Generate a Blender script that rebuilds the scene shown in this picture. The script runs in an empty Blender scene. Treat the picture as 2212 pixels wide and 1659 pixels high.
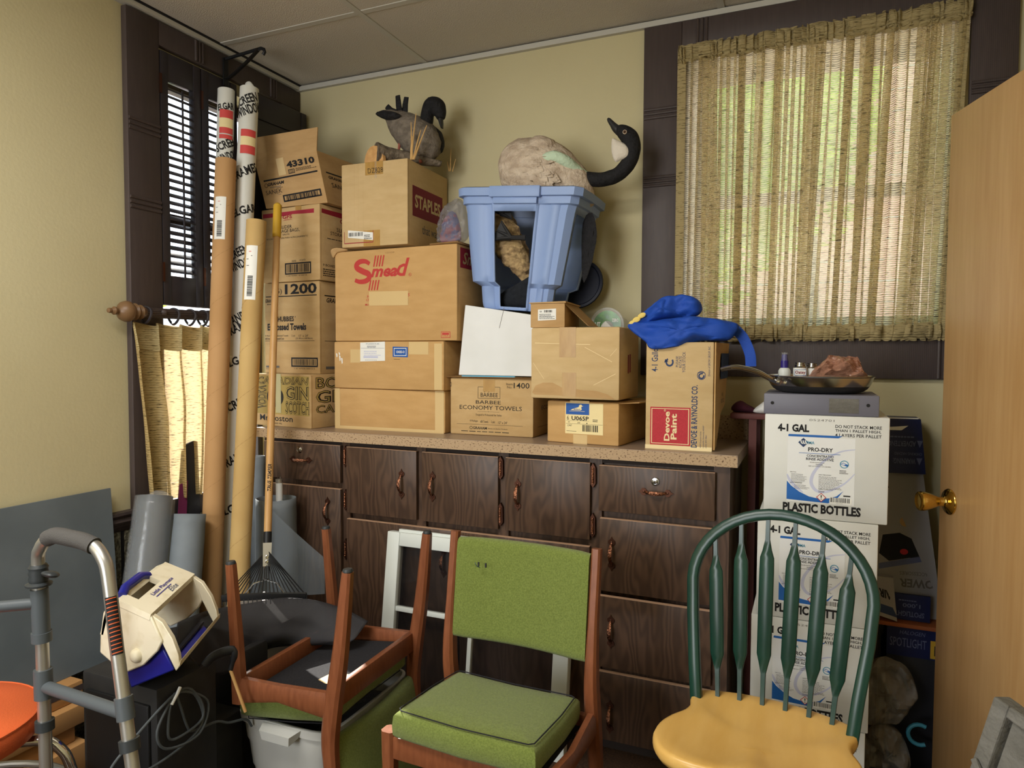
import bpy, bmesh, math, random
from mathutils import Vector, Matrix, noise as mnoise
V = Vector
R = math.radians
rnd = random.Random(7)
S = bpy.context.scene
COL = S.collection

# ---------------- camera, world, sun, room lamp, exposure ----------------
cam_data = bpy.data.cameras.new('camera')
cam_data.sensor_width = 36.0
cam_data.lens = 24.526
cam_data.clip_start = 0.05
cam = bpy.data.objects.new('camera', cam_data)
COL.objects.link(cam)
_r = Matrix.Rotation(R(23.3), 4, 'Z') @ Matrix.Rotation(math.pi / 2 + R(-2.45), 4, 'X') @ Matrix.Rotation(R(0.22), 4, 'Z')
cam.matrix_world = Matrix.Translation((2.205, -2.6, 1.28)) @ _r
S.camera = cam

SUN_DIR = V((-1.15, 0.81, 0.966)).normalized()      # towards the sun
w = bpy.data.worlds.new('world')
S.world = w
w.use_nodes = True
bg = w.node_tree.nodes['Background']
bg.inputs['Color'].default_value = (0.74, 0.86, 1.0, 1)
bg.inputs['Strength'].default_value = 3.3
sun_d = bpy.data.lights.new('sun', 'SUN')
sun_d.energy = 12.0
sun_d.angle = R(0.6)
sun_d.color = (1.0, 0.94, 0.84)
sun = bpy.data.objects.new('sun', sun_d)
COL.objects.link(sun)
sun.rotation_euler = SUN_DIR.to_track_quat('Z', 'Y').to_euler()
sun.location = (-4, 4, 6)
def area(name, loc, size, sy, power, color, target):
    d = bpy.data.lights.new(name, 'AREA')
    d.shape = 'RECTANGLE'
    d.size, d.size_y, d.energy, d.color = size, sy, power, color
    o = bpy.data.objects.new(name, d)
    COL.objects.link(o)
    o.location = loc
    o.rotation_euler = (V(loc) - V(target)).to_track_quat('Z', 'Y').to_euler()
    return o
area('ceiling_lamp', (0.95, -2.45, 2.48), 1.2, 0.6, 40.0, (1.0, 0.965, 0.91), (0.95, -2.45, 0))
area('fill_light', (0.75, -4.56, 1.45), 1.15, 1.5, 38.0, (1.0, 0.975, 0.94), (1.0, 0, 1.2))  # added fill behind the camera to brighten the room, no known source
S.view_settings.view_transform = 'Standard'
S.view_settings.look = 'None'
S.view_settings.gamma = 1.0
S.view_settings.use_curve_mapping = False
S.view_settings.exposure = 0.38
S.cycles.max_bounces = 8
S.cycles.transparent_max_bounces = 16
S.cycles.sample_clamp_indirect = 6.0
S.cycles.caustics_reflective = False
S.cycles.caustics_refractive = False

# ---------------- materials ----------------
def lin(c):
    return tuple(((x / 255) / 12.92 if x / 255 <= 0.04045 else ((x / 255 + 0.055) / 1.055) ** 2.4) for x in c) + (1,)
MATS = {}
def mat(name, col, rough=0.6, metal=0.0, col2=None, scale=(20, 20, 20), detail=3, bump=0.0, bscale=150.0, spec=0.4,
        trans=0.0, alpha=1.0, emit=0.0, fac=(0.35, 0.65), coat=0.0, sheen=0.0, bstretch=(1, 1, 1), ior=1.45):
    m = bpy.data.materials.new(name)
    m.use_nodes = True
    nt = m.node_tree
    b = nt.nodes['Principled BSDF']
    b.inputs['Base Color'].default_value = lin(col)
    b.inputs['Roughness'].default_value = rough
    b.inputs['Metallic'].default_value = metal
    b.inputs['Specular IOR Level'].default_value = spec
    b.inputs['Transmission Weight'].default_value = trans
    b.inputs['Alpha'].default_value = alpha
    b.inputs['Coat Weight'].default_value = coat
    b.inputs['IOR'].default_value = ior
    b.inputs['Sheen Weight'].default_value = sheen
    if emit:
        b.inputs['Emission Color'].default_value = lin(col)
        b.inputs['Emission Strength'].default_value = emit
    tc = nt.nodes.new('ShaderNodeTexCoord')
    if col2:
        mp = nt.nodes.new('ShaderNodeMapping')
        mp.inputs['Scale'].default_value = scale
        nz = nt.nodes.new('ShaderNodeTexNoise')
        nz.inputs['Scale'].default_value = 1.0
        nz.inputs['Detail'].default_value = detail
        cr = nt.nodes.new('ShaderNodeValToRGB')
        cr.color_ramp.elements[0].position, cr.color_ramp.elements[1].position = fac
        cr.color_ramp.elements[0].color = lin(col)
        cr.color_ramp.elements[1].color = lin(col2)
        nt.links.new(tc.outputs['Object'], mp.inputs[0])
        nt.links.new(mp.outputs[0], nz.inputs['Vector'])
        nt.links.new(nz.outputs['Fac'], cr.inputs[0])
        nt.links.new(cr.outputs[0], b.inputs['Base Color'])
    if bump:
        mp2 = nt.nodes.new('ShaderNodeMapping')
        mp2.inputs['Scale'].default_value = bstretch
        n2 = nt.nodes.new('ShaderNodeTexNoise')
        n2.inputs['Scale'].default_value = bscale
        n2.inputs['Detail'].default_value = 2
        bp = nt.nodes.new('ShaderNodeBump')
        bp.inputs['Strength'].default_value = bump
        bp.inputs['Distance'].default_value = 0.01
        nt.links.new(tc.outputs['Object'], mp2.inputs[0])
        nt.links.new(mp2.outputs[0], n2.inputs['Vector'])
        nt.links.new(n2.outputs['Fac'], bp.inputs['Height'])
        nt.links.new(bp.outputs[0], b.inputs['Normal'])
    MATS[name] = m
    return m
def woodmat(name, c1, c2, scale=(14, 14, 1.0), rough=0.45, dist=3.0, band=3.0, axis='X', ramp=(0.2, 0.9), fine=0.35, bump=0.1):
    """grain along local z by default (stretch) with wavy cathedral bands"""
    m = mat(name, c1, rough)
    nt = m.node_tree
    b = nt.nodes['Principled BSDF']
    tc = nt.nodes.new('ShaderNodeTexCoord')
    mp = nt.nodes.new('ShaderNodeMapping')
    mp.inputs['Scale'].default_value = scale
    wv = nt.nodes.new('ShaderNodeTexWave')
    wv.bands_direction = axis
    wv.inputs['Scale'].default_value = band
    wv.inputs['Distortion'].default_value = dist
    wv.inputs['Detail'].default_value = 3
    wv.inputs['Detail Scale'].default_value = 0.7
    nz = nt.nodes.new('ShaderNodeTexNoise')
    nz.inputs['Scale'].default_value = 9.0
    nz.inputs['Detail'].default_value = 4
    mx = nt.nodes.new('ShaderNodeMix')
    mx.data_type = 'FLOAT'
    mx.inputs[0].default_value = fine
    cr = nt.nodes.new('ShaderNodeValToRGB')
    cr.color_ramp.elements[0].position, cr.color_ramp.elements[1].position = ramp
    cr.color_ramp.elements[0].color, cr.color_ramp.elements[1].color = lin(c1), lin(c2)
    L = nt.links.new
    L(tc.outputs['Object'], mp.inputs[0]); L(mp.outputs[0], wv.inputs['Vector']); L(mp.outputs[0], nz.inputs['Vector'])
    L(wv.outputs['Fac'], mx.inputs[2]); L(nz.outputs['Fac'], mx.inputs[3]); L(mx.outputs[0], cr.inputs[0])
    L(cr.outputs[0], b.inputs['Base Color'])
    if bump:
        bp = nt.nodes.new('ShaderNodeBump')
        bp.inputs['Strength'].default_value = bump
        bp.inputs['Distance'].default_value = 0.004
        L(mx.outputs[0], bp.inputs['Height']); L(bp.outputs[0], b.inputs['Normal'])
    return m
def weave(name, col, col2, holes=0.3, transl=0.6, freq=260.0, tcol=None, axis='Z', hfreq=1.0):
    """woven cloth: translucent threads with gaps between them"""
    m = bpy.data.materials.new(name)
    m.use_nodes = True
    nt = m.node_tree
    nt.nodes.clear()
    N = nt.nodes.new
    L = nt.links.new
    out = N('ShaderNodeOutputMaterial')
    tc = N('ShaderNodeTexCoord')
    wv = N('ShaderNodeTexWave')
    wv.bands_direction = axis
    wv.inputs['Scale'].default_value = freq / 20.0
    wv.inputs['Distortion'].default_value = 3.0
    wv.inputs['Detail'].default_value = 3
    wv.inputs['Detail Scale'].default_value = hfreq
    nz = N('ShaderNodeTexNoise')
    mp = N('ShaderNodeMapping')
    mp.inputs['Scale'].default_value = (45, 45, 320)
    nz.inputs['Scale'].default_value = 1.0
    nz.inputs['Detail'].default_value = 3
    cr = N('ShaderNodeValToRGB')
    cr.color_ramp.elements[0].position, cr.color_ramp.elements[1].position = 0.30, 0.44
    cr.color_ramp.elements[0].color, cr.color_ramp.elements[1].color = lin(col2), lin(col)
    df, tr, tp = N('ShaderNodeBsdfDiffuse'), N('ShaderNodeBsdfTranslucent'), N('ShaderNodeBsdfTransparent')
    m1, m2 = N('ShaderNodeMixShader'), N('ShaderNodeMixShader')
    mr = N('ShaderNodeMapRange')
    mr.inputs[1].default_value, mr.inputs[2].default_value = 0.45, 0.9
    mr.inputs[3].default_value, mr.inputs[4].default_value = 0.0, holes
    L(tc.outputs['Object'], wv.inputs['Vector']); L(tc.outputs['Object'], mp.inputs[0]); L(mp.outputs[0], nz.inputs['Vector'])
    L(nz.outputs['Fac'], cr.inputs[0]); L(cr.outputs[0], df.inputs[0])
    cr2 = N('ShaderNodeValToRGB')
    cr2.color_ramp.elements[0].position, cr2.color_ramp.elements[1].position = 0.30, 0.46
    t_ = tcol or col
    cr2.color_ramp.elements[0].color, cr2.color_ramp.elements[1].color = lin(tuple(c * 0.5 for c in t_)), lin(t_)
    L(nz.outputs['Fac'], cr2.inputs[0]); L(cr2.outputs[0], tr.inputs[0])
    m1.inputs[0].default_value = transl
    L(df.outputs[0], m1.inputs[1]); L(tr.outputs[0], m1.inputs[2])
    L(wv.outputs['Fac'], mr.inputs[0]); L(mr.outputs[0], m2.inputs[0])
    L(m1.outputs[0], m2.inputs[1]); L(tp.outputs[0], m2.inputs[2]); L(m2.outputs[0], out.inputs[0])
    bp = N('ShaderNodeBump')
    bp.inputs['Strength'].default_value = 0.5
    bp.inputs['Distance'].default_value = 0.003
    L(wv.outputs['Fac'], bp.inputs['Height']); L(bp.outputs[0], df.inputs['Normal'])
    MATS[name] = m
    return m

CARD = dict(rough=0.85, spec=0.15, scale=(9, 9, 30), detail=6, bump=0.08, bscale=60)
mat('card', (188, 154, 108), col2=(176, 142, 97), **CARD)
mat('card_tan', (194, 164, 118), col2=(184, 153, 106), **CARD)
mat('card_pale', (202, 175, 130), col2=(192, 164, 118), **CARD)
mat('card_orange', (196, 158, 106), col2=(187, 149, 97), **CARD)
mat('card_edge', (150, 116, 72), rough=0.9)
mat('card_white', (226, 228, 228), rough=0.6, spec=0.3, col2=(216, 218, 216), scale=(5, 5, 5))
mat('case_white', (214, 215, 210), rough=0.55, spec=0.35, col2=(202, 204, 200), scale=(4, 4, 4))
mat('tape', (176, 138, 72), rough=0.3, spec=0.6, col2=(166, 126, 62), scale=(60, 60, 20))
mat('tape_pale', (206, 178, 126), rough=0.35, spec=0.5)
mat('tape_paper', (178, 172, 132), rough=0.7)
mat('ink_black', (22, 21, 22), rough=0.7)
mat('ink_grey', (104, 100, 96), rough=0.8)
mat('ink_red', (182, 58, 54), rough=0.7)
mat('ink_darkred', (150, 34, 50), rough=0.7)
mat('ink_maroon', (126, 36, 52), rough=0.7)
mat('ink_olive', (168, 146, 82), rough=0.8)
mat('ink_blue', (32, 96, 172), rough=0.5)
mat('ink_navy', (34, 56, 96), rough=0.6)
mat('ink_teal', (60, 140, 170), rough=0.5)
mat('ink_lilac', (190, 194, 216), rough=0.55)
mat('ink_brick', (184, 44, 54), rough=0.6, col2=(170, 36, 46), scale=(300, 300, 300))
mat('cream', (232, 212, 164), rough=0.7)
mat('paper', (228, 228, 222), rough=0.6)
mat('paper_yellow', (232, 214, 160), rough=0.65)
mat('label_blue', (30, 84, 160), rough=0.5)

mat('wall_yellow', (198, 189, 152), rough=0.75, spec=0.25, col2=(192, 182, 144), scale=(1.5, 1.5, 1.5), bump=0.05, bscale=90)
mat('ceil_tile', (196, 190, 180), rough=0.9, spec=0.1, bump=0.35, bscale=220)
mat('ceil_grid', (186, 184, 176), rough=0.6)
mat('carpet', (88, 62, 42), rough=1.0, col2=(60, 42, 28), scale=(160, 160, 160), bump=0.9, bscale=400)
mat('stone_panel', (138, 134, 112), rough=0.9, col2=(70, 66, 52), scale=(70, 120, 90), detail=4, bump=0.6, bscale=120)
woodmat('trim_wood', (62, 53, 51), (78, 67, 64), scale=(10, 10, 1.2), dist=2, band=6, rough=0.5, fine=0.6, bump=0.08)
mat('shutter_wood', (46, 42, 46), rough=0.38, spec=0.45)
woodmat('laminate', (60, 44, 34), (89, 67, 52), scale=(3.4, 3.4, 0.8), dist=55, band=2.6, rough=0.42, ramp=(0.1, 0.9), fine=0.5, bump=0.05)
mat('cab_edge', (196, 158, 128), rough=0.6)
mat('cab_dark', (38, 28, 24), rough=0.7)
mat('particle', (176, 150, 118), rough=0.75, col2=(92, 66, 48), scale=(150, 150, 220), detail=2, fac=(0.56, 0.68))
woodmat('worktop_top', (138, 118, 100), (168, 148, 128), scale=(1.0, 14, 14), dist=3, band=3, rough=0.35, axis='Y', bump=0.02)
woodmat('teak', (110, 62, 38), (138, 84, 54), scale=(14, 14, 2.5), dist=4, band=1, fine=0.85, rough=0.35, bump=0.03)
mat('teak_end', (96, 44, 24), rough=0.5)
woodmat('birch', (184, 143, 92), (200, 162, 112), scale=(7, 7, 0.5), dist=3, band=0.8, rough=0.35, fine=0.82, ramp=(0.25, 0.75), bump=0.02)
woodmat('seat_wood', (204, 160, 84), (220, 180, 106), scale=(5, 1.2, 5), dist=4, band=0.7, rough=0.3, fine=0.8, bump=0.02)
mat('green_paint', (22, 58, 47), rough=0.3, spec=0.5, col2=(18, 49, 40), scale=(8, 8, 8))
mat('green_cloth', (122, 136, 66), rough=0.95, spec=0.1, col2=(104, 117, 51), scale=(260, 260, 260), bump=0.5, bscale=900, sheen=0.2)
mat('black_cloth', (36, 36, 40), rough=0.95, col2=(26, 26, 30), scale=(200, 200, 200))
mat('copper', (186, 128, 98), rough=0.3, metal=1.0, col2=(84, 54, 42), scale=(180, 180, 180), bump=0.4, bscale=300)
mat('copper_dark', (86, 56, 44), rough=0.45, metal=0.9)
mat('chrome', (205, 205, 205), rough=0.12, metal=1.0)
mat('alu', (182, 180, 174), rough=0.34, metal=0.85)
mat('steel', (170, 168, 164), rough=0.22, metal=1.0)
mat('brass', (216, 182, 98), rough=0.14, metal=1.0)
mat('grey_plastic', (74, 80, 84), rough=0.5)
mat('dark_plastic', (46, 50, 52), rough=0.45)
mat('black_plastic', (22, 23, 25), rough=0.45, spec=0.4)
mat('black_speaker', (28, 28, 29), rough=0.7, col2=(40, 39, 38), scale=(12, 12, 12))
mat('foam_grip', (74, 72, 70), rough=0.9, bump=0.3, bscale=500)
mat('orange_vinyl', (206, 96, 52), rough=0.4, spec=0.4, bump=0.1, bscale=300)
mat('cream_plastic', (216, 208, 184), rough=0.45, col2=(196, 184, 152), scale=(25, 25, 25), fac=(0.5, 0.8))
mat('cooler_blue', (22, 30, 128), rough=0.35)
mat('grey_sheet', (98, 106, 110), rough=0.6, col2=(88, 96, 100), scale=(6, 6, 6))
mat('bin_blue', (134, 158, 204), rough=0.42, spec=0.4)
mat('bin_milky', (190, 190, 184), rough=0.4, spec=0.4, alpha=0.92)
mat('navy_plastic', (24, 28, 44), rough=0.5)
mat('tube_card', (184, 144, 98), rough=0.75, spec=0.25, col2=(174, 134, 88), scale=(6, 6, 4))
mat('tube_kraft', (188, 158, 104), rough=0.75, spec=0.25, col2=(178, 146, 92), scale=(6, 6, 4))
mat('wrap_white', (212, 212, 204), rough=0.45, spec=0.4)
mat('tag_red', (204, 74, 70), rough=0.55)
mat('rake_wood', (190, 150, 96), rough=0.4, col2=(176, 134, 82), scale=(40, 40, 2))
mat('grip_yellow', (192, 152, 42), rough=0.6)
mat('white_vinyl', (214, 220, 216), rough=0.4)
mat('lamp_tube', (222, 226, 228), rough=0.3)
mat('driftwood', (190, 162, 116), rough=0.9, col2=(112, 90, 64), scale=(30, 30, 60), detail=6, bump=0.8, bscale=50)
mat('bark', (120, 108, 92), rough=0.95, col2=(84, 74, 62), scale=(40, 40, 40), bump=0.8, bscale=70)
mat('cut_wood', (204, 160, 104), rough=0.8, col2=(186, 140, 86), scale=(40, 40, 40))
mat('reed', (196, 158, 100), rough=0.7)
mat('feather_tan', (204, 188, 168), rough=0.95, col2=(172, 154, 134), scale=(24, 24, 40), detail=4, bump=0.6, bscale=90)
mat('feather_grey', (126, 116, 104), rough=0.95, col2=(100, 92, 82), scale=(40, 40, 60), detail=4, bump=0.5, bscale=110)
mat('feather_black', (26, 25, 28), rough=0.8, col2=(18, 18, 20), scale=(50, 50, 50), bump=0.5, bscale=120)
mat('feather_white', (214, 206, 192), rough=0.95, bump=0.3, bscale=150)
mat('foam_mint', (188, 208, 182), rough=0.8, bump=0.4, bscale=80)
mat('eye', (70, 46, 30), rough=0.1)
mat('foot_pink', (150, 84, 70), rough=0.7)
mat('foot_black', (30, 30, 32), rough=0.6)
mat('dark_rag', (30, 34, 40), rough=0.95, col2=(22, 25, 30), scale=(60, 60, 60), bump=0.4, bscale=80)
mat('tote_blue', (28, 74, 172), rough=0.65, bump=0.2, bscale=500)
mat('tote_yellow', (226, 200, 110), rough=0.7)
mat('box_grey', (104, 104, 116), rough=0.45)
mat('pan_black', (40, 40, 42), rough=0.4)
mat('spray_purple', (44, 34, 116), rough=0.35)
mat('box_navy', (18, 28, 74), rough=0.45)
mat('print_dim', (96, 104, 140), rough=0.6)
mat('box_pale', (150, 148, 148), rough=0.6)
mat('maroon_cloth', (74, 30, 44), rough=0.95)
mat('shelf_red', (96, 50, 44), rough=0.6)
mat('shelf_wood', (150, 84, 46), rough=0.6)
mat('lid_green', (90, 158, 44), rough=0.3, col2=(40, 96, 24), scale=(40, 4, 40))
mat('brown_bag', (176, 128, 104), rough=0.3, spec=0.6, alpha=0.75, bump=0.6, bscale=60)
mat('cloud_bag', (150, 148, 152), rough=0.2, spec=0.7, alpha=0.42, bump=0.8, bscale=50)
mat('grime_bag', (136, 134, 130), rough=0.25, spec=0.6, alpha=0.55, bump=0.8, bscale=40)
mat('pink_stuff', (164, 96, 116), rough=0.5, col2=(96, 96, 150), scale=(30, 30, 30), fac=(0.45, 0.55))
mat('clear_film', (196, 200, 202), rough=0.10, spec=0.8, alpha=0.14, bump=0.3, bscale=14)
mat('film_core', (52, 57, 62), rough=0.3, spec=0.5)
mat('screen_grey', (128, 136, 142), rough=0.6, alpha=0.86, col2=(116, 124, 130), scale=(8, 8, 8))
mat('screen_sheer', (120, 128, 134), rough=0.6, alpha=0.5)
mat('screen_dark', (58, 58, 62), rough=0.7, alpha=0.82, col2=(48, 48, 52), scale=(6, 6, 6))
mat('rag_magenta', (116, 40, 84), rough=0.9)
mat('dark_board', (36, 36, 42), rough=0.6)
mat('wood_strip', (186, 140, 88), rough=0.6)
mat('weathered', (112, 110, 104), rough=0.85, col2=(94, 92, 86), scale=(8, 8, 40), bump=0.3, bscale=120)
mat('glass', (40, 40, 42), rough=0.03, spec=0.6, alpha=0.25)
mat('leaf', (120, 170, 40), rough=0.6, col2=(84, 140, 30), scale=(4, 4, 4))
mat('bark_out', (84, 70, 58), rough=0.9)
mat('pave', (206, 196, 186), rough=0.9, col2=(190, 180, 170), scale=(3, 3, 3))
mat('brick_out', (226, 184, 168), rough=0.9, col2=(210, 164, 148), scale=(6, 6, 14))
weave('curtain', (186, 170, 126), (92, 80, 52), holes=0.62, transl=0.78, freq=900, tcol=(246, 238, 214))
weave('cafe_cloth', (186, 166, 116), (92, 80, 52), holes=0.10, transl=0.34, freq=700, tcol=(240, 214, 168))
weave('curtain_hem', (172, 156, 114), (92, 80, 52), holes=0.0, transl=0.12, freq=800)
# leaves let light through
_l = MATS['leaf'].node_tree
_l.nodes['Principled BSDF'].inputs['Transmission Weight'].default_value = 0.0
_t = _l.nodes.new('ShaderNodeBsdfTranslucent'); _t.inputs[0].default_value = lin((214, 248, 80))
_a = _l.nodes.new('ShaderNodeMixShader'); _a.inputs[0].default_value = 0.65
_o = [n for n in _l.nodes if n.type == 'OUTPUT_MATERIAL'][0]
_l.links.new(_l.nodes['Principled BSDF'].outputs[0], _a.inputs[1]); _l.links.new(_t.outputs[0], _a.inputs[2]); _l.links.new(_a.outputs[0], _o.inputs[0])

# ---------------- mesh helpers ----------------
_txt = {}
def text_geo(s, bold=0.0, shear=0.0):
    k = (s, bold, shear)
    if k not in _txt:
        c = bpy.data.curves.new('t', 'FONT')
        c.body, c.resolution_u, c.offset, c.shear = s, 2, bold, shear
        o = bpy.data.objects.new('t', c)
        me = bpy.data.meshes.new_from_object(o)
        vs = [tuple(v.co) for v in me.vertices]
        fs = [tuple(p.vertices) for p in me.polygons]
        bpy.data.objects.remove(o); bpy.data.curves.remove(c); bpy.data.meshes.remove(me)
        _txt[k] = (vs, fs)
    return _txt[k]

class MB:
    def __init__(self):
        self.v, self.f, self.m, self.names = [], [], [], []
    def mi(self, n):
        if n not in self.names:
            self.names.append(n)
        return self.names.index(n)
    def add(self, vs, fs, mt, M=None):
        o = len(self.v)
        self.v += [(M @ V(p)) if M is not None else V(p) for p in vs]
        k = self.mi(mt)
        for f in fs:
            self.f.append(tuple(i + o for i in f)); self.m.append(k)
        return self
    def box(self, c, s, mt, M=None, bev=0.0, seg=2):
        bm = bmesh.new()
        bmesh.ops.create_cube(bm, size=1)
        for v in bm.verts:
            v.co = V((v.co.x * s[0] + c[0], v.co.y * s[1] + c[1], v.co.z * s[2] + c[2]))
        if bev:
            bmesh.ops.bevel(bm, geom=bm.edges[:], offset=bev, segments=seg, profile=0.5, affect='EDGES')
        bm.verts.index_update()
        self.add([v.co.copy() for v in bm.verts], [[v.index for v in f.verts] for f in bm.faces], mt, M)
        bm.free()
        return self
    def span(self, x0, x1, y0, y1, z0, z1, mt, bev=0.0, M=None):
        return self.box(((x0 + x1) / 2, (y0 + y1) / 2, (z0 + z1) / 2), (abs(x1 - x0), abs(y1 - y0), abs(z1 - z0)), mt, M, bev)
    def hexa(self, b, t, mt):
        """solid from 4 bottom and 4 top points"""
        return self.add(list(b) + list(t), [(3, 2, 1, 0), (4, 5, 6, 7), (0, 1, 5, 4), (1, 2, 6, 5), (2, 3, 7, 6), (3, 0, 4, 7)], mt)
    def tube(self, pts, r, mt, n=10, closed=False, caps=True, up=None, prof=None):
        P = [V(p) for p in pts]
        k = len(P)
        rr = r if isinstance(r, (list, tuple)) else [r] * k
        vs, fs = [], []
        last = None
        for i in range(k):
            if closed:
                t = P[(i + 1) % k] - P[i - 1]
            else:
                t = P[min(i + 1, k - 1)] - P[max(i - 1, 0)]
            t = t.normalized() if t.length > 1e-9 else V((0, 0, 1))
            if last is None:
                a = V(up) if up else (V((0, 0, 1)) if abs(t.z) < 0.9 else V((1, 0, 0)))
            else:
                a = last
            a = (a - t * a.dot(t)).normalized()
            last = a
            bb = t.cross(a)
            ri = rr[i]
            ra, rb = ri if isinstance(ri, (list, tuple)) else (ri, ri)
            if prof:
                for (q, s_) in prof:
                    vs.append(P[i] + a * q * ra + bb * s_ * rb)
            else:
                for j in range(n):
                    th = 2 * math.pi * j / n
                    vs.append(P[i] + a * math.cos(th) * ra + bb * math.sin(th) * rb)
        if prof:
            n = len(prof)
        for i in range(k if closed else k - 1):
            for j in range(n):
                a0, b0 = i * n + j, i * n + (j + 1) % n
                a1, b1 = ((i + 1) % k) * n + j, ((i + 1) % k) * n + (j + 1) % n
                fs.append((a0, b0, b1, a1))
        if caps and not closed:
            fs.append(tuple(range(n))[::-1])
            fs.append(tuple(range((k - 1) * n, k * n)))
        return self.add(vs, fs, mt)
    def cyl(self, p0, p1, r0, mt, r1=None, n=16):
        return self.tube([p0, p1], [r0, r0 if r1 is None else r1], mt, n)
    def lathe(self, prof, mt, M=None, n=24, caps=True):
        vs, fs = [], []
        for (r, z) in prof:
            for j in range(n):
                th = 2 * math.pi * j / n
                vs.append((r * math.cos(th), r * math.sin(th), z))
        k = len(prof)
        for i in range(k - 1):
            for j in range(n):
                fs.append((i * n + j, i * n + (j + 1) % n, (i + 1) * n + (j + 1) % n, (i + 1) * n + j))
        if caps:
            fs.append(tuple(range(n))[::-1]); fs.append(tuple(range((k - 1) * n, k * n)))
        return self.add(vs, fs, mt, M)
    def prism(self, pts, d, mt):
        """outline of 3-D points pushed through by vector d"""
        n = len(pts)
        a = [V(p) for p in pts]
        b = [p + V(d) for p in a]
        fs = [tuple(range(n))[::-1], tuple(range(n, 2 * n))]
        fs += [(i, (i + 1) % n, n + (i + 1) % n, n + i) for i in range(n)]
        return self.add(a + b, fs, mt)
    def flat(self, pts, mt):
        return self.add(pts, [tuple(range(len(pts)))], mt)
    def puff(self, pts, nrm, th, mt, rings=(1.0, 0.93, 0.8, 0.6, 0.35, 0.12), crumple=0.0, cs=20.0, sub=3, back=1.0, seed=0, pw=2.0):
        """cushion-like body over an outline"""
        P = [V(p) for p in pts]
        Q = []
        for i in range(len(P)):
            for s_ in range(sub):
                t = s_ / sub
                p0, p1, p2, p3 = P[i - 1], P[i], P[(i + 1) % len(P)], P[(i + 2) % len(P)]
                Q.append(0.5 * ((2 * p1) + (p2 - p0) * t + (2 * p0 - 5 * p1 + 4 * p2 - p3) * t * t + (3 * p1 - p0 - 3 * p2 + p3) * t ** 3))
        c = sum(Q, V()) / len(Q)
        nv = V(nrm).normalized()
        n = len(Q)
        vs, fs = [], []
        lev = [(s_, 1) for s_ in rings] + [(s_, -1) for s_ in rings[1:]]
        for (s_, sg) in lev:
            h = th * max(0, 1 - s_ ** pw) ** (1 / pw) * (1 if sg > 0 else -back)
            for q in Q:
                p = c + (q - c) * s_ + nv * h
                if crumple:
                    d = mnoise.noise(p * cs + V((seed, 0, 0))) + 0.6 * abs(mnoise.noise(p * cs * 2.3 + V((0, seed, 3))))
                    p = p + nv * d * crumple * (1 if sg > 0 else -0.3)
                vs.append(p)
        k = len(rings)
        def ring(a, b, flip):
            for j in range(n):
                q = (a * n + j, a * n + (j + 1) % n, b * n + (j + 1) % n, b * n + j)
                fs.append(q[::-1] if flip else q)
        for i in range(k - 1):
            ring(i, i + 1, False)
        ring(0, k, True)
        for i in range(k, 2 * k - 2):
            ring(i, i + 1, True)
        fs.append(tuple(range((k - 1) * n, k * n))); fs.append(tuple(range((2 * k - 2) * n, (2 * k - 1) * n))[::-1])
        return self.add(vs, fs, mt)
    def grid(self, fn, nu, nv, mt, flip=False):
        vs = [fn(i / nu, j / nv) for j in range(nv + 1) for i in range(nu + 1)]
        fs = []
        for j in range(nv):
            for i in range(nu):
                a = j * (nu + 1) + i
                q = (a, a + 1, a + nu + 2, a + nu + 1)
                fs.append(q[::-1] if flip else q)
        return self.add(vs, fs, mt)
    def build(self, name, parent=None, at=None, smooth=35, bevel=0.0, subsurf=0, solid=0.0, label=None):
        me = bpy.data.meshes.new(name)
        if parent is not None:
            Mi = wm(parent).inverted()
            vs = [Mi @ p for p in self.v]
        elif at is not None:
            a = V(at)
            vs = [p - a for p in self.v]
        else:
            vs = self.v
        me.from_pydata([tuple(p) for p in vs], [], self.f)
        for n in self.names:
            me.materials.append(MATS[n])
        me.polygons.foreach_set('material_index', self.m)
        if smooth:
            me.polygons.foreach_set('use_smooth', [True] * len(self.f))
            me.set_sharp_from_angle(angle=R(smooth))
        me.update()
        o = bpy.data.objects.new(name, me)
        COL.objects.link(o)
        if parent is not None:
            o.parent = parent
        elif at is not None:
            o.location = at
        if solid:
            md = o.modifiers.new('solid', 'SOLIDIFY'); md.thickness = solid; md.offset = 0
        if subsurf:
            md = o.modifiers.new('sub', 'SUBSURF'); md.levels = md.render_levels = subsurf
        if bevel:
            md = o.modifiers.new('bevel', 'BEVEL'); md.width = bevel; md.segments = 2; md.limit_method = 'ANGLE'
        if label:
            o['label'] = label
        return o
    # ---- printing on a face: F = (origin, u vector, v vector, normal), boxes in fractions ----
    def face_pt(self, F, u, v, k=1):
        return F[0] + F[1] * u + F[2] * v + F[3] * (0.0005 * k)
    def text(self, F, s, u0, v0, u1, v1, mt='ink_black', bold=0.0, rot=0, shear=0.0, k=1, tilt=0.0):
        vs, fs = text_geo(s, bold, shear)
        if not vs:
            return self
        x0, x1 = min(p[0] for p in vs), max(p[0] for p in vs)
        y0, y1 = min(p[1] for p in vs), max(p[1] for p in vs)
        out = []
        for p in vs:
            a, b = (p[0] - x0) / (x1 - x0 or 1), (p[1] - y0) / (y1 - y0 or 1)
            if rot == 90:
                a, b = 1 - b, a
            elif rot == 180:
                a, b = 1 - a, 1 - b
            elif rot == -90:
                a, b = b, 1 - a
            out.append(self.face_pt(F, u0 + (u1 - u0) * a, v0 + (v1 - v0) * b + tilt * (a - 0.5), k))
        return self.add(out, fs, mt)
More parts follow.
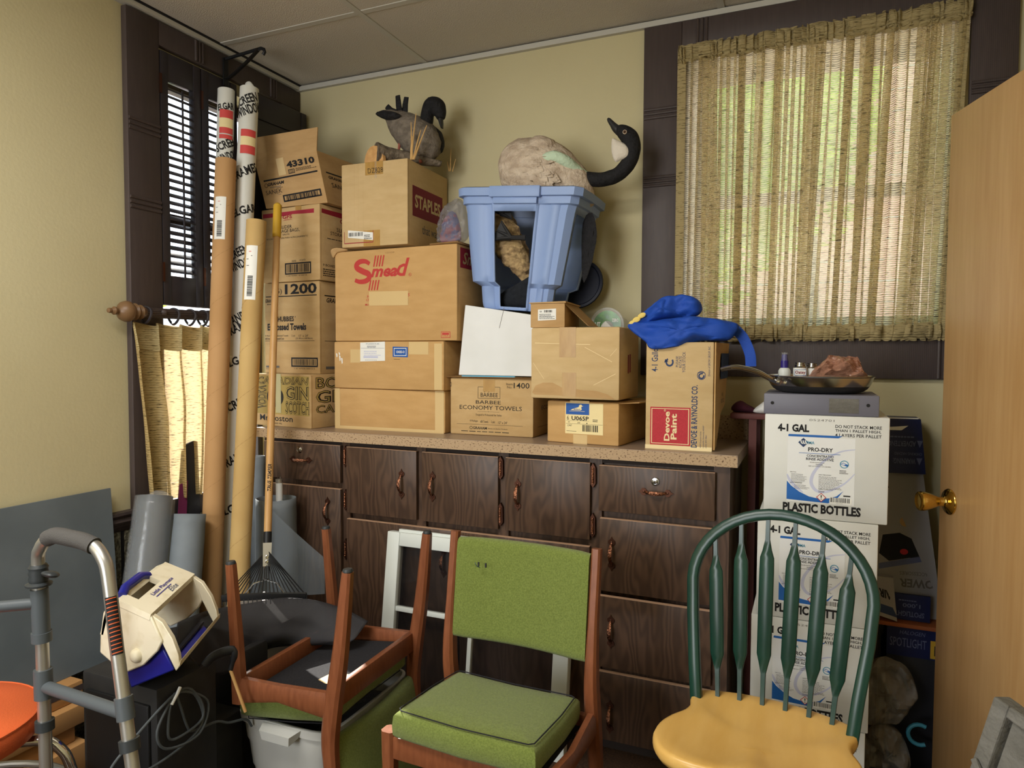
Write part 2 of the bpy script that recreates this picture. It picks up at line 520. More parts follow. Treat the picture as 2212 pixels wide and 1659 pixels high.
    def rect(self, F, u0, v0, u1, v1, mt, k=1, tilt=0.0):
        return self.flat([self.face_pt(F, u0, v0 - tilt / 2, k), self.face_pt(F, u1, v0 + tilt / 2, k), self.face_pt(F, u1, v1 + tilt / 2, k), self.face_pt(F, u0, v1 - tilt / 2, k)], mt)
    def frame(self, F, u0, v0, u1, v1, tu, tv, mt, k=1):
        self.rect(F, u0, v0, u1, v0 + tv, mt, k); self.rect(F, u0, v1 - tv, u1, v1, mt, k)
        self.rect(F, u0, v0 + tv, u0 + tu, v1 - tv, mt, k); return self.rect(F, u1 - tu, v0 + tv, u1, v1 - tv, mt, k)
    def shape(self, F, pts, mt, k=1):
        return self.flat([self.face_pt(F, u, v, k) for u, v in pts], mt)
    def disc(self, F, u, v, ru, rv, mt, k=1, n=24, a0=0, a1=360, hole=0.0):
        an = [R(a0 + (a1 - a0) * i / n) for i in range(n + 1)]
        if not hole:
            return self.shape(F, [(u + ru * math.cos(a), v + rv * math.sin(a)) for a in an[:-1 if a1 - a0 == 360 else None]], mt, k)
        o = [self.face_pt(F, u + ru * math.cos(a), v + rv * math.sin(a), k) for a in an]
        i_ = [self.face_pt(F, u + ru * hole * math.cos(a), v + rv * hole * math.sin(a), k) for a in an]
        return self.add(o + i_, [(j, j + 1, n + 2 + j, n + 1 + j) for j in range(n)], mt)
    def barcode(self, F, u0, v0, u1, v1, mt='ink_black', n=30, k=1, seed=1, vert=False):
        r = random.Random(seed)
        p = 0.0
        ws = []
        while p < 1:
            a = r.choice((0.4, 0.7, 1.2)) / n
            b = r.choice((0.4, 0.7, 1.0)) / n
            ws.append((p, min(1, p + a))); p += a + b
        for a, b in ws:
            if vert:
                self.rect(F, u0, v0 + (v1 - v0) * a, u1, v0 + (v1 - v0) * b, mt, k)
            else:
                self.rect(F, u0 + (u1 - u0) * a, v0, u0 + (u1 - u0) * b, v1, mt, k)
        return self
    def lines(self, F, u0, v0, u1, v1, n, mt='ink_grey', k=1, seed=1, h=0.45):
        """rows of tiny print too small to read"""
        r = random.Random(seed)
        dv = (v1 - v0) / n
        for i in range(n):
            y = v1 - dv * (i + 1)
            x = u0
            e = u0 + (u1 - u0) * r.uniform(0.7, 1)
            while x < e:
                wd = (u1 - u0) * r.uniform(0.04, 0.12)
                self.rect(F, x, y, min(e, x + wd), y + dv * h, mt, k)
                x += wd + (u1 - u0) * 0.02
        return self

def wm(o):
    M = o.matrix_basis.copy()
    while o.parent is not None:
        o = o.parent
        M = o.matrix_basis @ M
    return M
def tag(o, label, cat, group=None, kind=None):
    o['label'] = label; o['category'] = cat
    if group: o['group'] = group
    if kind: o['kind'] = kind
    return o
def thing(name, label, cat, loc=(0, 0, 0), rz=0.0, group=None):
    o = bpy.data.objects.new(name, None)
    COL.objects.link(o)
    o.empty_display_size = 0.05
    o.location = loc; o.rotation_euler = (0, 0, rz)
    return tag(o, label, cat, group)
def struct(mb, name, **k):
    o = mb.build(name, **k); o['kind'] = 'structure'
    return o
def arc(c, r, a0, a1, n, ax=V((1, 0, 0)), ay=V((0, 0, 1))):
    return [V(c) + ax * (r * math.cos(R(a0 + (a1 - a0) * i / n))) + ay * (r * math.sin(R(a0 + (a1 - a0) * i / n))) for i in range(n + 1)]
def smooth_path(P, n=6):
    P = [V(p) for p in P]
    out = []
    for i in range(len(P) - 1):
        p0, p1, p2, p3 = P[max(i - 1, 0)], P[i], P[i + 1], P[min(i + 2, len(P) - 1)]
        for s_ in range(n):
            t = s_ / n
            out.append(0.5 * ((2 * p1) + (p2 - p0) * t + (2 * p0 - 5 * p1 + 4 * p2 - p3) * t * t + (3 * p1 - p0 - 3 * p2 + p3) * t ** 3))
    return out + [P[-1]]
def lerp(a, b, t):
    return a + (b - a) * t
# ======================= ROOM =======================
H = 2.50
mb = MB(); mb.span(-0.2, 3.0, -4.8, 0.2, -0.05, 0.0, 'carpet'); struct(mb, 'floor')
# ceiling with tile grid
mb = MB()
mb.span(-0.2, 3.0, -4.8, 0.2, H, H + 0.06, 'ceil_tile')
for x in (0.69, 1.885):
    mb.span(x - 0.012, x + 0.012, -4.6, 0, H - 0.004, H, 'ceil_grid')
for y in (-0.475, -1.085, -1.695, -2.305, -2.915):
    mb.span(0, 0.677, y - 0.012, y + 0.012, H - 0.003, H, 'ceil_grid')
    mb.span(0.703, 1.872, y - 0.012, y + 0.012, H - 0.003, H, 'ceil_grid')
    mb.span(1.898, 2.83, y - 0.012, y + 0.012, H - 0.003, H, 'ceil_grid')
struct(mb, 'ceiling')
mb = MB()
mb.span(0.0, 2.83, -0.018, 0.0, H - 0.026, H - 0.006, 'ceil_grid')
mb.span(0.0, 2.83, -0.010, 0.0, H - 0.006, H - 0.001, 'ink_black')
mb.span(0.0, 0.034, -4.6, -0.018, H - 0.024, H - 0.008, 'ceil_grid')
mb.span(0.0, 0.040, -4.6, -0.010, H - 0.008, H - 0.001, 'ink_black')
struct(mb, 'trim_1')
# left wall with window opening
WL = (-0.745, -0.13, 0.72, 2.34)
mb = MB()
mb.span(-0.2, 0, -4.8, WL[0], 0, H, 'wall_yellow')
mb.span(-0.2, 0, WL[1], 0.2, 0, H, 'wall_yellow')
mb.span(-0.2, 0, WL[0], WL[1], 0, WL[2], 'wall_yellow')
mb.span(-0.2, 0, WL[0], WL[1], WL[3], H, 'wall_yellow')
mb.span(0.0, 0.012, -4.6, -0.888, 0.0, 0.662, 'stone_panel')
for k in range(14):
    y = -0.93 - k * 0.12
    mb.span(0.012, 0.013, y - 0.006, y + 0.006, 0.0, 0.662, 'ink_black')
struct(mb, 'wall_left')
# back wall with window opening
WB = (1.79, 2.60, 1.37, 2.32)
mb = MB()
mb.span(0, WB[0], 0, 0.2, 0, H, 'wall_yellow')
mb.span(WB[1], 3.0, 0, 0.2, 0, H, 'wall_yellow')
mb.span(WB[0], WB[1], 0, 0.2, 0, WB[2], 'wall_yellow')
mb.span(WB[0], WB[1], 0, 0.2, WB[3], H, 'wall_yellow')
struct(mb, 'wall_back')
mb = MB(); mb.span(2.83, 3.0, -4.8, 0, 0, H, 'wall_yellow'); struct(mb, 'wall_right')
mb = MB()
mb.span(0, 0.15, -4.8, -4.6, 0, H, 'wall_yellow'); mb.span(1.35, 2.83, -4.8, -4.6, 0, H, 'wall_yellow')
mb.span(0.15, 1.35, -4.8, -4.6, 2.25, H, 'wall_yellow'); mb.span(0.15, 1.35, -4.8, -4.6, 0, 0.65, 'wall_yellow')  # opening invented around the added fill lamp
struct(mb, 'wall_front')
# dark wood casings with reeded bands
def reeds(mb, x0, x1, z0, z1, face, axis):
    """three raised beads; axis 'h' stacks them in z, 'v' in the along-wall direction"""
    for k in range(3):
        t = (k + 0.5) / 3
        if face == 'L':
            if axis == 'h':
                z = lerp(z0, z1, t); mb.tube([(0.026, x0, z), (0.026, x1, z)], 0.006, 'trim_wood', 8)
            else:
                y = lerp(x0, x1, t); mb.tube([(0.026, y, z0), (0.026, y, z1)], 0.006, 'trim_wood', 8)
        else:
            if axis == 'h':
                z = lerp(z0, z1, t); mb.tube([(x0, -0.026, z), (x1, -0.026, z)], 0.006, 'trim_wood', 8)
            else:
                x = lerp(x0, x1, t); mb.tube([(x, -0.026, z0), (x, -0.026, z1)], 0.006, 'trim_wood', 8)
mb = MB()
T = 'trim_wood'
mb.span(0, 0.026, -0.888, -0.757, 0.67, H - 0.03, T, 0.003)
mb.span(0, 0.026, -0.757, -0.004, 2.385, H - 0.03, T, 0.003)
mb.span(0, 0.026, -0.125, -0.004, 0.67, 2.385, T, 0.003)
mb.span(0, 0.03, -0.757, -0.15, 0.66, 0.735, T, 0.003)
for z in (2.05, 1.78): reeds(mb, -0.885, -0.76, z, z + 0.05, 'L', 'h')
for y in (-0.60, -0.20): reeds(mb, y, y + 0.045, 2.39, 2.468, 'L', 'v')
struct(mb, 'trim_2')
mb = MB()
mb.tube([(0.0, -4.6, 0.695), (0.0, -0.888, 0.695)], 1, T, prof=[(-0.034, 0), (-0.034, 0.014), (-0.018, 0.022), (0.0, 0.03), (0.012, 0.024), (0.024, 0.034), (0.034, 0.034), (0.034, 0)], up=(0, 0, 1))
struct(mb, 'trim_3')
mb = MB()
mb.span(1.616, 1.752, -0.026, 0, 1.204, H - 0.03, T, 0.003)
mb.span(2.634, 2.758, -0.026, 0, 1.204, H - 0.03, T, 0.003)
mb.span(1.752, 2.634, -0.026, 0, 2.368, H - 0.03, T, 0.003)
mb.span(1.752, 2.634, -0.026, 0, 1.204, 1.335, T, 0.003)
for z in (2.135, 1.89): reeds(mb, 1.62, 1.748, z, z + 0.045, 'B', 'h')
for z in (2.085,): reeds(mb, 2.638, 2.754, z, z + 0.045, 'B', 'h')
for x in (1.80, ): reeds(mb, x, x + 0.045, 2.372, 2.468, 'B', 'v')
for x in (2.565, ): reeds(mb, x, x + 0.05, 1.208, 1.332, 'B', 'v')
struct(mb, 'trim_4')
# windows: frames and panes
mat('pane', (210, 220, 220), rough=0.02, spec=0.5, alpha=0.10)
mat('sash', (70, 60, 54), rough=0.5)
def window(name, pts, axis):
    a0, a1, z0, z1 = pts
    mb = MB()
    def bar(p, q, r_, s_):
        if axis == 'L': mb.span(-0.14, -0.10, p, q, r_, s_, 'sash')
        else: mb.span(p, q, 0.10, 0.14, r_, s_, 'sash')
    bar(a0, a1, z0, z0 + 0.045); bar(a0, a1, z1 - 0.045, z1); bar(a0, a0 + 0.03, z0, z1); bar(a1 - 0.03, a1, z0, z1)
    zm = 1.80 if axis == 'L' else (z0 + z1) / 2
    bar(a0, a1, zm - 0.02, zm + 0.02)
    o = struct(mb, name)
    mb = MB()
    if axis == 'L': mb.span(-0.122, -0.119, a0 + 0.03, a1 - 0.03, z0 + 0.03, z1 - 0.03, 'pane')
    else: mb.span(a0 + 0.03, a1 - 0.03, 0.119, 0.122, z0 + 0.03, z1 - 0.03, 'pane')
    mb.build('window_pane', o)
window('window_1', WL, 'L')
window('window_2', WB, 'B')
# unseen eaves added to keep sun off both upper windows, notched for a patch
mb = MB()
mb.span(-1.47, -0.2, -5.0, 1.34, 2.92, 3.0, 'sash'); mb.span(-0.2, 0.98, 0.2, 1.34, 2.92, 3.0, 'sash'); mb.span(0.98, 1.12, 0.2, 1.16, 2.92, 3.0, 'sash'); mb.span(1.12, 3.4, 0.2, 1.34, 2.92, 3.0, 'sash')
mb.span(-0.2, 0.0, -4.8, 0.2, 2.5, 2.92, 'sash'); mb.span(0.0, 3.2, 0.0, 0.2, 2.5, 2.92, 'sash')
struct(mb, 'sun_block_eaves')
mb = MB(); mb.span(-14, 14, -14, 16, -0.5, -0.4, 'pave'); struct(mb, 'ground')

# door standing open at the right
d_edge, d_ang = V((2.546, -0.30, 0.0)), math.atan2(-0.952, 0.307)
DM = Matrix.Translation(d_edge) @ Matrix.Rotation(d_ang, 4, 'Z')
mb = MB(); mb.box((0.38, 0.0175, 0.98), (0.76, 0.035, 1.94), 'birch', DM, 0.002)
door = struct(mb, 'door_1', at=d_edge)
KM = DM @ Matrix.Translation((0.055, -0.0005, 0.875)) @ Matrix.Rotation(math.pi / 2, 4, 'X')
mb = MB()
mb.lathe([(0.036, -0.001), (0.036, 0.003), (0.033, 0.007), (0.022, 0.011), (0.016, 0.014), (0.013, 0.018), (0.0125, 0.03), (0.016, 0.037), (0.019, 0.045),
          (0.023, 0.055), (0.0265, 0.068), (0.0275, 0.076), (0.026, 0.081), (0.021, 0.083), (0.019, 0.0815), (0.010, 0.081), (0.001, 0.081)], 'brass', KM, 32)
mb.build('door_handle', door, label='polished brass knob')
# ======================= WINDOW DRESSING =======================
def shutter(name, label, y0, y1, x0=0.012, x1=None, z0=1.455, z1=2.372, louv=True, rodf=0.5):
    """one louvred leaf standing between (x0,y0) and (x1,y1)"""
    x1 = x0 if x1 is None else x1
    a, b = V((x0, y0, 0)), V((x1, y1, 0))
    u = (b - a).normalized(); Lw = (b - a).length
    n = V((u.y, -u.x, 0))
    M = Matrix((( u.x, n.x, 0, x0), (u.y, n.y, 0, y0), (0, 0, 1, 0), (0, 0, 0, 1)))
    root = thing(name, label, 'window shutter', (x0, y0, z0))
    mb = MB()
    st = 0.034
    mb.span(0, st, -0.014, 0.014, z0, z1, 'shutter_wood', 0.003, M)
    mb.span(Lw - st, Lw, -0.014, 0.014, z0, z1, 'shutter_wood', 0.003, M)
    mb.span(st, Lw - st, -0.012, 0.012, z0, z0 + 0.11, 'shutter_wood', 0.002, M)
    mb.span(st, Lw - st, -0.012, 0.012, z1 - 0.10, z1, 'shutter_wood', 0.002, M)
    if not louv:
        mb.span(st, Lw - st, -0.005, 0.005, z0 + 0.11, z1 - 0.10, 'shutter_wood', 0.0, M)
    mb.build('frame', root)
    if louv:
        mb = MB()
        k = 25
        for i in range(k):
            z = lerp(z0 + 0.118, z1 - 0.11, (i + 0.5) / k)
            T2 = M @ Matrix.Translation((Lw / 2, 0, z)) @ Matrix.Rotation(R(SL), 4, 'X')
            mb.box((0, 0, 0), (Lw - 2 * st, 0.035, 0.0045), 'shutter_wood', T2, 0.0015)
        mb.build('louvers', root)
        mb = MB()
        q = lerp(st, Lw - st, rodf)
        mb.span(q - 0.0035, q + 0.0035, 0.016, 0.022, z0 + 0.10, z1 - 0.12, 'shutter_wood', 0.002, M)
        mb.build('tilt_rod', root)
    mb = MB()
    for z in (z0 + 0.12, z1 - 0.12):
        mb.span(-0.004, 0.004, 0.006, 0.018, z - 0.035, z + 0.035, 'copper_dark', 0, M)
    mb.build('hinge', root)
    return root
SL = -32
shutter('louvered_shutter', 'dark louvered shutter leaf at the left edge of the left window', -0.754, -0.572)
shutter('louvered_shutter', 'dark louvered shutter leaf half hidden behind the white paper rolls', -0.568, -0.388, rodf=0.5)
shutter('folded_shutter', 'dark solid-looking shutter swung out beside the corner above the boxes', -0.372, -0.020, 0.040, 0.062, z0=1.60, z1=2.36, louv=False)

# wooden curtain pole with rings and finial
pole = thing('curtain_pole', 'brown wooden curtain pole with turned finial across the left window', 'curtain rod', (0.062, -0.55, 1.42))
mb = MB()
mb.tube([(0.062, -0.90, 1.420), (0.062, -0.36, 1.424)], 0.0165, 'trim_wood', 20)
for k in range(18):
    a = 2 * math.pi * k / 18
    mb.tube([(0.062 + 0.0165 * math.cos(a), -0.90, 1.42 + 0.0165 * math.sin(a)), (0.062 + 0.0165 * math.cos(a), -0.36, 1.424 + 0.0165 * math.sin(a))], 0.0018, 'trim_wood', 6)
mb.build('rod', pole)
mat('finial_wood', (112, 84, 56), rough=0.4)
FM = Matrix.Translation((0.062, -0.878, 1.42)) @ Matrix.Rotation(math.pi / 2, 4, 'X')
mb = MB()
mb.lathe([(0.017, -0.012), (0.023, 0.0), (0.026, 0.006), (0.020, 0.014), (0.024, 0.022), (0.030, 0.027), (0.024, 0.034), (0.028, 0.04), (0.035, 0.05), (0.036, 0.06), (0.031, 0.074), (0.018, 0.084),
          (0.009, 0.089), (0.008, 0.094), (0.013, 0.098), (0.014, 0.104), (0.009, 0.111), (0.007, 0.114), (0.009, 0.118), (0.008, 0.124), (0.001, 0.127)], 'finial_wood', FM, 28)
mb.build('finial', pole)
mb = MB()
mb.tube([(0.027, -0.80, 1.415), (0.062, -0.80, 1.418)], 0.012, 'trim_wood', 12)
mb.lathe([(0.010, 0), (0.012, 0.004), (0.006, 0.012), (0.001, 0.014)], 'trim_wood', Matrix.Translation((0.0765, -0.80, 1.424)) @ Matrix.Rotation(math.pi / 2, 4, 'Y'), 14)
mb.build('bracket', pole)
RINGS = (-0.862, -0.745, -0.672, -0.613, -0.585)
for y in RINGS:
    mb = MB()
    mb.tube([(0.062 + 0.028 * math.cos(t * math.pi / 12), y + 0.004 * math.sin(t * math.pi / 6), 1.412 + 0.028 * math.sin(t * math.pi / 12)) for t in range(24)], 0.0045, 'shutter_wood', 8, closed=True)
    tag(mb.build('curtain_ring', None, at=(0.062, y, 1.412)), 'dark wooden ring on the curtain pole, ' +
        {-0.862: 'next to the finial', -0.745: 'second from the finial', -0.672: 'third from the finial', -0.613: 'fourth from the finial', -0.585: 'beside the brown paper tube'}[y], 'curtain ring', 'rings on the curtain pole')

# pinch-pleated cafe curtain
def cafe(u, v):
    # u across, v up
    fold = math.sin(u * 2 * math.pi * 5.5 + 0.5)
    amp = 0.014 + 0.006 * (1 - v)
    yl = lerp(-0.865, -0.928, v ** 1.3); yr = lerp(-0.47, -0.41, v)
    y = lerp(yl, yr, u) + 0.016 * math.cos(u * 2 * math.pi * 5.5 + 0.5)
    x = 0.056 + amp * (fold + 0.25 * math.sin(u * 31 + v * 3)) + 0.012 * mnoise.noise(V((u * 6, v * 3, 1)))
    return (x, y, lerp(0.74, 1.380 - 0.006 * math.sin(u * 2 * math.pi * 5.5 + 2), v))
mb = MB(); mb.grid(cafe, 150, 36, 'cafe_cloth')
cc = mb.build('cafe_curtain', None, at=(0.07, -0.55, 0.74), smooth=80)
tag(cc, 'tan slubby pleated curtain hanging from the pole on the left window', 'curtain')
mb = MB(); mb.grid(lambda u, v: tuple(V(cafe(u, 0.86 + 0.14 * v)) + V((0.004, 0, 0.001))), 150, 6, 'curtain_hem')
mb.build('pleated_heading', cc, smooth=80)

# gathered curtain on the back window
random.seed(3)
_fa = [(rnd.uniform(20, 95), rnd.uniform(0, 6.28), rnd.uniform(0.2, 1.0)) for _ in range(9)]
def gather(u, v, tight):
    s_ = sum(a * math.sin(f * 2 * math.pi * (u + 0.006 * v * math.sin(p)) + p) for f, p, a in _fa) / 3.2
    g = math.sin(2 * math.pi * 34 * u + 2.2 * math.sin(2 * math.pi * 5 * u + 0.8 * v) + 1.5 * v * math.sin(7 * u))
    return 0.55 * g + 0.45 * s_
def backc(u, v):
    # folds overlap here and there, doubling the cloth
    e = min(1.0, min(u, 1 - u) * 26)
    p1 = 2 * math.pi * 52 * u + 2.6 * math.sin(2 * math.pi * 4.3 * u + 0.7 * v) + 1.8 * v * math.sin(9 * u)
    big = math.sin(2 * math.pi * 11 * u + 2.0 * math.sin(2 * math.pi * 2.7 * u + 1.0) + 0.9 * v * math.sin(5 * u + 1))
    am = 0.0066 + 0.0075 * mnoise.noise(V((u * 22, 0.6 * v, 3)))
    x = lerp(lerp(1.742, 2.588, u), lerp(1.745, 2.630, u), v) + e * (am * 1.5 * math.cos(p1) + 0.013 * big * abs(big))
    y = -0.040 - e * (0.010 * math.sin(p1) + 0.008 * math.cos(2 * math.pi * 11 * u + 1)) + 0.004 * mnoise.noise(V((u * 9, v * 2, 5)))
    return (x, y, lerp(1.345, 2.345, v) + 0.004 * math.sin(u * 9))
mb = MB(); mb.grid(backc, 1100, 16, 'curtain')
bc = mb.build('gathered_curtain', None, at=(2.19, -0.04, 1.345), smooth=80)
tag(bc, 'tan gathered slub curtain stretched over the bright back window', 'curtain')
def hem(u, v, z0, z1, bot):
    x, y, z = backc(u, 0.0 if bot else 1.0)
    r = math.sin(2 * math.pi * 52 * u + 3 * math.sin(40 * u))
    bulge = math.sin(math.pi * v)
    y2 = -0.048 - 0.012 * bulge - 0.006 * r * (0.4 + bulge)
    zz = lerp(z0, z1, v) + 0.005 * math.sin(2 * math.pi * 47 * u + 1) * (1 if v in (0, 1) else 0.5)
    return (x, y2, zz)
mb = MB(); mb.grid(lambda u, v: hem(u, v, 2.325, 2.372, False), 700, 8, 'curtain_hem'); mb.grid(lambda u, v: hem(u, v, 2.312, 2.325, False), 700, 3, 'curtain_hem')
mb.build('top_heading', bc, smooth=80)
mb = MB(); mb.grid(lambda u, v: hem(u, v, 1.332, 1.382, True), 700, 8, 'curtain_hem')
mb.build('bottom_heading', bc, smooth=80)
mb = MB(); mb.grid(lambda u, v: (lerp(2.59, 2.624, v) - 0.028 * (1 - u) + 0.004, -0.046, lerp(1.36, 2.36, v)), 4, 20, 'curtain_hem'); mb.build('side_hem', bc, smooth=80)
mb = MB(); mb.grid(lambda u, v: (1.742 + 0.03 * u, -0.047 - 0.003 * math.sin(u * 3), lerp(1.36, 2.36, v)), 4, 20, 'curtain_hem'); mb.build('side_hem', bc, smooth=80)

# black iron shelf bracket screwed above the left window
mb = MB()
mb.tube([(0.031, -0.452, 2.452), (0.031, -0.452, 2.345)], 1, 'black_plastic', prof=[(-0.012, -0.003), (0.012, -0.003), (0.012, 0.003), (-0.012, 0.003)], up=(0, 1, 0))
mb.tube([(0.031, -0.452, 2.45), (0.215, -0.452, 2.462), (0.228, -0.452, 2.456), (0.232, -0.452, 2.445), (0.224, -0.452, 2.436)], 0.0065, 'black_plastic', 8)
mb.tube(smooth_path([(0.034, -0.452, 2.372), (0.06, -0.452, 2.378), (0.14, -0.452, 2.42), (0.205, -0.452, 2.462)]), [(0.010, 0.003)] * 19, 'black_plastic', 8, up=(0, 1, 0))
tag(mb.build('shelf_bracket', None, at=(0.026, -0.452, 2.4)), 'black iron bracket on the dark casing above the left window', 'bracket')

# ======================= OUTSIDE =======================
def tree(label, x, y, z0, h, rx, n, seed, cat='tree', lw=0.055):
    r = random.Random(seed)
    root = thing('tree', label, cat, (x, y, -0.4), group='trees outside the windows')
    mb = MB()
    mb.tube(smooth_path([(x, y, -0.4), (x + 0.05, y, z0 * 0.6), (x - 0.03, y + 0.05, z0 + h * 0.5)]), [lerp(0.09, 0.03, i / 12) for i in range(13)], 'bark_out', 10)
    for k in range(7):
        a = r.uniform(0, 6.28); zz = z0 + r.uniform(0, h * 0.6)
        mb.tube([(x, y, zz - 0.3), (x + rx * 0.7 * math.cos(a), y + rx * 0.7 * math.sin(a), zz + 0.3)], [0.03, 0.008], 'bark_out', 6)
    mb.build('trunk', root)
    mb = MB()
    for k in range(n):
        while True:
            p = V((r.uniform(-1, 1), r.uniform(-1, 1), r.uniform(-1, 1)))
            if p.length < 1 and mnoise.noise(p * 3.1 + V((seed, 0, 0))) > -0.12: break
        c = V((x + p.x * rx, y + p.y * rx, z0 + h / 2 + p.z * h / 2))
        q = Matrix.Rotation(r.uniform(0, 6.3), 4, 'Z') @ Matrix.Rotation(r.uniform(-1, 1), 4, 'X')
        s_ = lw * r.uniform(0.6, 1.3)
        mb.add([c + (q @ V(t)) * s_ for t in ((-1, 0, 0), (0, -0.45, 0.1), (1, 0, 0), (0, 0.45, 0.1))], [(0, 1, 2, 3)], 'leaf')
    mb.build('foliage', root, smooth=0)
    return root
tree('leafy green tree showing through the left half of the gathered curtain', 1.35, 2.6, 1.55, 2.9, 0.95, 7000, 11, lw=0.085)
tree('slim leafy tree showing through the middle of the gathered curtain', 2.15, 4.25, 2.2, 3.0, 0.60, 3000, 12, lw=0.08)
tree('green shrub outside low behind the louvered shutters', -2.3, 0.3, 1.2, 1.0, 0.7, 2200, 13, lw=0.05)
def slab(name, label, x0, x1, y0, y1, z1, cat):
    mb = MB(); mb.span(x0, x1, y0, y1, -0.4, z1, 'brick_out')
    for k in range(int((z1 + 0.4) / 0.2)):
        z = -0.4 + k * 0.2
        mb.span(x0 - 0.004, x1 + 0.004, y0 - 0.004, y1 + 0.004, z - 0.006, z + 0.006, 'pave')
    tag(mb.build(name, None, at=((x0 + x1) / 2, (y0 + y1) / 2, -0.4)), label, cat)
slab('neighbor_wall', 'pinkish masonry wall outside seen through the lower right of the gathered curtain', 0.2, 7.0, 5.0, 5.3, 4.3, 'outside wall')
slab('garden_wall', 'low pinkish masonry wall outside the left window', -5.0, -4.6, 0.2, 4.6, 1.6, 'outside wall')
# ======================= CABINET AND WORKTOP =======================
cab = thing('base_cabinet', 'long dark wood-grain base cabinet with copper pulls under the piled boxes', 'cabinet', (1.09, -0.25, 0))
mb = MB()
mb.span(0.195, 1.985, -0.420, -0.06, 0.0, 0.948, 'laminate')
for x0, x1 in ((0.195, 0.212), (0.572, 0.608), (0.900, 0.938), (1.225, 1.262), (1.548, 1.590), (1.938, 1.985)):
    mb.span(x0, x1, -0.436, -0.420, 0.0, 0.948, 'laminate')
for z0, z1 in ((0.0, 0.03), (0.932, 0.948)):
    mb.span(0.195, 1.985, -0.434, -0.420, z0, z1, 'cab_dark')
mb.build('carcass', cab)
def pull(parent, x, z, horiz=False, y=-0.4555):
    M = Matrix.Translation((x, y, z))
    if horiz:
        M = M @ Matrix.Rotation(math.pi / 2, 4, 'Y')
    mb = MB()
    for s_ in (1, -1):
        pl = [(0.0, 0.056), (0.004, 0.047), (0.011, 0.042), (0.0115, 0.034), (0.006, 0.028), (0.0, 0.026), (-0.006, 0.028), (-0.0115, 0.034), (-0.011, 0.042), (-0.004, 0.047)]
        P = [M @ V((a, 0, b * s_)) for a, b in pl]
        if s_ < 0: P = P[::-1]
        mb.prism(P, M.to_3x3() @ V((0, -0.002, 0)), 'copper_dark')
        mb.lathe([(0.0035, 0), (0.0035, 0.002), (0.001, 0.003)], 'copper_dark', M @ Matrix.Translation((0, -0.002, 0.037 * s_)) @ Matrix.Rotation(math.pi / 2, 4, 'X'), 10)
    pts = [M @ V((0, -0.003 - 0.021 * math.sin(math.pi * t / 12) ** 0.7, lerp(-0.034, 0.034, t / 12))) for t in range(13)]
    mb.tube(pts, [(0.0022, 0.0035 + 0.003 * math.sin(math.pi * t / 12)) for t in range(13)], 'copper', 10, up=M.to_3x3() @ V((0, -1, 0)))
    return mb.build('pull_handle', parent)
def hinge(parent, x, z):
    mb = MB()
    mb.tube([(x, -0.452, z - 0.026), (x, -0.452, z + 0.026)], 0.0042, 'copper', 8)
    mb.prism([(x, -0.4375, z + 0.04), (x + 0.008, -0.4375, z + 0.026), (x + 0.009, -0.4375, z - 0.026), (x, -0.4375, z - 0.04), (x - 0.009, -0.4375, z - 0.026), (x - 0.008, -0.4375, z + 0.026)], (0, -0.012, 0), 'copper_dark')
    mb.build('hinge', parent)
def front(kind, x0, x1, z0, z1, handles=(), lock=None, hinges=()):
    mb = MB()
    mb.span(x0, x1, -0.4535, -0.4365, z0, z1, 'laminate', 0.0015)
    mb.span(x0 + 0.001, x1 - 0.001, -0.453, -0.437, z1 - 0.0002, z1 + 0.0008, 'cab_edge')
    o = mb.build(kind, cab)
    for hx, hz, hor in handles: pull(o, hx, hz, hor)
    if lock:
        mb = MB()
        LM = Matrix.Translation((lock[0], -0.4535, lock[1])) @ Matrix.Rotation(math.pi / 2, 4, 'X')
        mb.lathe([(0.013, -0.001), (0.013, 0.004), (0.011, 0.006), (0.0085, 0.0062), (0.0075, 0.005), (0.0072, 0.0085), (0.001, 0.009)], 'chrome', LM, 24)
        mb.span(lock[0] - 0.001, lock[0] + 0.001, -0.4632, -0.4624, lock[1] - 0.004, lock[1] + 0.004, 'ink_black')
        mb.build('lock', o)
    for hx, hz in hinges: hinge(o, hx, hz)
    return o
front('drawer', 0.207, 0.576, 0.790, 0.932, [(0.392, 0.869, True)], (0.386, 0.908))
front('door', 0.207, 0.576, 0.040, 0.766, [(0.518, 0.679, False)])
front('door', 0.604, 0.908, 0.682, 0.930, [(0.848, 0.809, False)], None, [(0.595, 0.893), (0.595, 0.728)])
front('door', 0.931, 1.230, 0.682, 0.930, [(0.976, 0.810, False)], None, [(1.2365, 0.893), (1.2365, 0.733)])
front('door', 1.257, 1.555, 0.682, 0.930, [(1.304, 0.808, False)], None, [(1.563, 0.891), (1.563, 0.728)])
front('drawer', 1.584, 1.944, 0.780, 0.926, [(1.767, 0.854, True)], (1.765, 0.888))
front('door', 0.604, 1.076, 0.040, 0.658, [(1.021, 0.544, False)], None, [(0.595, 0.54), (0.595, 0.15)])
front('door', 1.082, 1.555, 0.040, 0.658, [])
front('door', 1.588, 1.940, 0.522, 0.756, [(1.629, 0.646, False)])
front('door', 1.588, 1.940, 0.273, 0.504, [(1.629, 0.394, False)])
front('door', 1.588, 1.940, 0.035, 0.257, [(1.629, 0.115, False)])

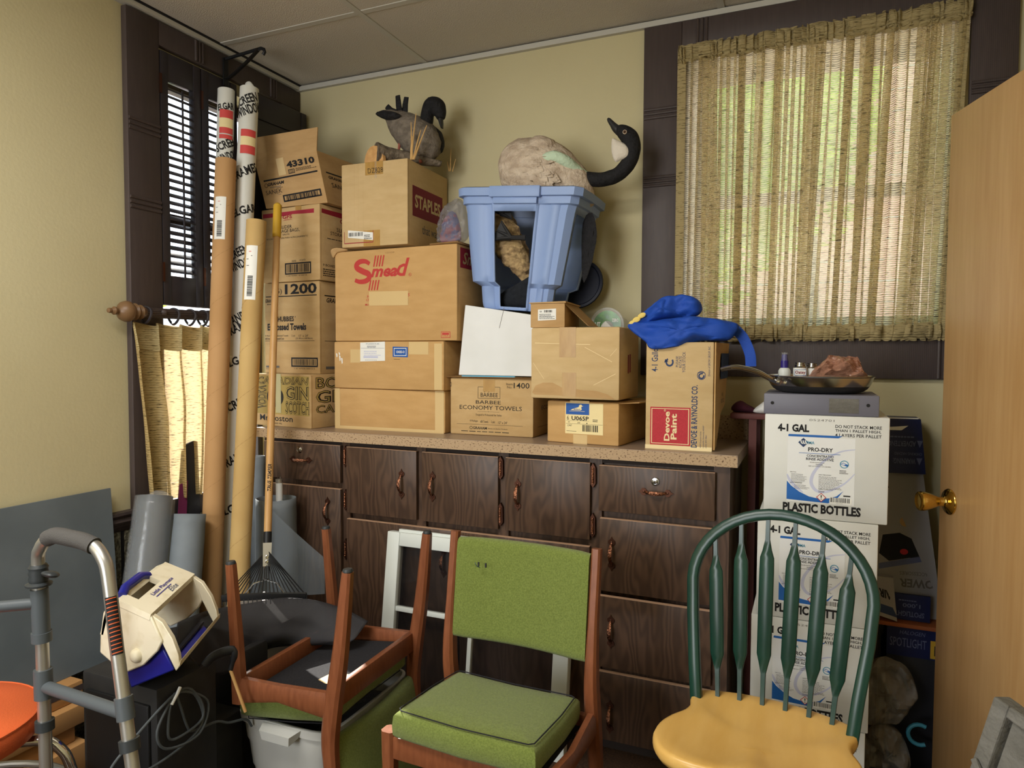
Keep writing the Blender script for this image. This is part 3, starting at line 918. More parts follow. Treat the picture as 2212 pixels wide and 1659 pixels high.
mb = MB()
mb.span(0.175, 2.008, -0.470, -0.04, 0.949, 0.984, 'particle')
mb.span(0.175, 2.008, -0.4705, -0.04, 0.9838, 0.985, 'worktop_top')
mb.span(2.0075, 2.009, -0.4695, -0.04, 0.9492, 0.985, 'worktop_top')
wt = tag(mb.build('worktop', None, at=(1.09, -0.25, 0.949)), 'speckled particleboard worktop with worn front edge carrying the stacked boxes', 'worktop')
mb = MB(); mb.span(0.175, 2.004, -0.058, -0.04, 0.985, 1.068, 'particle', 0.001); mb.build('backsplash', wt)

# ======================= BOXES ON THE WORKTOP =======================
class Bx:
    def __init__(self, p, w, d, h, yaw=0.0, roll=0.0, mt='card', bev=0.004, shear=0.0):
        self.M = Matrix.Translation(p) @ Matrix.Rotation(R(yaw), 4, 'Z') @ Matrix.Rotation(R(-roll), 4, 'Y')
        self.w, self.d, self.h = w, d, h
        A = self.M.to_3x3()
        self.o = V(p); self.x, self.y, self.z = A @ V((w, 0, 0)), A @ V((0, d, 0)), A @ V((0, 0, h))
        ux, uy, uz = self.x.normalized(), self.y.normalized(), self.z.normalized()
        self.F = (self.o, self.x, self.z, -uy)
        self.Rt = (self.o + self.x, self.y, self.z, ux)
        self.T = (self.o + self.z, self.x, self.y, uz)
        self.mb = MB()
        self.mt = mt
        r = random.Random(int(1000 * (p[0] + p[2])))
        # softened carton: subdivided faces, slightly bowed and dented
        bm = bmesh.new()
        bmesh.ops.create_cube(bm, size=1)
        for v in bm.verts: v.co = V(((v.co.x + .5) * w, (v.co.y + .5) * d, (v.co.z + .5) * h))
        bmesh.ops.bevel(bm, geom=bm.edges[:], offset=bev, segments=2, profile=0.5, affect='EDGES')
        bm.verts.index_update()
        self.mb.add([v.co.copy() for v in bm.verts], [[v.index for v in f.verts] for f in bm.faces], mt, self.M)
        bm.free()
        # seam along the vertical edge and the flap line on the sides
        self.mb.rect(self.Rt, 0.02, 0.02, 0.026, 0.98, 'card_edge', 0.3) if mt.startswith('card') and mt != 'card_white' else None
    def strip(self, F, u0, v0, u1, v1, mt, name='tape', k=1.2, tilt=0.0, label=None):
        m2 = MB(); m2.rect(F, u0, v0, u1, v1, mt, k, tilt); self.kids = getattr(self, 'kids', []); self.kids.append((m2, name, label))
        return m2
    def done(self, label, cat='box', name='cardboard_box', group='cardboard boxes piled on the worktop'):
        b = self.o + self.x / 2 + self.y / 2
        o = self.mb.build(name, None, at=b)
        tag(o, label, cat, group)
        for m2, nm, lb in getattr(self, 'kids', []):
            m2.build(nm, o, label=lb)
        self.obj = o
        return o

# --- liquor carton at the left end ---
b = Bx((0.097, -0.377, 0.985), 0.320, 0.28, 0.212, yaw=-7.8, mt='card_tan')
m, F = b.mb, b.F
m.rect(F, 0.02, 0.23, 0.975, 0.965, 'ink_olive', 0.6)
def outline(F, s, u0, v0, u1, v1, rot=0, shear=0.0, k=1):
    m.text(F, s, u0, v0, u1, v1, 'ink_black', 0.035, rot, shear, k)
    m.text(F, s, u0 + 0.009 * (u1 - u0), v0 + 0.045 * (v1 - v0), u1 - 0.009 * (u1 - u0), v1 - 0.045 * (v1 - v0), 'ink_olive', -0.012, rot, shear, k + 0.8)
outline(F, 'CANADIAN', 0.03, 0.80, 0.965, 0.945, shear=0.15)
outline(F, 'VODKA', 0.03, 0.33, 0.205, 0.775, rot=90)
outline(F, 'GIN', 0.55, 0.52, 0.965, 0.775)
outline(F, 'SCOTCH', 0.55, 0.25, 0.975, 0.495)
m.disc(F, 0.365, 0.56, 0.165, 0.205, 'ink_olive', 1.0); m.disc(F, 0.365, 0.56, 0.155, 0.19, 'ink_black', 1.4)
m.shape(F, [(0.40, 0.43), (0.45, 0.47), (0.43, 0.55), (0.46, 0.62), (0.42, 0.70), (0.39, 0.6)], 'ink_olive', 1.8)
m.text(F, 'Mr.Boston', 0.075, 0.10, 0.68, 0.215, 'ink_black', 0.012)
m.text(F, '6-500 ML', 0.30, 0.042, 0.49, 0.075, 'ink_black')
G = b.Rt
outline(G, 'BOUR', 0.09, 0.73, 0.99, 0.95); outline(G, 'GIN', 0.09, 0.46, 0.80, 0.70); outline(G, 'CANAD', 0.09, 0.27, 0.99, 0.43)
b.strip(F, 0.375, 0.26, 0.475, 1.0, 'tape_paper', 'paper_strip', 2.5)
b.done('liquor carton with big outlined GIN and SCOTCH lettering, bottom of the left stack')

# --- towel carton 1200 ---
b = Bx((0.102, -0.328, 1.197), 0.296, 0.29, 0.372, yaw=-3, mt='card_tan')
m, F, G = b.mb, b.F, b.Rt
m.text(F, '(75)', 0.13, 0.865, 0.33, 0.935); m.text(F, '1200', 0.385, 0.868, 0.955, 0.982, bold=0.03)
m.rect(F, 0.03, 0.845, 0.955, 0.855, 'ink_black'); m.text(F, 'GRAHAM', 0.02, 0.785, 0.185, 0.825, bold=0.02, shear=0.2); m.lines(F, 0.05, 0.762, 0.18, 0.778, 1, 'ink_black')
m.text(F, 'CHUBBIES', 0.19, 0.572, 0.545, 0.63, bold=0.03); m.disc(F, 0.57, 0.622, 0.010, 0.008, 'ink_black', 1, 12, hole=0.6)
m.text(F, 'Embossed Towels', 0.055, 0.475, 0.765, 0.552, bold=0.04)
m.text(F, '15 Packages (5 Embossed Towels', 0.01, 0.404, 0.44, 0.426, bold=0.01); m.text(F, '2 ply', 0.50, 0.402, 0.565, 0.426); m.text(F, '12"  x  24"', 0.63, 0.404, 0.80, 0.426)
m.text(F, '600 Embossed Towels/Case', 0.01, 0.374, 0.36, 0.396, bold=0.01); m.text(F, '(30.48cm x 60.96cm)', 0.575, 0.372, 0.875, 0.396)
m.rect(F, 0.01, 0.358, 0.91, 0.362, 'ink_black')
m.frame(F, 0.49, 0.075, 0.965, 0.178, 0.022, 0.016, 'ink_black'); m.barcode(F, 0.53, 0.095, 0.925, 0.158, n=34, seed=4); m.text(F, '1 07 47036 00012 0', 0.545, 0.05, 0.91, 0.065)
m.rect(F, 0.02, 0.062, 0.27, 0.085, 'ink_grey'); m.lines(F, 0.02, 0.045, 0.27, 0.058, 1)
m.rect(G, 0.10, 0.842, 0.9, 0.854, 'ink_black'); m.text(G, 'GRAHAM', 0.14, 0.775, 0.5, 0.825, bold=0.02, shear=0.2); m.rect(G, 0.10, 0.355, 0.9, 0.36, 'ink_black'); m.rect(G, 0.12, 0.05, 0.8, 0.08, 'ink_grey')
b.done('tan carton printed 1200 and Embossed Towels, second from the bottom of the left stack')

# --- storage bag carton (open top) ---
b = Bx((0.093, -0.330, 1.571), 0.316, 0.28, 0.300, yaw=-4, mt='card_tan')
m, F, G = b.mb, b.F, b.Rt
m.shape(F, [(0.03, 0.885), (0.35, 0.885), (0.55, 0.90), (0.72, 0.892), (0.91, 0.885), (0.91, 0.942), (0.03, 0.942)], 'ink_darkred')
m.text(F, 'GFS', 0.375, 0.848, 0.54, 0.897, 'ink_darkred', 0.03); m.shape(F, [(0.37, 0.82), (0.42, 0.836), (0.54, 0.836), (0.54, 0.832), (0.42, 0.828)], 'ink_darkred')
m.text(F, 'SLIDER', 0.33, 0.718, 0.535, 0.762, bold=0.012); m.text(F, 'STORAGE BAGS', 0.20, 0.664, 0.65, 0.71, bold=0.008); m.disc(F, 0.665, 0.668, 0.006, 0.006, 'ink_black')
m.text(F, 'GALLON', 0.375, 0.628, 0.49, 0.65); m.text(F, 'BOLSAS CORREDERA PARA ALMACENAMIENTO', 0.095, 0.582, 0.805, 0.604)
m.lines(F, 0.53, 0.262, 0.63, 0.29, 2, 'ink_black'); m.text(F, '415470', 0.66, 0.266, 0.76, 0.29)
m.frame(F, 0.41, 0.095, 0.855, 0.25, 0.02, 0.018, 'ink_black'); m.barcode(F, 0.445, 0.12, 0.82, 0.228, n=30, seed=9); m.text(F, '1 00 93901 41547 8', 0.44, 0.068, 0.78, 0.085)
m.shape(G, [(0.04, 0.885), (0.5, 0.87), (0.95, 0.89), (0.95, 0.942), (0.04, 0.942)], 'ink_darkred')
m.text(G, 'GFS', 0.42, 0.80, 0.62, 0.86, 'ink_darkred', 0.02); m.text(G, 'SLIDER', 0.35, 0.68, 0.65, 0.73); m.text(G, 'STORAGE BAGS', 0.22, 0.62, 0.78, 0.665); m.lines(G, 0.15, 0.56, 0.85, 0.58, 1, 'ink_black')
m.text(G, '9 BOXES OF 75', 0.06, 0.19, 0.5, 0.22); m.lines(G, 0.06, 0.06, 0.5, 0.17, 4, 'ink_black')
b.strip(F, 0.60, 0.945, 0.70, 1.0, 'tape', 'tape', 1.6)
b.done('tan storage bag carton with dark red band across its top, third in the left stack')

# --- tilted carton with raised flap ---
b = Bx((0.112, -0.335, 1.905), 0.325, 0.24, 0.205, yaw=5, roll=4, mt='card')
b.o, b.kids = b.o, []
m = MB(); b.mb = m
# body built from its own leaning corners
fl = [V((0.128, -0.340, 1.8735)), V((0.438, -0.340, 1.8735)), V((0.378, -0.330, 2.086)), V((0.064, -0.330, 2.066))]
bk = [p + V((0.015, 0.24, 0.0)) for p in fl]
m.hexa(fl, bk, 'card')
lo = V((0.124, -0.341, 1.858))
F = (lo, V((0.316, 0.0, 0.018)), V((-0.060, 0.0105, 0.2095)), V((0, -1, 0.05)))
m.text(F, '43310', 0.49, 0.775, 0.935, 0.905, bold=0.045)
m.frame(F, 0.50, 0.66, 0.60, 0.745, 0.008, 0.012, 'ink_black'); m.text(F, 'USA', 0.515, 0.675, 0.585, 0.73); m.lines(F, 0.62, 0.69, 0.95, 0.755, 3, 'ink_black')
m.rect(F, 0.077, 0.598, 0.945, 0.628, 'ink_black')
m.disc(F, 0.105, 0.515, 0.028, 0.042, 'ink_black', 1, 18, hole=0.8); m.text(F, 'GRAHAM', 0.13, 0.495, 0.40, 0.56, bold=0.03, shear=0.25); m.lines(F, 0.16, 0.455, 0.40, 0.485, 1, 'ink_grey'); m.lines(F, 0.26, 0.43, 0.40, 0.448, 1, 'ink_black')
m.text(F, 'SANEK', 0.075, 0.33, 0.34, 0.415, bold=-0.004); m.lines(F, 0.26, 0.30, 0.34, 0.318, 1)
m.frame(F, 0.335, 0.135, 0.935, 0.275, 0.022, 0.028, 'ink_black'); m.barcode(F, 0.385, 0.14, 0.885, 0.245, n=38, seed=12)
Gr = (fl[1] + V((0.0005, 0, 0)), bk[1] - fl[1], fl[2] - fl[1], V((1, 0, 0.2)))
m.rect(Gr, 0.12, 0.60, 0.9, 0.625, 'ink_black'); m.text(Gr, 'GRAHAM', 0.16, 0.50, 0.55, 0.56, bold=0.02, shear=0.2); m.text(Gr, 'SANEK', 0.2, 0.34, 0.62, 0.43)
ob = m.build('cardboard_box', None, at=(0.25, -0.22, 1.874))
tag(ob, 'open tan carton printed 43310 and SANEK, tilted on top of the left stack', 'box', 'cardboard boxes piled on the worktop')
m = MB(); m.hexa([fl[3], fl[2], fl[2] + V((0, 0.004, 0)), fl[3] + V((0, 0.004, 0))], [V((0.068, -0.345, 2.166)), V((0.384, -0.330, 2.176)), V((0.384, -0.326, 2.176)), V((0.068, -0.341, 2.166))], 'card'); m.build('flap', ob)
m = MB(); m.rect(F, 0.34, 0.66, 0.46, 1.0, 'tape_pale', 1.0); m.build('tape', ob)

# --- plain carton, bottom of second stack ---
b = Bx((0.476, -0.352, 0.985), 0.487, 0.30, 0.158, yaw=1.5, mt='card_orange', bev=0.006)
b.strip(b.F, 0.0, 0.0, 0.05, 1.0, 'tape_pale'); b.strip(b.F, 0.915, 0.0, 0.99, 1.0, 'tape_pale'); b.strip(b.F, 0.05, 0.0, 0.915, 0.075, 'tape_pale')
b.done('plain wide tan carton with taped ends, bottom of the stack under the big red-lettered carton')
# --- labelled carton ---
b = Bx((0.468, -0.345, 1.144), 0.500, 0.32, 0.183, yaw=-1.5, mt='card_orange', bev=0.006)
m, F = b.mb, b.F
l1 = b.strip(F, 0.255, 0.585, 0.485, 0.985, 'paper', 'paper_label', 1.5, 0.02, 'white typed address label')
l1.text(F, 'P.M. JACKSON CO., INC.', 0.31, 0.925, 0.435, 0.96, 'ink_navy', k=2); l1.lines(F, 0.32, 0.87, 0.43, 0.915, 2, 'ink_navy', 2); l1.rect(F, 0.262, 0.855, 0.48, 0.859, 'ink_navy', 2)
l1.lines(F, 0.29, 0.70, 0.45, 0.82, 3, 'ink_lilac', 2); l1.rect(F, 0.285, 0.65, 0.42, 0.69, 'ink_lilac', 2); l1.lines(F, 0.30, 0.605, 0.45, 0.62, 1, 'ink_grey', 2)
l2 = b.strip(F, 0.555, 0.675, 0.69, 0.885, 'label_blue', 'sticker', 1.5, -0.01, 'small blue sticker')
l2.frame(F, 0.567, 0.70, 0.678, 0.86, 0.004, 0.012, 'paper', 2); l2.text(F, 'OXISS-O', 0.588, 0.755, 0.662, 0.805, 'paper', 0.02, k=2)
m.rect(F, 0.565, 0.625, 0.62, 0.632, 'ink_black')
b.strip(F, 0.16, 0.55, 0.255, 0.83, 'tape_pale'); b.strip(F, 0.70, 0.73, 0.87, 0.985, 'tape_pale'); b.strip(F, 0.92, 0.02, 0.985, 0.95, 'tape_pale')
for q in ((0.02, 0.66, 0.035, 0.75), (0.045, 0.70, 0.06, 0.77), (0.05, 0.58, 0.065, 0.70), (0.07, 0.52, 0.085, 0.65)): m.shape(F, [(q[0], q[3]), (q[0] + 0.006, q[1]), (q[2], q[1] + 0.02), (q[2] - 0.002, q[3] - 0.01)], 'paper')
b.done('crushed tan carton with a white label and a small blue sticker, under the red-lettered carton')
# --- red script carton ---
b = Bx((0.468, -0.338, 1.328), 0.554, 0.29, 0.350, yaw=-2.0, mt='card_orange', bev=0.006)
m, F = b.mb, b.F
cur = [(0.305, 0.845), (0.27, 0.875), (0.225, 0.875), (0.195, 0.845), (0.20, 0.805), (0.25, 0.765), (0.295, 0.735), (0.30, 0.69), (0.27, 0.66), (0.22, 0.655), (0.18, 0.675)]
sp = smooth_path([(u, v, 0) for u, v in cur], 5)
wd = [0.030 * (0.75 + 0.45 * math.sin(math.pi * i / (len(sp) - 1))) for i in range(len(sp))]
Lp, Rp = [], []
for i, p in enumerate(sp):
    t = (sp[min(i + 1, len(sp) - 1)] - sp[max(i - 1, 0)]); t = V((t.x * 0.556, t.y * 0.35, 0)).normalized()
    nx, ny = -t.y, t.x
    Lp.append(m.face_pt(F, p.x + nx * wd[i] / 0.556 * 0.32, p.y + ny * wd[i] / 0.35 * 0.32)); Rp.append(m.face_pt(F, p.x - nx * wd[i] / 0.556 * 0.32, p.y - ny * wd[i] / 0.35 * 0.32))
n_ = len(sp); m.add(Lp + Rp, [(i, i + 1, n_ + i + 1, n_ + i) for i in range(n_ - 1)], 'ink_red')
m.text(F, 'mea', 0.315, 0.695, 0.535, 0.79, 'ink_red', 0.035, shear=0.3); m.text(F, 'd', 0.53, 0.695, 0.635, 0.885, 'ink_red', 0.02, shear=0.3)
for k in range(4):
    u = 0.335 + 0.023 * k; m.shape(F, [(u, 0.81), (u + 0.011, 0.81), (u + 0.027, 0.93), (u + 0.016, 0.93)], 'ink_red')
    u = 0.293 + 0.023 * k; m.shape(F, [(u, 0.555), (u + 0.011, 0.555), (u + 0.027, 0.665), (u + 0.016, 0.665)], 'ink_red')
m.disc(F, 0.638, 0.705, 0.012, 0.018, 'ink_red', 1, 18, hole=0.8); m.text(F, 'R', 0.633, 0.697, 0.643, 0.713, 'ink_red')
m.text(F, 'HANGING FILE FOLDERS', 0.282, 0.475, 0.635, 0.508, 'ink_red', 0.01, shear=0.2); m.text(F, 'CHICAGO, IL', 0.275, 0.435, 0.42, 0.465, 'ink_red', 0.01, shear=0.2); m.text(F, 'McGREGOR, TX   LOGAN, OH', 0.265, 0.385, 0.592, 0.412, 'ink_red', 0.01, shear=0.2)
m.rect(F, 0.88, 0.03, 0.95, 0.095, 'ink_red', 1); m.rect(F, 0.884, 0.036, 0.946, 0.089, 'card_orange', 1.5); m.rect(F, 0.889, 0.06, 0.941, 0.083, 'ink_red', 2); m.text(F, 'USA', 0.892, 0.041, 0.938, 0.057, 'ink_red', k=2)
m.text(F, '123358', 0.44, 0.945, 0.51, 0.962, 'card_edge')
b.strip(F, 0.30, 0.385, 0.622, 0.538, 'tape_pale', 'blank_label', 1.8, -0.008, 'blank cream label')
G = b.Rt
m.rect(G, 0.08, 0.76, 0.9, 0.97, 'ink_darkred'); m.text(G, 'Smead', 0.14, 0.80, 0.8, 0.93, 'card_tan', 0.02, shear=0.3, k=2)
ob = b.done('large tan carton with red script lettering in the middle of the pile')
mbf = MB(); mbf.puff([(0.462, -0.335, 1.655), (0.455, -0.345, 1.684), (0.49, -0.35, 1.692), (0.53, -0.335, 1.684), (0.50, -0.33, 1.676), (0.475, -0.33, 1.668)], (0, -1, 0), 0.006, 'card', crumple=0.004); mbf.build('torn_corner', ob)
mbf = MB(); mbf.hexa([(0.90, -0.34, 1.681), (1.03, -0.365, 1.681), (1.02, -0.10, 1.681), (0.90, -0.10, 1.681)], [(0.90, -0.345, 1.685), (1.035, -0.372, 1.684), (1.025, -0.10, 1.686), (0.90, -0.10, 1.688)], 'card'); mbf.build('flap', ob)
# --- office store carton ---
b = Bx((0.514, -0.352, 1.690), 0.292, 0.33, 0.318, yaw=2.0, mt='card_pale')
m, F, G = b.mb, b.F, b.Rt
m.rect(F, 0.04, 0.045, 0.047, 0.19, 'ink_darkred'); m.rect(F, 0.483, 0.045, 0.49, 0.19, 'ink_darkred'); m.rect(F, 0.04, 0.045, 0.49, 0.055, 'ink_darkred')
b.strip(F, 0.37, 0.845, 0.64, 1.0, 'tape'); b.strip(F, 0.34, 0.0, 0.59, 0.19, 'tape', k=0.8)
b.strip(F, 0.515, 0.80, 0.545, 1.0, 'clear_film', k=2.2)
m.text(F, 'DZ828', 0.41, 0.865, 0.64, 0.925, 'ink_black', -0.012, k=3, shear=-0.1)
l1 = b.strip(F, 0.10, 0.095, 0.485, 0.185, 'paper', 'barcode_label', 1.6, -0.045, 'white barcode label')
l1.barcode(F, 0.115, 0.13, 0.33, 0.175, n=26, k=2.2, seed=5); l1.lines(F, 0.35, 0.09, 0.47, 0.15, 3, 'ink_black', 2.2)
m.rect(G, 0.11, 0.355, 0.86, 0.715, 'ink_maroon'); m.text(G, 'STAPLES', 0.165, 0.46, 0.80, 0.62, 'tape_pale', 0.03, k=2); m.text(G, 'that was easy', 0.34, 0.14, 0.98, 0.28, 'ink_grey', 0.01, k=1)
for v in (0.10, 0.16, 0.24): m.rect(F, 0.1 + v, 0.0, 0.102 + v, 1, 'card_tan', 0.4)
b.done('office-supply carton with maroon logo panel on its side, carrying the mounted duck')
# --- salon towel carton ---
b = Bx((0.979, -0.330, 0.985), 0.327, 0.29, 0.208, yaw=1.5, mt='card_tan', bev=0.006)
m, F, G = b.mb, b.F, b.Rt
m.text(F, 'O', 0.0, 0.84, 0.02, 0.925, bold=0.0); m.text(F, 'Item', 0.685, 0.885, 0.762, 0.925); m.text(F, 'No.', 0.695, 0.832, 0.755, 0.87); m.text(F, '1400', 0.772, 0.835, 0.955, 0.93, bold=0.005)
m.frame(F, 0.345, 0.645, 0.612, 0.85, 0.004, 0.006, 'ink_black'); m.text(F, 'BARBEE', 0.378, 0.675, 0.585, 0.745)
for u in (0.425, 0.475): m.disc(F, u, 0.795, 0.017, 0.032, 'ink_black'); m.shape(F, [(u - 0.01, 0.775), (u, 0.752), (u + 0.012, 0.77)], 'ink_black')
m.text(F, 'BARBEE', 0.32, 0.552, 0.62, 0.612); m.text(F, 'ECONOMY TOWELS', 0.12, 0.45, 0.868, 0.522)
m.rect(F, 0.34, 0.415, 0.465, 0.418, 'ink_black'); m.rect(F, 0.48, 0.415, 0.605, 0.418, 'ink_black'); m.disc(F, 0.472, 0.4165, 0.004, 0.006, 'ink_black')
m.text(F, 'Designed for Professional Hair Stylists', 0.32, 0.335, 0.63, 0.378)
m.text(F, '10 Packages', 0.245, 0.225, 0.345, 0.268); m.text(F, '600 Towels', 0.375, 0.222, 0.47, 0.265); m.text(F, '2 ply', 0.505, 0.215, 0.55, 0.262); m.text(F, '12" x 24"', 0.59, 0.215, 0.70, 0.258)
m.rect(F, 0.085, 0.188, 0.88, 0.192, 'ink_black'); m.disc(F, 0.262, 0.128, 0.018, 0.028, 'ink_black', hole=0.75); m.text(F, 'GRAHAM', 0.285, 0.105, 0.455, 0.152, bold=0.02); m.text(F, 'Beauty and Barber Products', 0.47, 0.11, 0.70, 0.135); m.lines(F, 0.14, 0.06, 0.92, 0.085, 1, 'ink_black')
m.text(G, 'ECONOMY', 0.3, 0.45, 0.95, 0.52); m.rect(G, 0.15, 0.16, 0.9, 0.165, 'ink_black')
b.strip(F, 0.41, 0.765, 0.55, 0.99, 'tape')
ob = b.done('tan salon towel carton with thin black lettering, under the white carton')
mbf = MB(); mbf.hexa([(0.965, -0.335, 1.194), (1.31, -0.335, 1.194), (1.31, -0.05, 1.195), (0.975, -0.05, 1.195)], [(0.955, -0.345, 1.198), (1.31, -0.342, 1.198), (1.31, -0.05, 1.1995), (0.975, -0.05, 1.2)], 'card'); mbf.build('flap', ob)
mat('towel_blue', (96, 172, 206), rough=0.9)
mbf = MB(); mbf.span(1.03, 1.24, -0.336, -0.32, 1.1945, 1.2015, 'towel_blue'); mbf.build('blue_wrapper', ob, label='sliver of light blue wrapper under the lid')
# --- white carton, leaning ---
m = MB()
y0, y1 = -0.335, -0.05
a = [(1.016, y0, 1.203), (1.338, y0, 1.202), (1.338, y1, 1.202), (1.020, y1, 1.203)]
c = [(1.043, y0, 1.458), (1.338, y0, 1.412), (1.338, y1, 1.412), (1.043, y1, 1.458)]
m.hexa(a, c, 'card_white')
F = (V(a[0]), V(a[1]) - V(a[0]), V(c[0]) - V(a[0]), V((0, -1, 0)))
m.shape(F, [(0.45, 0.665), (0.455, 0.665), (0.49, 0.95), (0.485, 0.95)], 'ink_grey'); m.rect(F, 0.02, 0.70, 0.45, 0.704, 'paper', 0.6, -0.03)
ob = m.build('cardboard_box', None, at=(1.2, -0.19, 1.203), smooth=0, bevel=0.003)
tag(ob, 'blank glossy white carton under the blue plastic tub', 'box', 'cardboard boxes piled on the worktop')
# --- big taped carton ---
b = Bx((1.342, -0.440, 1.134), 0.304, 0.245, 0.234, yaw=-1.0, mt='card_pale', bev=0.007)
m, F, G = b.mb, b.F, b.Rt
b.strip(F, 0.335, 0.585, 0.52, 1.0, 'tape'); b.strip(F, 0.37, 0.04, 0.525, 0.37, 'tape')
m.shape(F, [(0.02, 0.08), (0.06, 0.18), (0.15, 0.225), (0.26, 0.225), (0.37, 0.16), (0.45, 0.16), (0.6, 0.13), (0.75, 0.125), (0.88, 0.08), (0.95, 0.02), (0.6, 0.03), (0.3, 0.05), (0.05, 0.05)], 'card', 0.5)
for q in ((0.05, 0.78, 0.68, 0.755), (0.03, 0.5, 0.16, 0.27), (0.72, 0.20, 0.96, 0.36), (0.62, 0.72, 0.92, 0.52), (0.9, 0.60, 0.97, 0.70)):
    m.shape(F, [(q[0], q[1]), (q[2], q[3]), (q[2], q[3] + 0.007), (q[0], q[1] + 0.007)], 'cream', 0.7)
m.rect(G, 0.40, 0.36, 0.46, 0.62, 'ink_maroon'); m.rect(G, 0.49, 0.37, 0.55, 0.63, 'ink_maroon')
b.done('large plain tan carton with two brown tape strips, under the small carton')
# --- small open carton on top ---
b = Bx((1.335, -0.425, 1.369), 0.118, 0.20, 0.080, yaw=4, mt='card', bev=0.002)
l1 = b.strip(b.F, 0.22, 0.30, 0.75, 0.76, 'paper', 'barcode_label', 1.5, 0.03, 'white barcode label')
F = b.F
l1.barcode(F, 0.40, 0.62, 0.64, 0.72, n=18, k=2.2, seed=8); l1.text(F, 'Ut', 0.27, 0.63, 0.33, 0.70, bold=0.03, k=2.2); l1.lines(F, 0.26, 0.36, 0.72, 0.58, 5, 'ink_black', 2.2)
ob = b.done('small tan carton with white barcode label and open flap, on the big taped carton')
T_ = b.M
mbf = MB(); mbf.hexa([T_ @ V((0.120, 0.0, 0.074)), T_ @ V((0.120, 0.2, 0.074)), T_ @ V((0.116, 0.2, 0.078)), T_ @ V((0.116, 0.0, 0.078))],
                     [T_ @ V((0.190, 0.04, 0.006)), T_ @ V((0.190, 0.2, 0.006)), T_ @ V((0.186, 0.2, 0.006)), T_ @ V((0.186, 0.04, 0.006))], 'card'); mbf.build('side_flap', ob)
mbf = MB(); mbf.hexa([T_ @ V((-0.004, -0.004, 0.080)), T_ @ V((0.122, -0.004, 0.080)), T_ @ V((0.122, 0.2, 0.080)), T_ @ V((-0.004, 0.2, 0.080))],
                     [T_ @ V((-0.004, -0.004, 0.083)), T_ @ V((0.122, -0.004, 0.086)), T_ @ V((0.122, 0.2, 0.084)), T_ @ V((-0.004, 0.2, 0.083))], 'card'); mbf.build('lid_flap', ob)
# --- lettered carton with yellow label ---
b = Bx((1.385, -0.395, 0.985), 0.256, 0.30, 0.140, yaw=-6, mt='card_orange', bev=0.006)
m, F = b.mb, b.F
l1 = b.strip(F, 0.265, 0.235, 0.79, 0.965, 'paper_yellow', 'paper_label', 1.4, 0.0, 'cream label with blue duck emblem')
l1.rect(F, 0.275, 0.69, 0.60, 0.955, 'label_blue', 2)
dk = [(0.34, 0.79), (0.38, 0.83), (0.42, 0.85), (0.455, 0.87), (0.46, 0.91), (0.475, 0.93), (0.495, 0.925), (0.50, 0.90), (0.52, 0.895), (0.495, 0.88), (0.49, 0.85), (0.50, 0.82), (0.48, 0.79)]
l1.shape(F, dk, 'paper_yellow', 2.6); l1.text(F, 'Midland', 0.385, 0.80, 0.475, 0.835, 'label_blue', 0.01, k=3.4); l1.rect(F, 0.32, 0.765, 0.54, 0.772, 'paper_yellow', 2.6)
l1.text(F, '6', 0.29, 0.56, 0.315, 0.66, k=2.2); l1.text(F, 'U065P', 0.355, 0.555, 0.595, 0.655, bold=0.02, k=2.2); l1.lines(F, 0.65, 0.54, 0.74, 0.61, 2, 'ink_black', 2.2)
l1.rect(F, 0.275, 0.545, 0.60, 0.549, 'ink_black', 2); l1.text(F, '60', 0.305, 0.495, 0.33, 0.525, k=2.2); l1.text(F, '240', 0.435, 0.485, 0.475, 0.515, k=2.2); l1.text(F, '1', 0.565, 0.48, 0.575, 0.51, k=2.2)
l1.rect(F, 0.275, 0.47, 0.785, 0.475, 'ink_black', 2); l1.text(F, 'L947', 0.30, 0.405, 0.36, 0.45, k=2.2); l1.barcode(F, 0.51, 0.30, 0.73, 0.455, n=22, k=2.2, seed=6); l1.lines(F, 0.285, 0.29, 0.47, 0.31, 1, 'ink_black', 2.2)
b.strip(F, 0.38, 0.0, 0.575, 0.22, 'tape_pale'); b.strip(F, 0.33, 0.92, 0.60, 1.02, 'tape_pale', k=1.0)
ob = b.done('tan carton with a cream label, blue duck emblem and U065P, under the big taped carton')
mbf = MB(); mbf.hexa([(1.644, -0.425, 1.125), (1.675, -0.13, 1.125), (1.672, -0.13, 1.123), (1.641, -0.425, 1.123)], [(1.70, -0.40, 1.128), (1.725, -0.15, 1.116), (1.725, -0.15, 1.113), (1.70, -0.40, 1.125)], 'card_orange'); mbf.build('flap', ob)
# --- paint carton standing on end ---
b = Bx((1.724, -0.418, 0.985), 0.206, 0.115, 0.334, yaw=0.8, mt='card_pale', bev=0.004)
m, F = b.mb, b.F
m.text(F, '4-1 Gallons', 0.085, 0.725, 0.18, 1.12 - 0.13, 'ink_navy', 0.01, 90)
m.disc(F, 0.355, 0.815, 0.062, 0.042, 'ink_navy', 1, 20, 120, 400, hole=0.6); m.shape(F, [(0.275, 0.81), (0.335, 0.82), (0.29, 0.845)], 'ink_navy')
m.text(F, 'PLEASE', 0.447, 0.77, 0.485, 0.87, 'ink_navy', 0, 90); m.text(F, 'ROTATE', 0.497, 0.765, 0.537, 0.87, 'ink_navy', 0, 90); m.text(F, 'YOUR STOCK', 0.545, 0.72, 0.59, 0.91, 'ink_navy', 0, 90)
m.disc(F, 0.825, 0.695, 0.062, 0.04, 'ink_navy', 1, 24, hole=0.85); m.disc(F, 0.825, 0.69, 0.045, 0.028, 'ink_navy', 1, 20, 60, 380, hole=0.55); m.disc(F, 0.815, 0.715, 0.05, 0.012, 'ink_navy', 1.5, 16, 20, 170, hole=0.5)
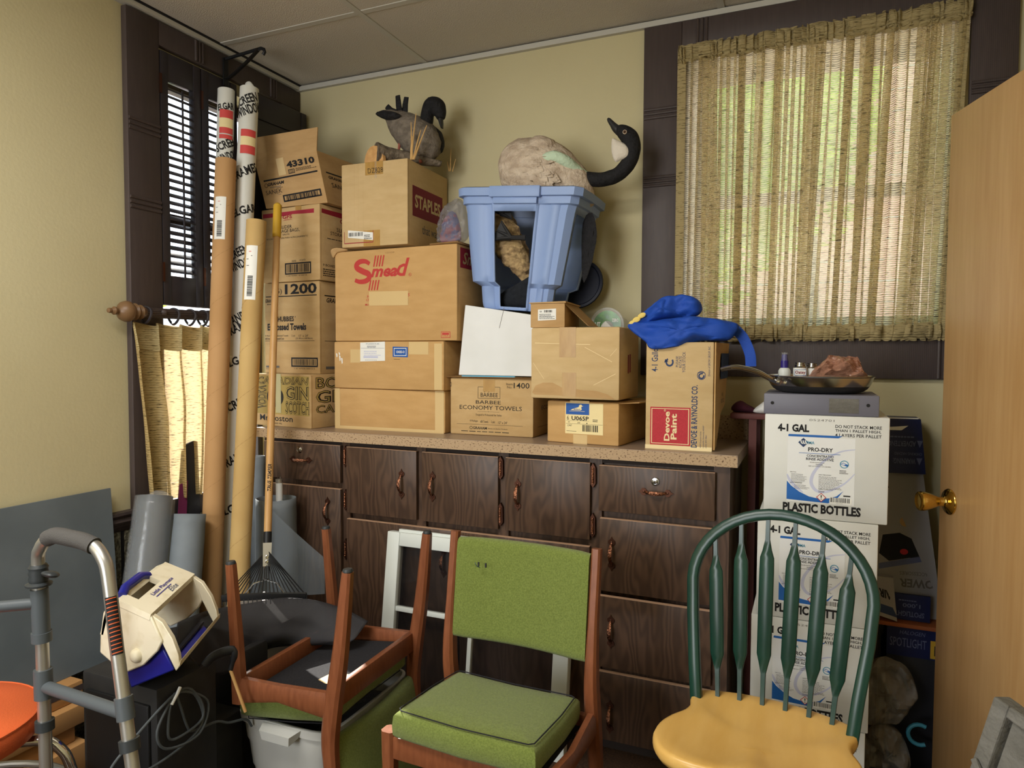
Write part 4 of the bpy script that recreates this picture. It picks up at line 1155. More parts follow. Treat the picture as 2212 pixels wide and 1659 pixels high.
m.text(F, 'Division of GROW GROUP, INC.', 0.918, 0.69, 0.955, 0.965, 'ink_navy', 0, 90)
m.text(F, 'DEVOE & RAYNOLDS CO.', 0.685, 0.03, 0.775, 0.605, 'ink_navy', 0.02, 90)
m.rect(F, 0.075, 0.04, 0.675, 0.395, 'ink_brick', 1); m.frame(F, 0.092, 0.052, 0.655, 0.383, 0.012, 0.006, 'cream', 2)
m.text(F, 'Devoe', 0.285, 0.08, 0.37, 0.355, 'cream', 0.03, 90, k=2); m.text(F, 'Paint', 0.385, 0.095, 0.475, 0.335, 'cream', 0.03, 90, k=2); m.disc(F, 0.295, 0.363, 0.014, 0.009, 'cream', 2, 14, hole=0.6)
for i, u in enumerate((0.815, 0.855, 0.895)): m.text(F, ('4000 Dupont Circle', 'Louisville, Kentucky 40207', '(502) 897-9861')[i], u, 0.03, u + 0.026, (0.18, 0.235, 0.15)[i], 'ink_navy', 0, 90)
G = b.Rt
m.rect(F, 0.0, 0.0, 0.99, 0.038, 'cream', 0.8)
ob = b.done('tall cream paint carton with red label, lettering sideways, at the right end of the worktop')
sx = 1.932
mbf = MB()
mbf.prism([(sx, -0.415, 0.99), (sx, -0.415, 1.318), (sx + 0.012, -0.17, 1.318), (sx + 0.008, -0.235, 1.12), (sx + 0.004, -0.31, 1.095), (sx + 0.002, -0.37, 1.02)], (0.004, 0, 0), 'card_orange')
mbf.prism([(sx + 0.0105, -0.335, 1.285), (sx + 0.016, -0.185, 1.285), (sx + 0.014, -0.20, 1.205), (sx + 0.0105, -0.35, 1.205)], (0.0015, 0, 0), 'ink_navy')
mbf.text((V((sx + 0.0062, -0.40, 1.0)), V((0.005, 0.22, 0)), V((0, 0, 0.32)), V((1, 0, 0))), 'EB/OJ', 0.42, 0.46, 0.56, 0.50, 'ink_black', k=4)
mbf.text((V((sx + 0.0062, -0.40, 1.0)), V((0.005, 0.22, 0)), V((0, 0, 0.32)), V((1, 0, 0))), '10027-012', 0.34, 0.40, 0.66, 0.44, 'ink_black', k=4)
mbf.build('side_flap', ob)
PR = (1.0, 0.97, 0.92, 0.85, 0.76, 0.66, 0.55, 0.44, 0.32, 0.2, 0.08)
# ======================= BLUE TUB, GOOSE, DUCK =======================
TM = Matrix.Translation((1.222, -0.205, 1.439)) @ Matrix.Rotation(R(4.5), 4, 'Y')
SX = [-1, -0.93, -0.86, -0.64, -0.60, -0.46, -0.43, -0.40, -0.2, 0.0, 0.2, 0.30, 0.36, 0.40, 0.58, 0.62, 0.74, 0.77, 0.90, 0.95, 1]
def bulge(s_):
    if -0.44 < s_ < 0.37: return 0.010
    if s_ in (-0.60, 0.58, 0.77): return -0.004
    return 0.0
LV = [(0.0, .125, .085), (0.008, .130, .090), (0.022, .133, .092), (0.080, .140, .097), (0.094, .168, .118), (0.12, .172, .120), (0.20, .184, .127), (0.28, .195, .133), (0.338, .203, .136), (0.362, .209, .139),
      (0.366, .217, .145), (0.390, .220, .147), (0.392, .233, .157), (0.416, .235, .158), (0.419, .228, .153)]
mb = MB()
vs, per = [], None
for z, hw, hd in LV:
    ring = []
    for s_ in SX:
        c = 1 - max(0, abs(s_) - 0.9) * 1.6
        ring.append((s_ * hw, -hd * c - (bulge(s_) if z < 0.364 else 0.0), z))
    for t in (-0.7, -0.3, 0.3, 0.7):
        ring.append((hw * (1.0 if abs(t) > 0.5 else 1.015), t * hd, z))
    for s_ in (1, 0.9, 0.3, -0.3, -0.9, -1):
        c = 1 - max(0, abs(s_) - 0.85) * 1.2
        ring.append((s_ * hw, hd * c, z))
    for t in (0.7, 0.3, -0.3, -0.7):
        ring.append((-hw * (1.0 if abs(t) > 0.5 else 1.015), t * hd, z))
    per = len(ring); vs += ring
fs = []
iA, iB = SX.index(-0.40), SX.index(0.36)
jR0, jR1 = len(SX), len(SX) + 3
for i in range(len(LV) - 1):
    for j in range(per):
        if iA <= j < iB and 1 <= i < 8: continue            # hand opening cut in the front
        if jR0 <= j < jR1 and 2 <= i < 8: continue          # opening in the right side
        fs.append((i * per + j, i * per + (j + 1) % per, (i + 1) * per + (j + 1) % per, (i + 1) * per + j))
fs.append(tuple(range(per))[::-1])
mb.add(vs, fs, 'bin_blue', TM)
tub = mb.build('storage_tub', None, at=(1.222, -0.205, 1.439), smooth=40, solid=0.005)
tag(tub, 'blue plastic storage tub with a cut-out front, holding the mounted goose', 'tub')
mb = MB(); mb.span(-0.098, 0.092, -0.170, -0.150, 0.383, 0.421, 'bin_blue', 0.003, TM); mb.span(-0.085, 0.080, -0.162, -0.150, 0.362, 0.385, 'bin_blue', 0.002, TM); mb.build('handle', tub)
mb = MB(); mb.puff([TM @ V(p) for p in [(-0.07, -0.055, 0.012), (-0.075, -0.055, 0.055), (-0.03, -0.055, 0.085), (0.03, -0.055, 0.12), (0.075, -0.05, 0.135), (0.08, -0.05, 0.07), (0.07, -0.055, 0.014), (0.0, -0.055, 0.012)]], (0, -1, 0), 0.018, 'dark_rag', crumple=0.012, cs=26, back=2.5)
tag(mb.build('rag', None, at=TM @ V((0, -0.078, 0.004))), 'crumpled dark rag in the bottom of the blue tub', 'rag')
mb = MB(); dm = Matrix.Translation((1.385, -0.055, 1.545)) @ Matrix.Rotation(R(78), 4, 'X')
mb.lathe([(0.092, 0.0), (0.096, 0.006), (0.094, 0.012), (0.085, 0.013), (0.08, 0.008), (0.001, 0.008)], 'navy_plastic', dm, 40)
tag(mb.build('round_tray', None, at=(1.385, -0.055, 1.45)), 'navy round tray standing against the wall behind the blue tub', 'tray')

def loft(mb, segs, n=16):
    """segs: list of (points, radii, material, ripple)"""
    for pts, rad, mt, rip in segs:
        P = smooth_path(pts, 5)
        k = len(rad) - 1
        rr = []
        for i in range(len(P)):
            t = i / (len(P) - 1) * k
            a = min(int(t), k - 1); f = t - a
            x, y = rad[a], rad[a + 1]
            x = x if isinstance(x, tuple) else (x, x); y = y if isinstance(y, tuple) else (y, y)
            rr.append((lerp(x[0], y[0], f), lerp(x[1], y[1], f)))
        o0 = len(mb.v)
        mb.tube(P, rr, mt, n)
        if rip:
            for q in range(o0, len(mb.v)):
                v = mb.v[q]
                d = mnoise.noise(v * 45) + 0.5 * mnoise.noise(v * 110)
                mb.v[q] = v + V((mnoise.noise(v * 40 + V((9, 0, 0))), d, mnoise.noise(v * 40 + V((0, 7, 0))))) * rip
goose = thing('mounted_goose', 'mounted goose with black neck and white cheek resting in the blue tub', 'stuffed bird', (1.26, -0.2, 1.50))
mb = MB(); gy = -0.215
loft(mb, [([(1.138, gy, 1.94), (1.150, gy, 1.942), (1.205, gy, 1.945), (1.29, gy, 1.93), (1.36, gy, 1.90), (1.42, gy, 1.865), (1.47, gy + 0.02, 1.80)],
           [(0.03, 0.02), (0.082, 0.06), (0.122, 0.095), (0.126, 0.105), (0.105, 0.09), (0.07, 0.06), (0.02, 0.02)], 'feather_tan', 0.0015),
          ([(1.25, gy - 0.01, 1.995), (1.29, gy - 0.03, 2.008), (1.325, gy - 0.03, 1.998), (1.35, gy - 0.03, 1.975)], [0.03, 0.05, 0.046, 0.012], 'feather_tan', 0.0015),
          ([(1.320, gy - 0.070, 1.962), (1.362, gy - 0.075, 1.966), (1.400, gy - 0.060, 1.950), (1.435, gy - 0.02, 1.920), (1.455, gy, 1.905)], [0.018, 0.020, 0.021, 0.021, 0.019], 'foam_mint', 0.002),
          ([(1.440, gy, 1.908), (1.485, gy, 1.893), (1.53, gy, 1.891), (1.575, gy, 1.903), (1.612, gy, 1.940), (1.624, gy, 1.985), (1.612, gy, 2.022), (1.588, gy, 2.047), (1.570, gy, 2.060)],
           [0.020, 0.025, 0.025, 0.025, 0.026, 0.028, 0.031, 0.024, 0.011], 'feather_black', 0.0015)], 18)
# back plumes: overlapping soft scallops
gr = random.Random(4)
for k in range(260):
    a = gr.uniform(0.02, 0.70); th = gr.uniform(-0.2, 1.9)
    c = V((lerp(1.15, 1.45, a), gy, lerp(1.955, 1.86, a)))
    rr = (0.128 * math.sin(math.pi * (0.12 + 0.8 * a)), 0.104 * math.sin(math.pi * (0.12 + 0.8 * a)))
    p = c + V((0, -math.sin(th + 0.3) * rr[1], math.cos(th + 0.3) * rr[0]))
    nn = V((0.1, -math.sin(th + 0.3), math.cos(th + 0.3))).normalized()
    tdir = (V((0.75, 0, -0.55 + gr.uniform(-0.35, 0.35))) - nn * V((0.75, 0, -0.5)).dot(nn)).normalized(); sd = nn.cross(tdir)
    L_, W_ = gr.uniform(0.022, 0.04), gr.uniform(0.010, 0.018)
    mb.add([p - tdir * L_ * 0.4, p + sd * W_ + nn * 0.002, p + tdir * L_ * 0.75 + sd * W_ * 0.5 + nn * 0.003, p + tdir * L_ + nn * 0.002, p + tdir * L_ * 0.75 - sd * W_ * 0.5 + nn * 0.003, p - sd * W_ + nn * 0.002], [(0, 5, 4, 3, 2, 1)], 'feather_tan')
mb.build('body', goose, smooth=70)
mb = MB()
loft(mb, [([(1.585, gy, 2.042), (1.565, gy, 2.060), (1.552, gy, 2.076), (1.540, gy, 2.092), (1.536, gy, 2.098)], [(0.017, 0.014), (0.014, 0.012), (0.010, 0.009), (0.007, 0.007), (0.003, 0.003)], 'pan_black', 0)], 14)
mb.build('bill', goose)
mb = MB(); mb.puff([(1.557, -0.235, 2.020), (1.578, -0.235, 2.012), (1.605, -0.235, 1.995), (1.618, -0.235, 1.974), (1.614, -0.235, 1.954), (1.587, -0.235, 1.944), (1.569, -0.235, 1.940), (1.556, -0.235, 1.973)], (0, -1, 0), 0.016, 'feather_white', back=0.3)
mb.build('cheek_patch', goose, label='white cheek patch')
mb = MB(); em = Matrix.Translation((1.604, gy - 0.030, 2.034)) @ Matrix.Rotation(math.pi / 2, 4, 'X')
mb.lathe([(0.0075, 0), (0.0072, 0.002), (0.0055, 0.0035)], 'feather_tan', em, 16); mb.lathe([(0.0055, 0.003), (0.004, 0.005), (0.001, 0.006)], 'eye', em, 14)
mb.build('eye', goose)
mb = MB(); loft(mb, [([(1.062, -0.085, 1.880), (1.085, -0.14, 1.81), (1.130, -0.225, 1.750), (1.170, -0.250, 1.690), (1.210, -0.250, 1.625), (1.245, -0.240, 1.550)], [0.034, 0.050, 0.062, 0.060, 0.046, 0.020], 'driftwood', 0.014)], 16)
mb.build('driftwood', goose)
def webfoot(p, d, s_):
    mb = MB()
    d = V(d).normalized(); side = d.cross(V((0, -1, 0))).normalized()
    base = V(p)
    tips = [base + (d * 0.055 + side * q) * s_ for q in (-0.032, 0.0, 0.032)]
    up = V((0, -0.006, 0.004))
    mb.hexa([base - side * 0.006, base + side * 0.006, tips[2], tips[0]], [base - side * 0.006 + up, base + side * 0.006 + up, tips[2] + up * 0.4, tips[0] + up * 0.4], 'foot_black')
    for t in tips: mb.tube([base + up, (base + t) / 2 + up * 1.1, t + up * 0.3], [0.006 * s_, 0.005 * s_, 0.003 * s_], 'foot_black', 7)
    mb.tube([base + up, base - d * 0.05 * s_ + V((0.0, 0.0, 0.03))], [0.007 * s_, 0.009 * s_], 'foot_black', 8)
    mb.build('foot', goose)
webfoot((1.222, -0.325, 1.685), (-1, -0.1, 0.55), 1.15)
webfoot((1.165, -0.300, 1.780), (1, 0.05, 0.1), 0.8)
mb = MB(); mb.puff([(1.46, -0.245, 1.745), (1.492, -0.25, 1.770), (1.508, -0.25, 1.70), (1.492, -0.25, 1.60), (1.462, -0.245, 1.530), (1.455, -0.245, 1.62)], (1, -0.6, 0), 0.010, 'feather_black', crumple=0.006, cs=60)
mb.build('wing', goose, label='dark wing poking out of the side of the tub')

duck = thing('mounted_duck', 'mounted dark-headed duck bending over driftwood on the office-supply carton', 'stuffed bird', (0.70, -0.2, 2.010))
mb = MB(); dy = -0.20
loft(mb, [([(0.612, dy, 2.240), (0.648, dy, 2.222), (0.685, dy, 2.190), (0.735, dy, 2.150), (0.785, dy, 2.110), (0.822, dy, 2.072), (0.842, dy, 2.045)], [(0.008, 0.03), (0.028, 0.045), (0.054, 0.055), (0.072, 0.068), (0.076, 0.07), (0.055, 0.055), (0.012, 0.015)], 'feather_grey', 0.003),
          ([(0.775, dy, 2.130), (0.803, dy, 2.175), (0.810, dy, 2.215), (0.830, dy, 2.240), (0.852, dy, 2.230), (0.866, dy, 2.205), (0.868, dy, 2.185)], [0.030, 0.026, 0.026, 0.034, 0.035, 0.024, 0.014], 'feather_black', 0.0015),
          ([(0.70, dy + 0.02, 2.20), (0.76, dy + 0.025, 2.175), (0.82, dy + 0.03, 2.12), (0.855, dy + 0.02, 2.07)], [0.02, 0.035, 0.042, 0.012], 'feather_black', 0.003)], 16)
for k, (dx, dz) in enumerate(((-0.055, 0.012), (-0.05, 0.0), (-0.042, -0.012), (-0.03, -0.02))):
    p = V((0.655, dy - 0.02 + 0.012 * k, 2.21)); q = p + V((dx, 0, 0.02 + dz))
    mb.add([p + V((0, 0, 0.012)), q, p - V((0, 0, 0.012)), p + V((0.02, 0, 0))], [(0, 1, 2, 3)], 'feather_black')
mb.build('body', duck, smooth=70)
mb = MB(); loft(mb, [([(0.864, dy, 2.205), (0.867, dy, 2.185), (0.870, dy, 2.168), (0.873, dy, 2.150)], [(0.013, 0.015), (0.010, 0.013), (0.007, 0.014), (0.003, 0.010)], 'pan_black', 0)], 12); mb.build('bill', duck)
for pts in ([(0.690, dy - 0.01, 2.225), (0.684, dy - 0.01, 2.262), (0.680, dy - 0.01, 2.297)], [(0.706, dy, 2.225), (0.708, dy, 2.262), (0.714, dy, 2.290)], [(0.682, dy - 0.02, 2.225), (0.655, dy - 0.02, 2.238), (0.636, dy - 0.02, 2.258)]):
    mb = MB(); mb.tube(pts, [(0.014, 0.008), (0.013, 0.006), (0.011, 0.004)], 'feather_black', 10, up=(1, 0, 0)); mb.build('wing_tip', duck)
mb = MB(); mb.puff([(0.600, dy - 0.05, 2.225), (0.64, dy - 0.05, 2.232), (0.70, dy - 0.055, 2.215), (0.725, dy - 0.06, 2.198), (0.70, dy - 0.055, 2.188), (0.65, dy - 0.05, 2.195)], (0, -1, 0), 0.012, 'feather_black', crumple=0.008, cs=70); mb.build('wing', duck)
for pts in ([(0.705, dy - 0.03, 2.13), (0.700, dy - 0.035, 2.075), (0.703, dy - 0.035, 2.045)], [(0.790, dy - 0.03, 2.06), (0.795, dy - 0.035, 2.03), (0.80, dy - 0.035, 2.018)]):
    mb = MB(); mb.tube(pts, [0.006, 0.005, 0.007], 'foot_pink', 8); mb.build('leg', duck)
mb = MB()
loft(mb, [([(0.648, -0.318, 2.048), (0.70, -0.255, 2.044), (0.79, -0.21, 2.034), (0.855, -0.17, 2.022)], [(0.040, 0.042), (0.030, 0.036), (0.020, 0.028), (0.008, 0.012)], 'bark', 0.006)], 14)
mb.build('driftwood', duck)
mb = MB(); mb.prism([V((0.645, -0.325, 2.012)) + V((0.046 * math.cos(R(a)), -0.004 * math.cos(R(a)) , 0.064 * max(-0.05, math.sin(R(a))))) for a in range(-10, 191, 20)], (0.004, 0.012, 0), 'cut_wood'); mb.build('cut_end', duck, label='pale sawn log end')
for a, bb in (((0.806, 2.012), (0.818, 2.182)), ((0.812, 2.012), (0.796, 2.152)), ((0.818, 2.012), (0.864, 2.132)), ((0.815, 2.012), (0.838, 2.118)), ((0.804, 2.012), (0.800, 2.10))):
    mb = MB(); mb.tube([(a[0] - 0.01, -0.30, a[1]), ((a[0] + bb[0]) / 2 - 0.006, -0.30, (a[1] + bb[1]) / 2), (bb[0], -0.30, bb[1])], [0.0034, 0.003, 0.0016], 'reed', 6); mb.build('reed', duck)
for a, bb in (((0.855, -0.10, 2.012), (0.858, -0.10, 2.10)), ((0.86, -0.09, 2.012), (0.874, -0.09, 2.06)), ((0.85, -0.10, 2.012), (0.842, -0.10, 2.05))):
    mb = MB(); mb.tube([a, bb], [0.0026, 0.0012], 'reed', 6); mb.build('reed', duck)

mb = MB(); mb.puff([(0.925, -0.30, 1.690), (0.915, -0.30, 1.73), (0.928, -0.30, 1.79), (0.955, -0.30, 1.835), (1.005, -0.30, 1.848), (1.03, -0.30, 1.80), (1.03, -0.30, 1.70)], (0, -1, 0), 0.04, 'cloud_bag', crumple=0.03, cs=34, sub=6, rings=PR)
bag = mb.build('plastic_bag', None, at=(0.96, -0.3, 1.688)); tag(bag, 'clear plastic bag of pinkish things between office-supply carton and blue tub', 'bag')
mb = MB(); mb.puff([(0.925, -0.285, 1.69), (0.918, -0.285, 1.74), (0.94, -0.285, 1.80), (0.98, -0.285, 1.80), (1.0, -0.285, 1.70)], (0, -1, 0), 0.02, 'pink_stuff', crumple=0.015, cs=40); mb.build('contents', bag)

# green-labelled round tub behind the taped carton
mb = MB(); gm = Matrix.Translation((1.533, -0.1435, 1.385)) @ Matrix.Rotation(R(90), 4, 'X')
mb.lathe([(0.036, -0.143), (0.042, -0.05), (0.052, 0.03), (0.052, 0.04), (0.061, 0.041), (0.062, 0.046), (0.061, 0.050), (0.055, 0.050), (0.054, 0.047)], 'clear_film', gm, 40)
tubg = mb.build('round_tub', None, at=(1.533, -0.14, 1.325)); tag(tubg, 'clear round tub with green label standing behind the big taped carton', 'tub')
mb = MB(); mb.lathe([(0.0505, 0.044), (0.0505, 0.0455), (0.024, 0.0455), (0.001, 0.0455)], 'lid_green', gm, 40)
Fg = (V((1.483, -0.1895, 1.335)), V((0.1, 0, 0)), V((0, 0, 0.1)), V((0, -1, 0)))
mb.disc(Fg, 0.5, 0.42, 0.22, 0.22, 'paper', 2); mb.text(Fg, 'LIT', 0.06, 0.45, 0.26, 0.6, 'paper', 0.04, k=3); mb.text(Fg, 'ZERO', 0.68, 0.6, 0.92, 0.72, 'paper', 0.03, k=3)
mb.build('green_label', tubg)

# folded blue tote on the paint carton
mb = MB()
mb.puff([(1.662, -0.385, 1.366), (1.693, -0.39, 1.386), (1.783, -0.39, 1.392), (1.868, -0.385, 1.397), (1.940, -0.375, 1.388), (1.994, -0.36, 1.372), (1.976, -0.37, 1.330), (1.931, -0.38, 1.324), (1.883, -0.39, 1.323), (1.813, -0.41, 1.303), (1.744, -0.42, 1.297), (1.716, -0.41, 1.322)], (0, -1, 0.1), 0.036, 'tote_blue', crumple=0.034, cs=13, back=1.6, sub=7, rings=PR)
tote = mb.build('tote_bag', None, at=(1.83, -0.39, 1.324), smooth=50); tag(tote, 'crumpled royal blue tote bag draped over the cream paint carton', 'bag')
mb = MB()
mb.puff([(1.671, -0.37, 1.378), (1.693, -0.36, 1.407), (1.735, -0.36, 1.437), (1.774, -0.36, 1.461), (1.847, -0.36, 1.464), (1.882, -0.36, 1.440), (1.873, -0.36, 1.405), (1.804, -0.37, 1.396), (1.746, -0.37, 1.386), (1.701, -0.375, 1.372)], (0, -1, 0.2), 0.034, 'tote_blue', crumple=0.034, cs=15, back=1.4, seed=4, sub=7, rings=PR)
mb.build('folded_top', tote, smooth=50)
mb = MB(); mb.tube(smooth_path([(1.975, -0.33, 1.365), (2.004, -0.325, 1.335), (2.026, -0.33, 1.285), (2.030, -0.33, 1.245)]), [(0.016, 0.002)] * 19, 'tote_blue', 8, up=(1, 0, 0.3)); mb.build('strap', tote)
mb = MB()
for x, z, a in ((1.705, 1.404, 0.6), (1.688, 1.391, 0.7), (1.676, 1.380, 0.8)):
    mb.puff([V((x, -0.4025, z)) + V((0.013 * math.cos(a + t) * 1.0, 0, 0.005 * math.sin(t) + 0.008 * math.cos(t))) for t in (0, 1.05, 2.1, 3.14, 4.2, 5.2)], (0, -1, 0), 0.003, 'tote_yellow')
mb.build('yellow_print', tote, label='pale yellow printed shapes')

# ======================= WHITE CASES AND PAN =======================
def make_case(p, w, yaw):
    b = Bx(p, w, 0.295, 0.279, yaw=yaw, mt='case_white', bev=0.003)
    m, F = b.mb, b.F
    m.text(F, '0524701', 0.37, 0.945, 0.57, 0.965, 'ink_grey', -0.01)
    m.text(F, '4-1 GAL', 0.11, 0.835, 0.37, 0.91, bold=0.045)
    for s_, v, u1 in (('DO NOT STACK MORE', 0.888, 0.94), ('THAN 1 PALLET HIGH,', 0.847, 0.935), ('4 LAYERS PER PALLET', 0.806, 0.94)):
        m.text(F, s_, 0.58, v, u1, v + 0.03, 'ink_black', 0.01)
    m.rect(F, 0.195, 0.09 + 0.065, 0.74, 0.79, 'card_white', 0.6)
    m.shape(F, [(0.20, 0.79), (0.605, 0.79), (0.64, 0.812), (0.205, 0.812), (0.20, 0.807)], 'ink_blue', 1.5)
    def sweep(pts, w0, mt, k):
        P = smooth_path([(u, v, 0) for u, v in pts], 6); n = len(P)
        a, c = [], []
        for i, q in enumerate(P):
            t = (P[min(i + 1, n - 1)] - P[max(i - 1, 0)]).normalized(); ww = w0 * math.sin(math.pi * (0.08 + 0.84 * i / (n - 1)))
            a.append(m.face_pt(F, q.x - t.y * ww, q.y + t.x * ww, k)); c.append(m.face_pt(F, q.x + t.y * ww, q.y - t.x * ww, k))
        m.add(a + c, [(i, i + 1, n + i + 1, n + i) for i in range(n - 1)], mt)
    sweep([(0.74, 0.69), (0.62, 0.66), (0.50, 0.57), (0.42, 0.46), (0.395, 0.37), (0.41, 0.31), (0.455, 0.27), (0.54, 0.28), (0.66, 0.36), (0.74, 0.46)], 0.014, 'ink_lilac', 1)
    sweep([(0.195, 0.42), (0.22, 0.36), (0.27, 0.30), (0.33, 0.25)], 0.014, 'ink_lilac', 1)
    m.shape(F, [(0.195, 0.175), (0.195, 0.355), (0.23, 0.31), (0.30, 0.255), (0.38, 0.215), (0.44, 0.205), (0.54, 0.21), (0.60, 0.235), (0.655, 0.29), (0.60, 0.205), (0.545, 0.20), (0.545, 0.168), (0.535, 0.163)], 'ink_blue', 1.4)
    m.shape(F, [(0.282, 0.735), (0.325, 0.69), (0.368, 0.735), (0.325, 0.78)], 'ink_navy', 1.6)
    for q in (0.30, 0.318, 0.336): m.shape(F, [(q, 0.755), (q + 0.008, 0.757), (q + 0.014, 0.735), (q + 0.028, 0.72), (q + 0.012, 0.722), (q + 0.003, 0.735)], 'paper', 2)
    m.text(F, 'TMA', 0.345, 0.722, 0.415, 0.75, 'ink_teal', 0.01, k=2.4)
    m.text(F, 'PRO-DRY', 0.365, 0.652, 0.565, 0.692, 'ink_black', 0.02, k=2); m.rect(F, 0.29, 0.632, 0.625, 0.636, 'ink_blue', 2)
    m.text(F, 'CONCENTRATED', 0.355, 0.598, 0.572, 0.622, 'ink_black', 0.012, k=2); m.text(F, 'RINSE ADDITIVE', 0.35, 0.567, 0.573, 0.592, 'ink_black', 0.012, k=2)
    m.lines(F, 0.38, 0.545, 0.54, 0.555, 1, k=2); m.text(F, 'DANGER', 0.43, 0.522, 0.487, 0.534, k=2); m.text(F, 'KEEP OUT OF REACH OF CHILDREN', 0.37, 0.506, 0.55, 0.516, 'ink_grey', k=2)
    m.disc(F, 0.657, 0.545, 0.035, 0.037, 'ink_teal', 2, hole=0.82); m.shape(F, [(0.625, 0.545), (0.65, 0.562), (0.67, 0.55), (0.69, 0.54), (0.68, 0.525), (0.655, 0.535)], 'ink_blue', 2); m.shape(F, [(0.632, 0.545), (0.652, 0.557), (0.668, 0.545), (0.655, 0.54)], 'card_white', 2.4)
    m.lines(F, 0.62, 0.455, 0.69, 0.495, 3, k=2)
    m.text(F, 'DIRECTIONS', 0.22, 0.44, 0.27, 0.448, k=2); m.lines(F, 0.23, 0.345, 0.36, 0.435, 8, k=2, h=0.3); m.text(F, 'PRODUCT INFORMATION', 0.22, 0.335, 0.32, 0.343, k=2); m.lines(F, 0.255, 0.285, 0.385, 0.33, 4, k=2, h=0.3)
    m.text(F, 'SAFETY PRECAUTIONS', 0.455, 0.428, 0.555, 0.437, k=2); m.lines(F, 0.455, 0.30, 0.645, 0.425, 10, k=2, h=0.3); m.text(F, 'SHIPPING CLASSIFICATION', 0.455, 0.288, 0.57, 0.297, k=2); m.lines(F, 0.455, 0.262, 0.52, 0.283, 2, k=2)
    m.shape(F, [(0.438, 0.215), (0.479, 0.172), (0.52, 0.215), (0.479, 0.258)], 'ink_red', 2.4); m.shape(F, [(0.446, 0.215), (0.479, 0.18), (0.512, 0.215), (0.479, 0.25)], 'paper', 2.8)
    m.shape(F, [(0.476, 0.21), (0.482, 0.21), (0.484, 0.237), (0.474, 0.237)], 'ink_black', 3.2); m.disc(F, 0.479, 0.199, 0.004, 0.005, 'ink_black', 3.2)
    m.rect(F, 0.548, 0.165, 0.722, 0.222, 'paper', 1.8); m.barcode(F, 0.553, 0.178, 0.708, 0.222, n=26, k=2.4, seed=15); m.lines(F, 0.60, 0.167, 0.67, 0.173, 1, k=2.4); m.rect(F, 0.655, 0.238, 0.71, 0.25, 'ink_black', 2)
    m.text(F, 'PLASTIC BOTTLES', 0.165, 0.055, 0.795, 0.145, bold=0.045)
    return b
CW = dict(cat='box', name='white_case', group='stacked white rinse additive cases')
make_case((2.088, -0.572, 0.8405), 0.303, 0).done('top white rinse additive case, carrying the grey metal box and frying pan', **CW)
c2 = make_case((2.074, -0.574, 0.5605), 0.297, 0).done('second white rinse additive case from the top, behind the bowed green chair back', **CW)
for (dx, dz, lb) in ((-0.012, -0.28, 'third white rinse additive case from the top, behind the green spindles'), (-0.018, -0.56, 'bottom white rinse additive case on the floor behind the yellow chair seat')):
    c = c2.copy(); COL.objects.link(c); c.location = c2.location + V((dx, 0.002, dz)); c['label'] = lb
mb = MB(); mb.span(2.084, 2.366, -0.570, -0.33, 1.1200, 1.1755, 'box_grey', 0.003)
gb = mb.build('metal_box', None, at=(2.225, -0.45, 1.12)); tag(gb, 'flat grey metal box with two screw holes on the top white case', 'metal box')
mb = MB()
for x in (2.106, 2.340):
    mb.lathe([(0.0045, 0), (0.0045, 0.0012), (0.001, 0.0012)], 'ink_black', Matrix.Translation((x, -0.570, 1.150)) @ Matrix.Rotation(math.pi / 2, 4, 'X'), 12)
    mb.build('screw_hole', gb); mb = MB()
mb.span(2.247, 2.318, -0.5708, -0.57, 1.128, 1.166, 'weathered'); mb.build('label_ghost', gb, label='faded label patch')
pan = thing('frying_pan', 'stainless frying pan with black base and long handle on the grey metal box', 'pan', (2.223, -0.455, 1.1765))
PM = Matrix.Translation((2.223, -0.450, 1.1765))
mb = MB(); mb.lathe([(0.001, 0.0), (0.098, 0.0), (0.112, 0.004), (0.122, 0.011), (0.128, 0.019)], 'pan_black', PM, 48, caps=False)
mb.lathe([(0.128, 0.019), (0.134, 0.030), (0.1385, 0.043), (0.142, 0.0455), (0.141, 0.0475), (0.136, 0.044), (0.131, 0.030), (0.122, 0.012), (0.001, 0.006)], 'steel', PM, 48, caps=False)
mb.build('bowl', pan)
mb = MB(); mb.tube(smooth_path([(2.120, -0.525, 1.203), (2.095, -0.535, 1.216), (2.060, -0.545, 1.234), (2.015, -0.553, 1.245), (1.985, -0.556, 1.243), (1.968, -0.557, 1.238)]), [(0.006 + 0.002 * math.sin(math.pi * i / 30), 0.010 + 0.004 * (i / 30)) for i in range(31)], 'steel', 12, up=(0, 0, 1))
mb.build('handle', pan)
for q in ((2.138, -0.5645, 1.205), (2.120, -0.545, 1.207)):
    mb = MB(); mb.lathe([(0.006, 0), (0.006, 0.003), (0.004, 0.005), (0.001, 0.0055)], 'chrome', Matrix.Translation(q) @ Matrix.Rotation(R(-35), 4, 'Z') @ Matrix.Rotation(math.pi / 2, 4, 'X'), 12); mb.build('rivet', pan)
sb = thing('spray_bottle', 'small white spray bottle with purple cap standing in the frying pan', 'bottle', (2.128, -0.42, 1.184))
SM = Matrix.Translation((2.130, -0.42, 1.1845))
mb = MB(); mb.lathe([(0.016, 0), (0.017, 0.004), (0.017, 0.05), (0.014, 0.056), (0.009, 0.060)], 'white_vinyl', SM, 20); mb.build('bottle_body', sb)
mb = MB(); mb.lathe([(0.0105, 0.058), (0.0105, 0.078), (0.009, 0.081), (0.008, 0.098)], 'spray_purple', SM, 18); mb.build('cap', sb)
mb = MB(); mb.lathe([(0.0095, 0.076), (0.0095, 0.103), (0.001, 0.104)], 'clear_film', SM, 18); mb.build('clear_overcap', sb)
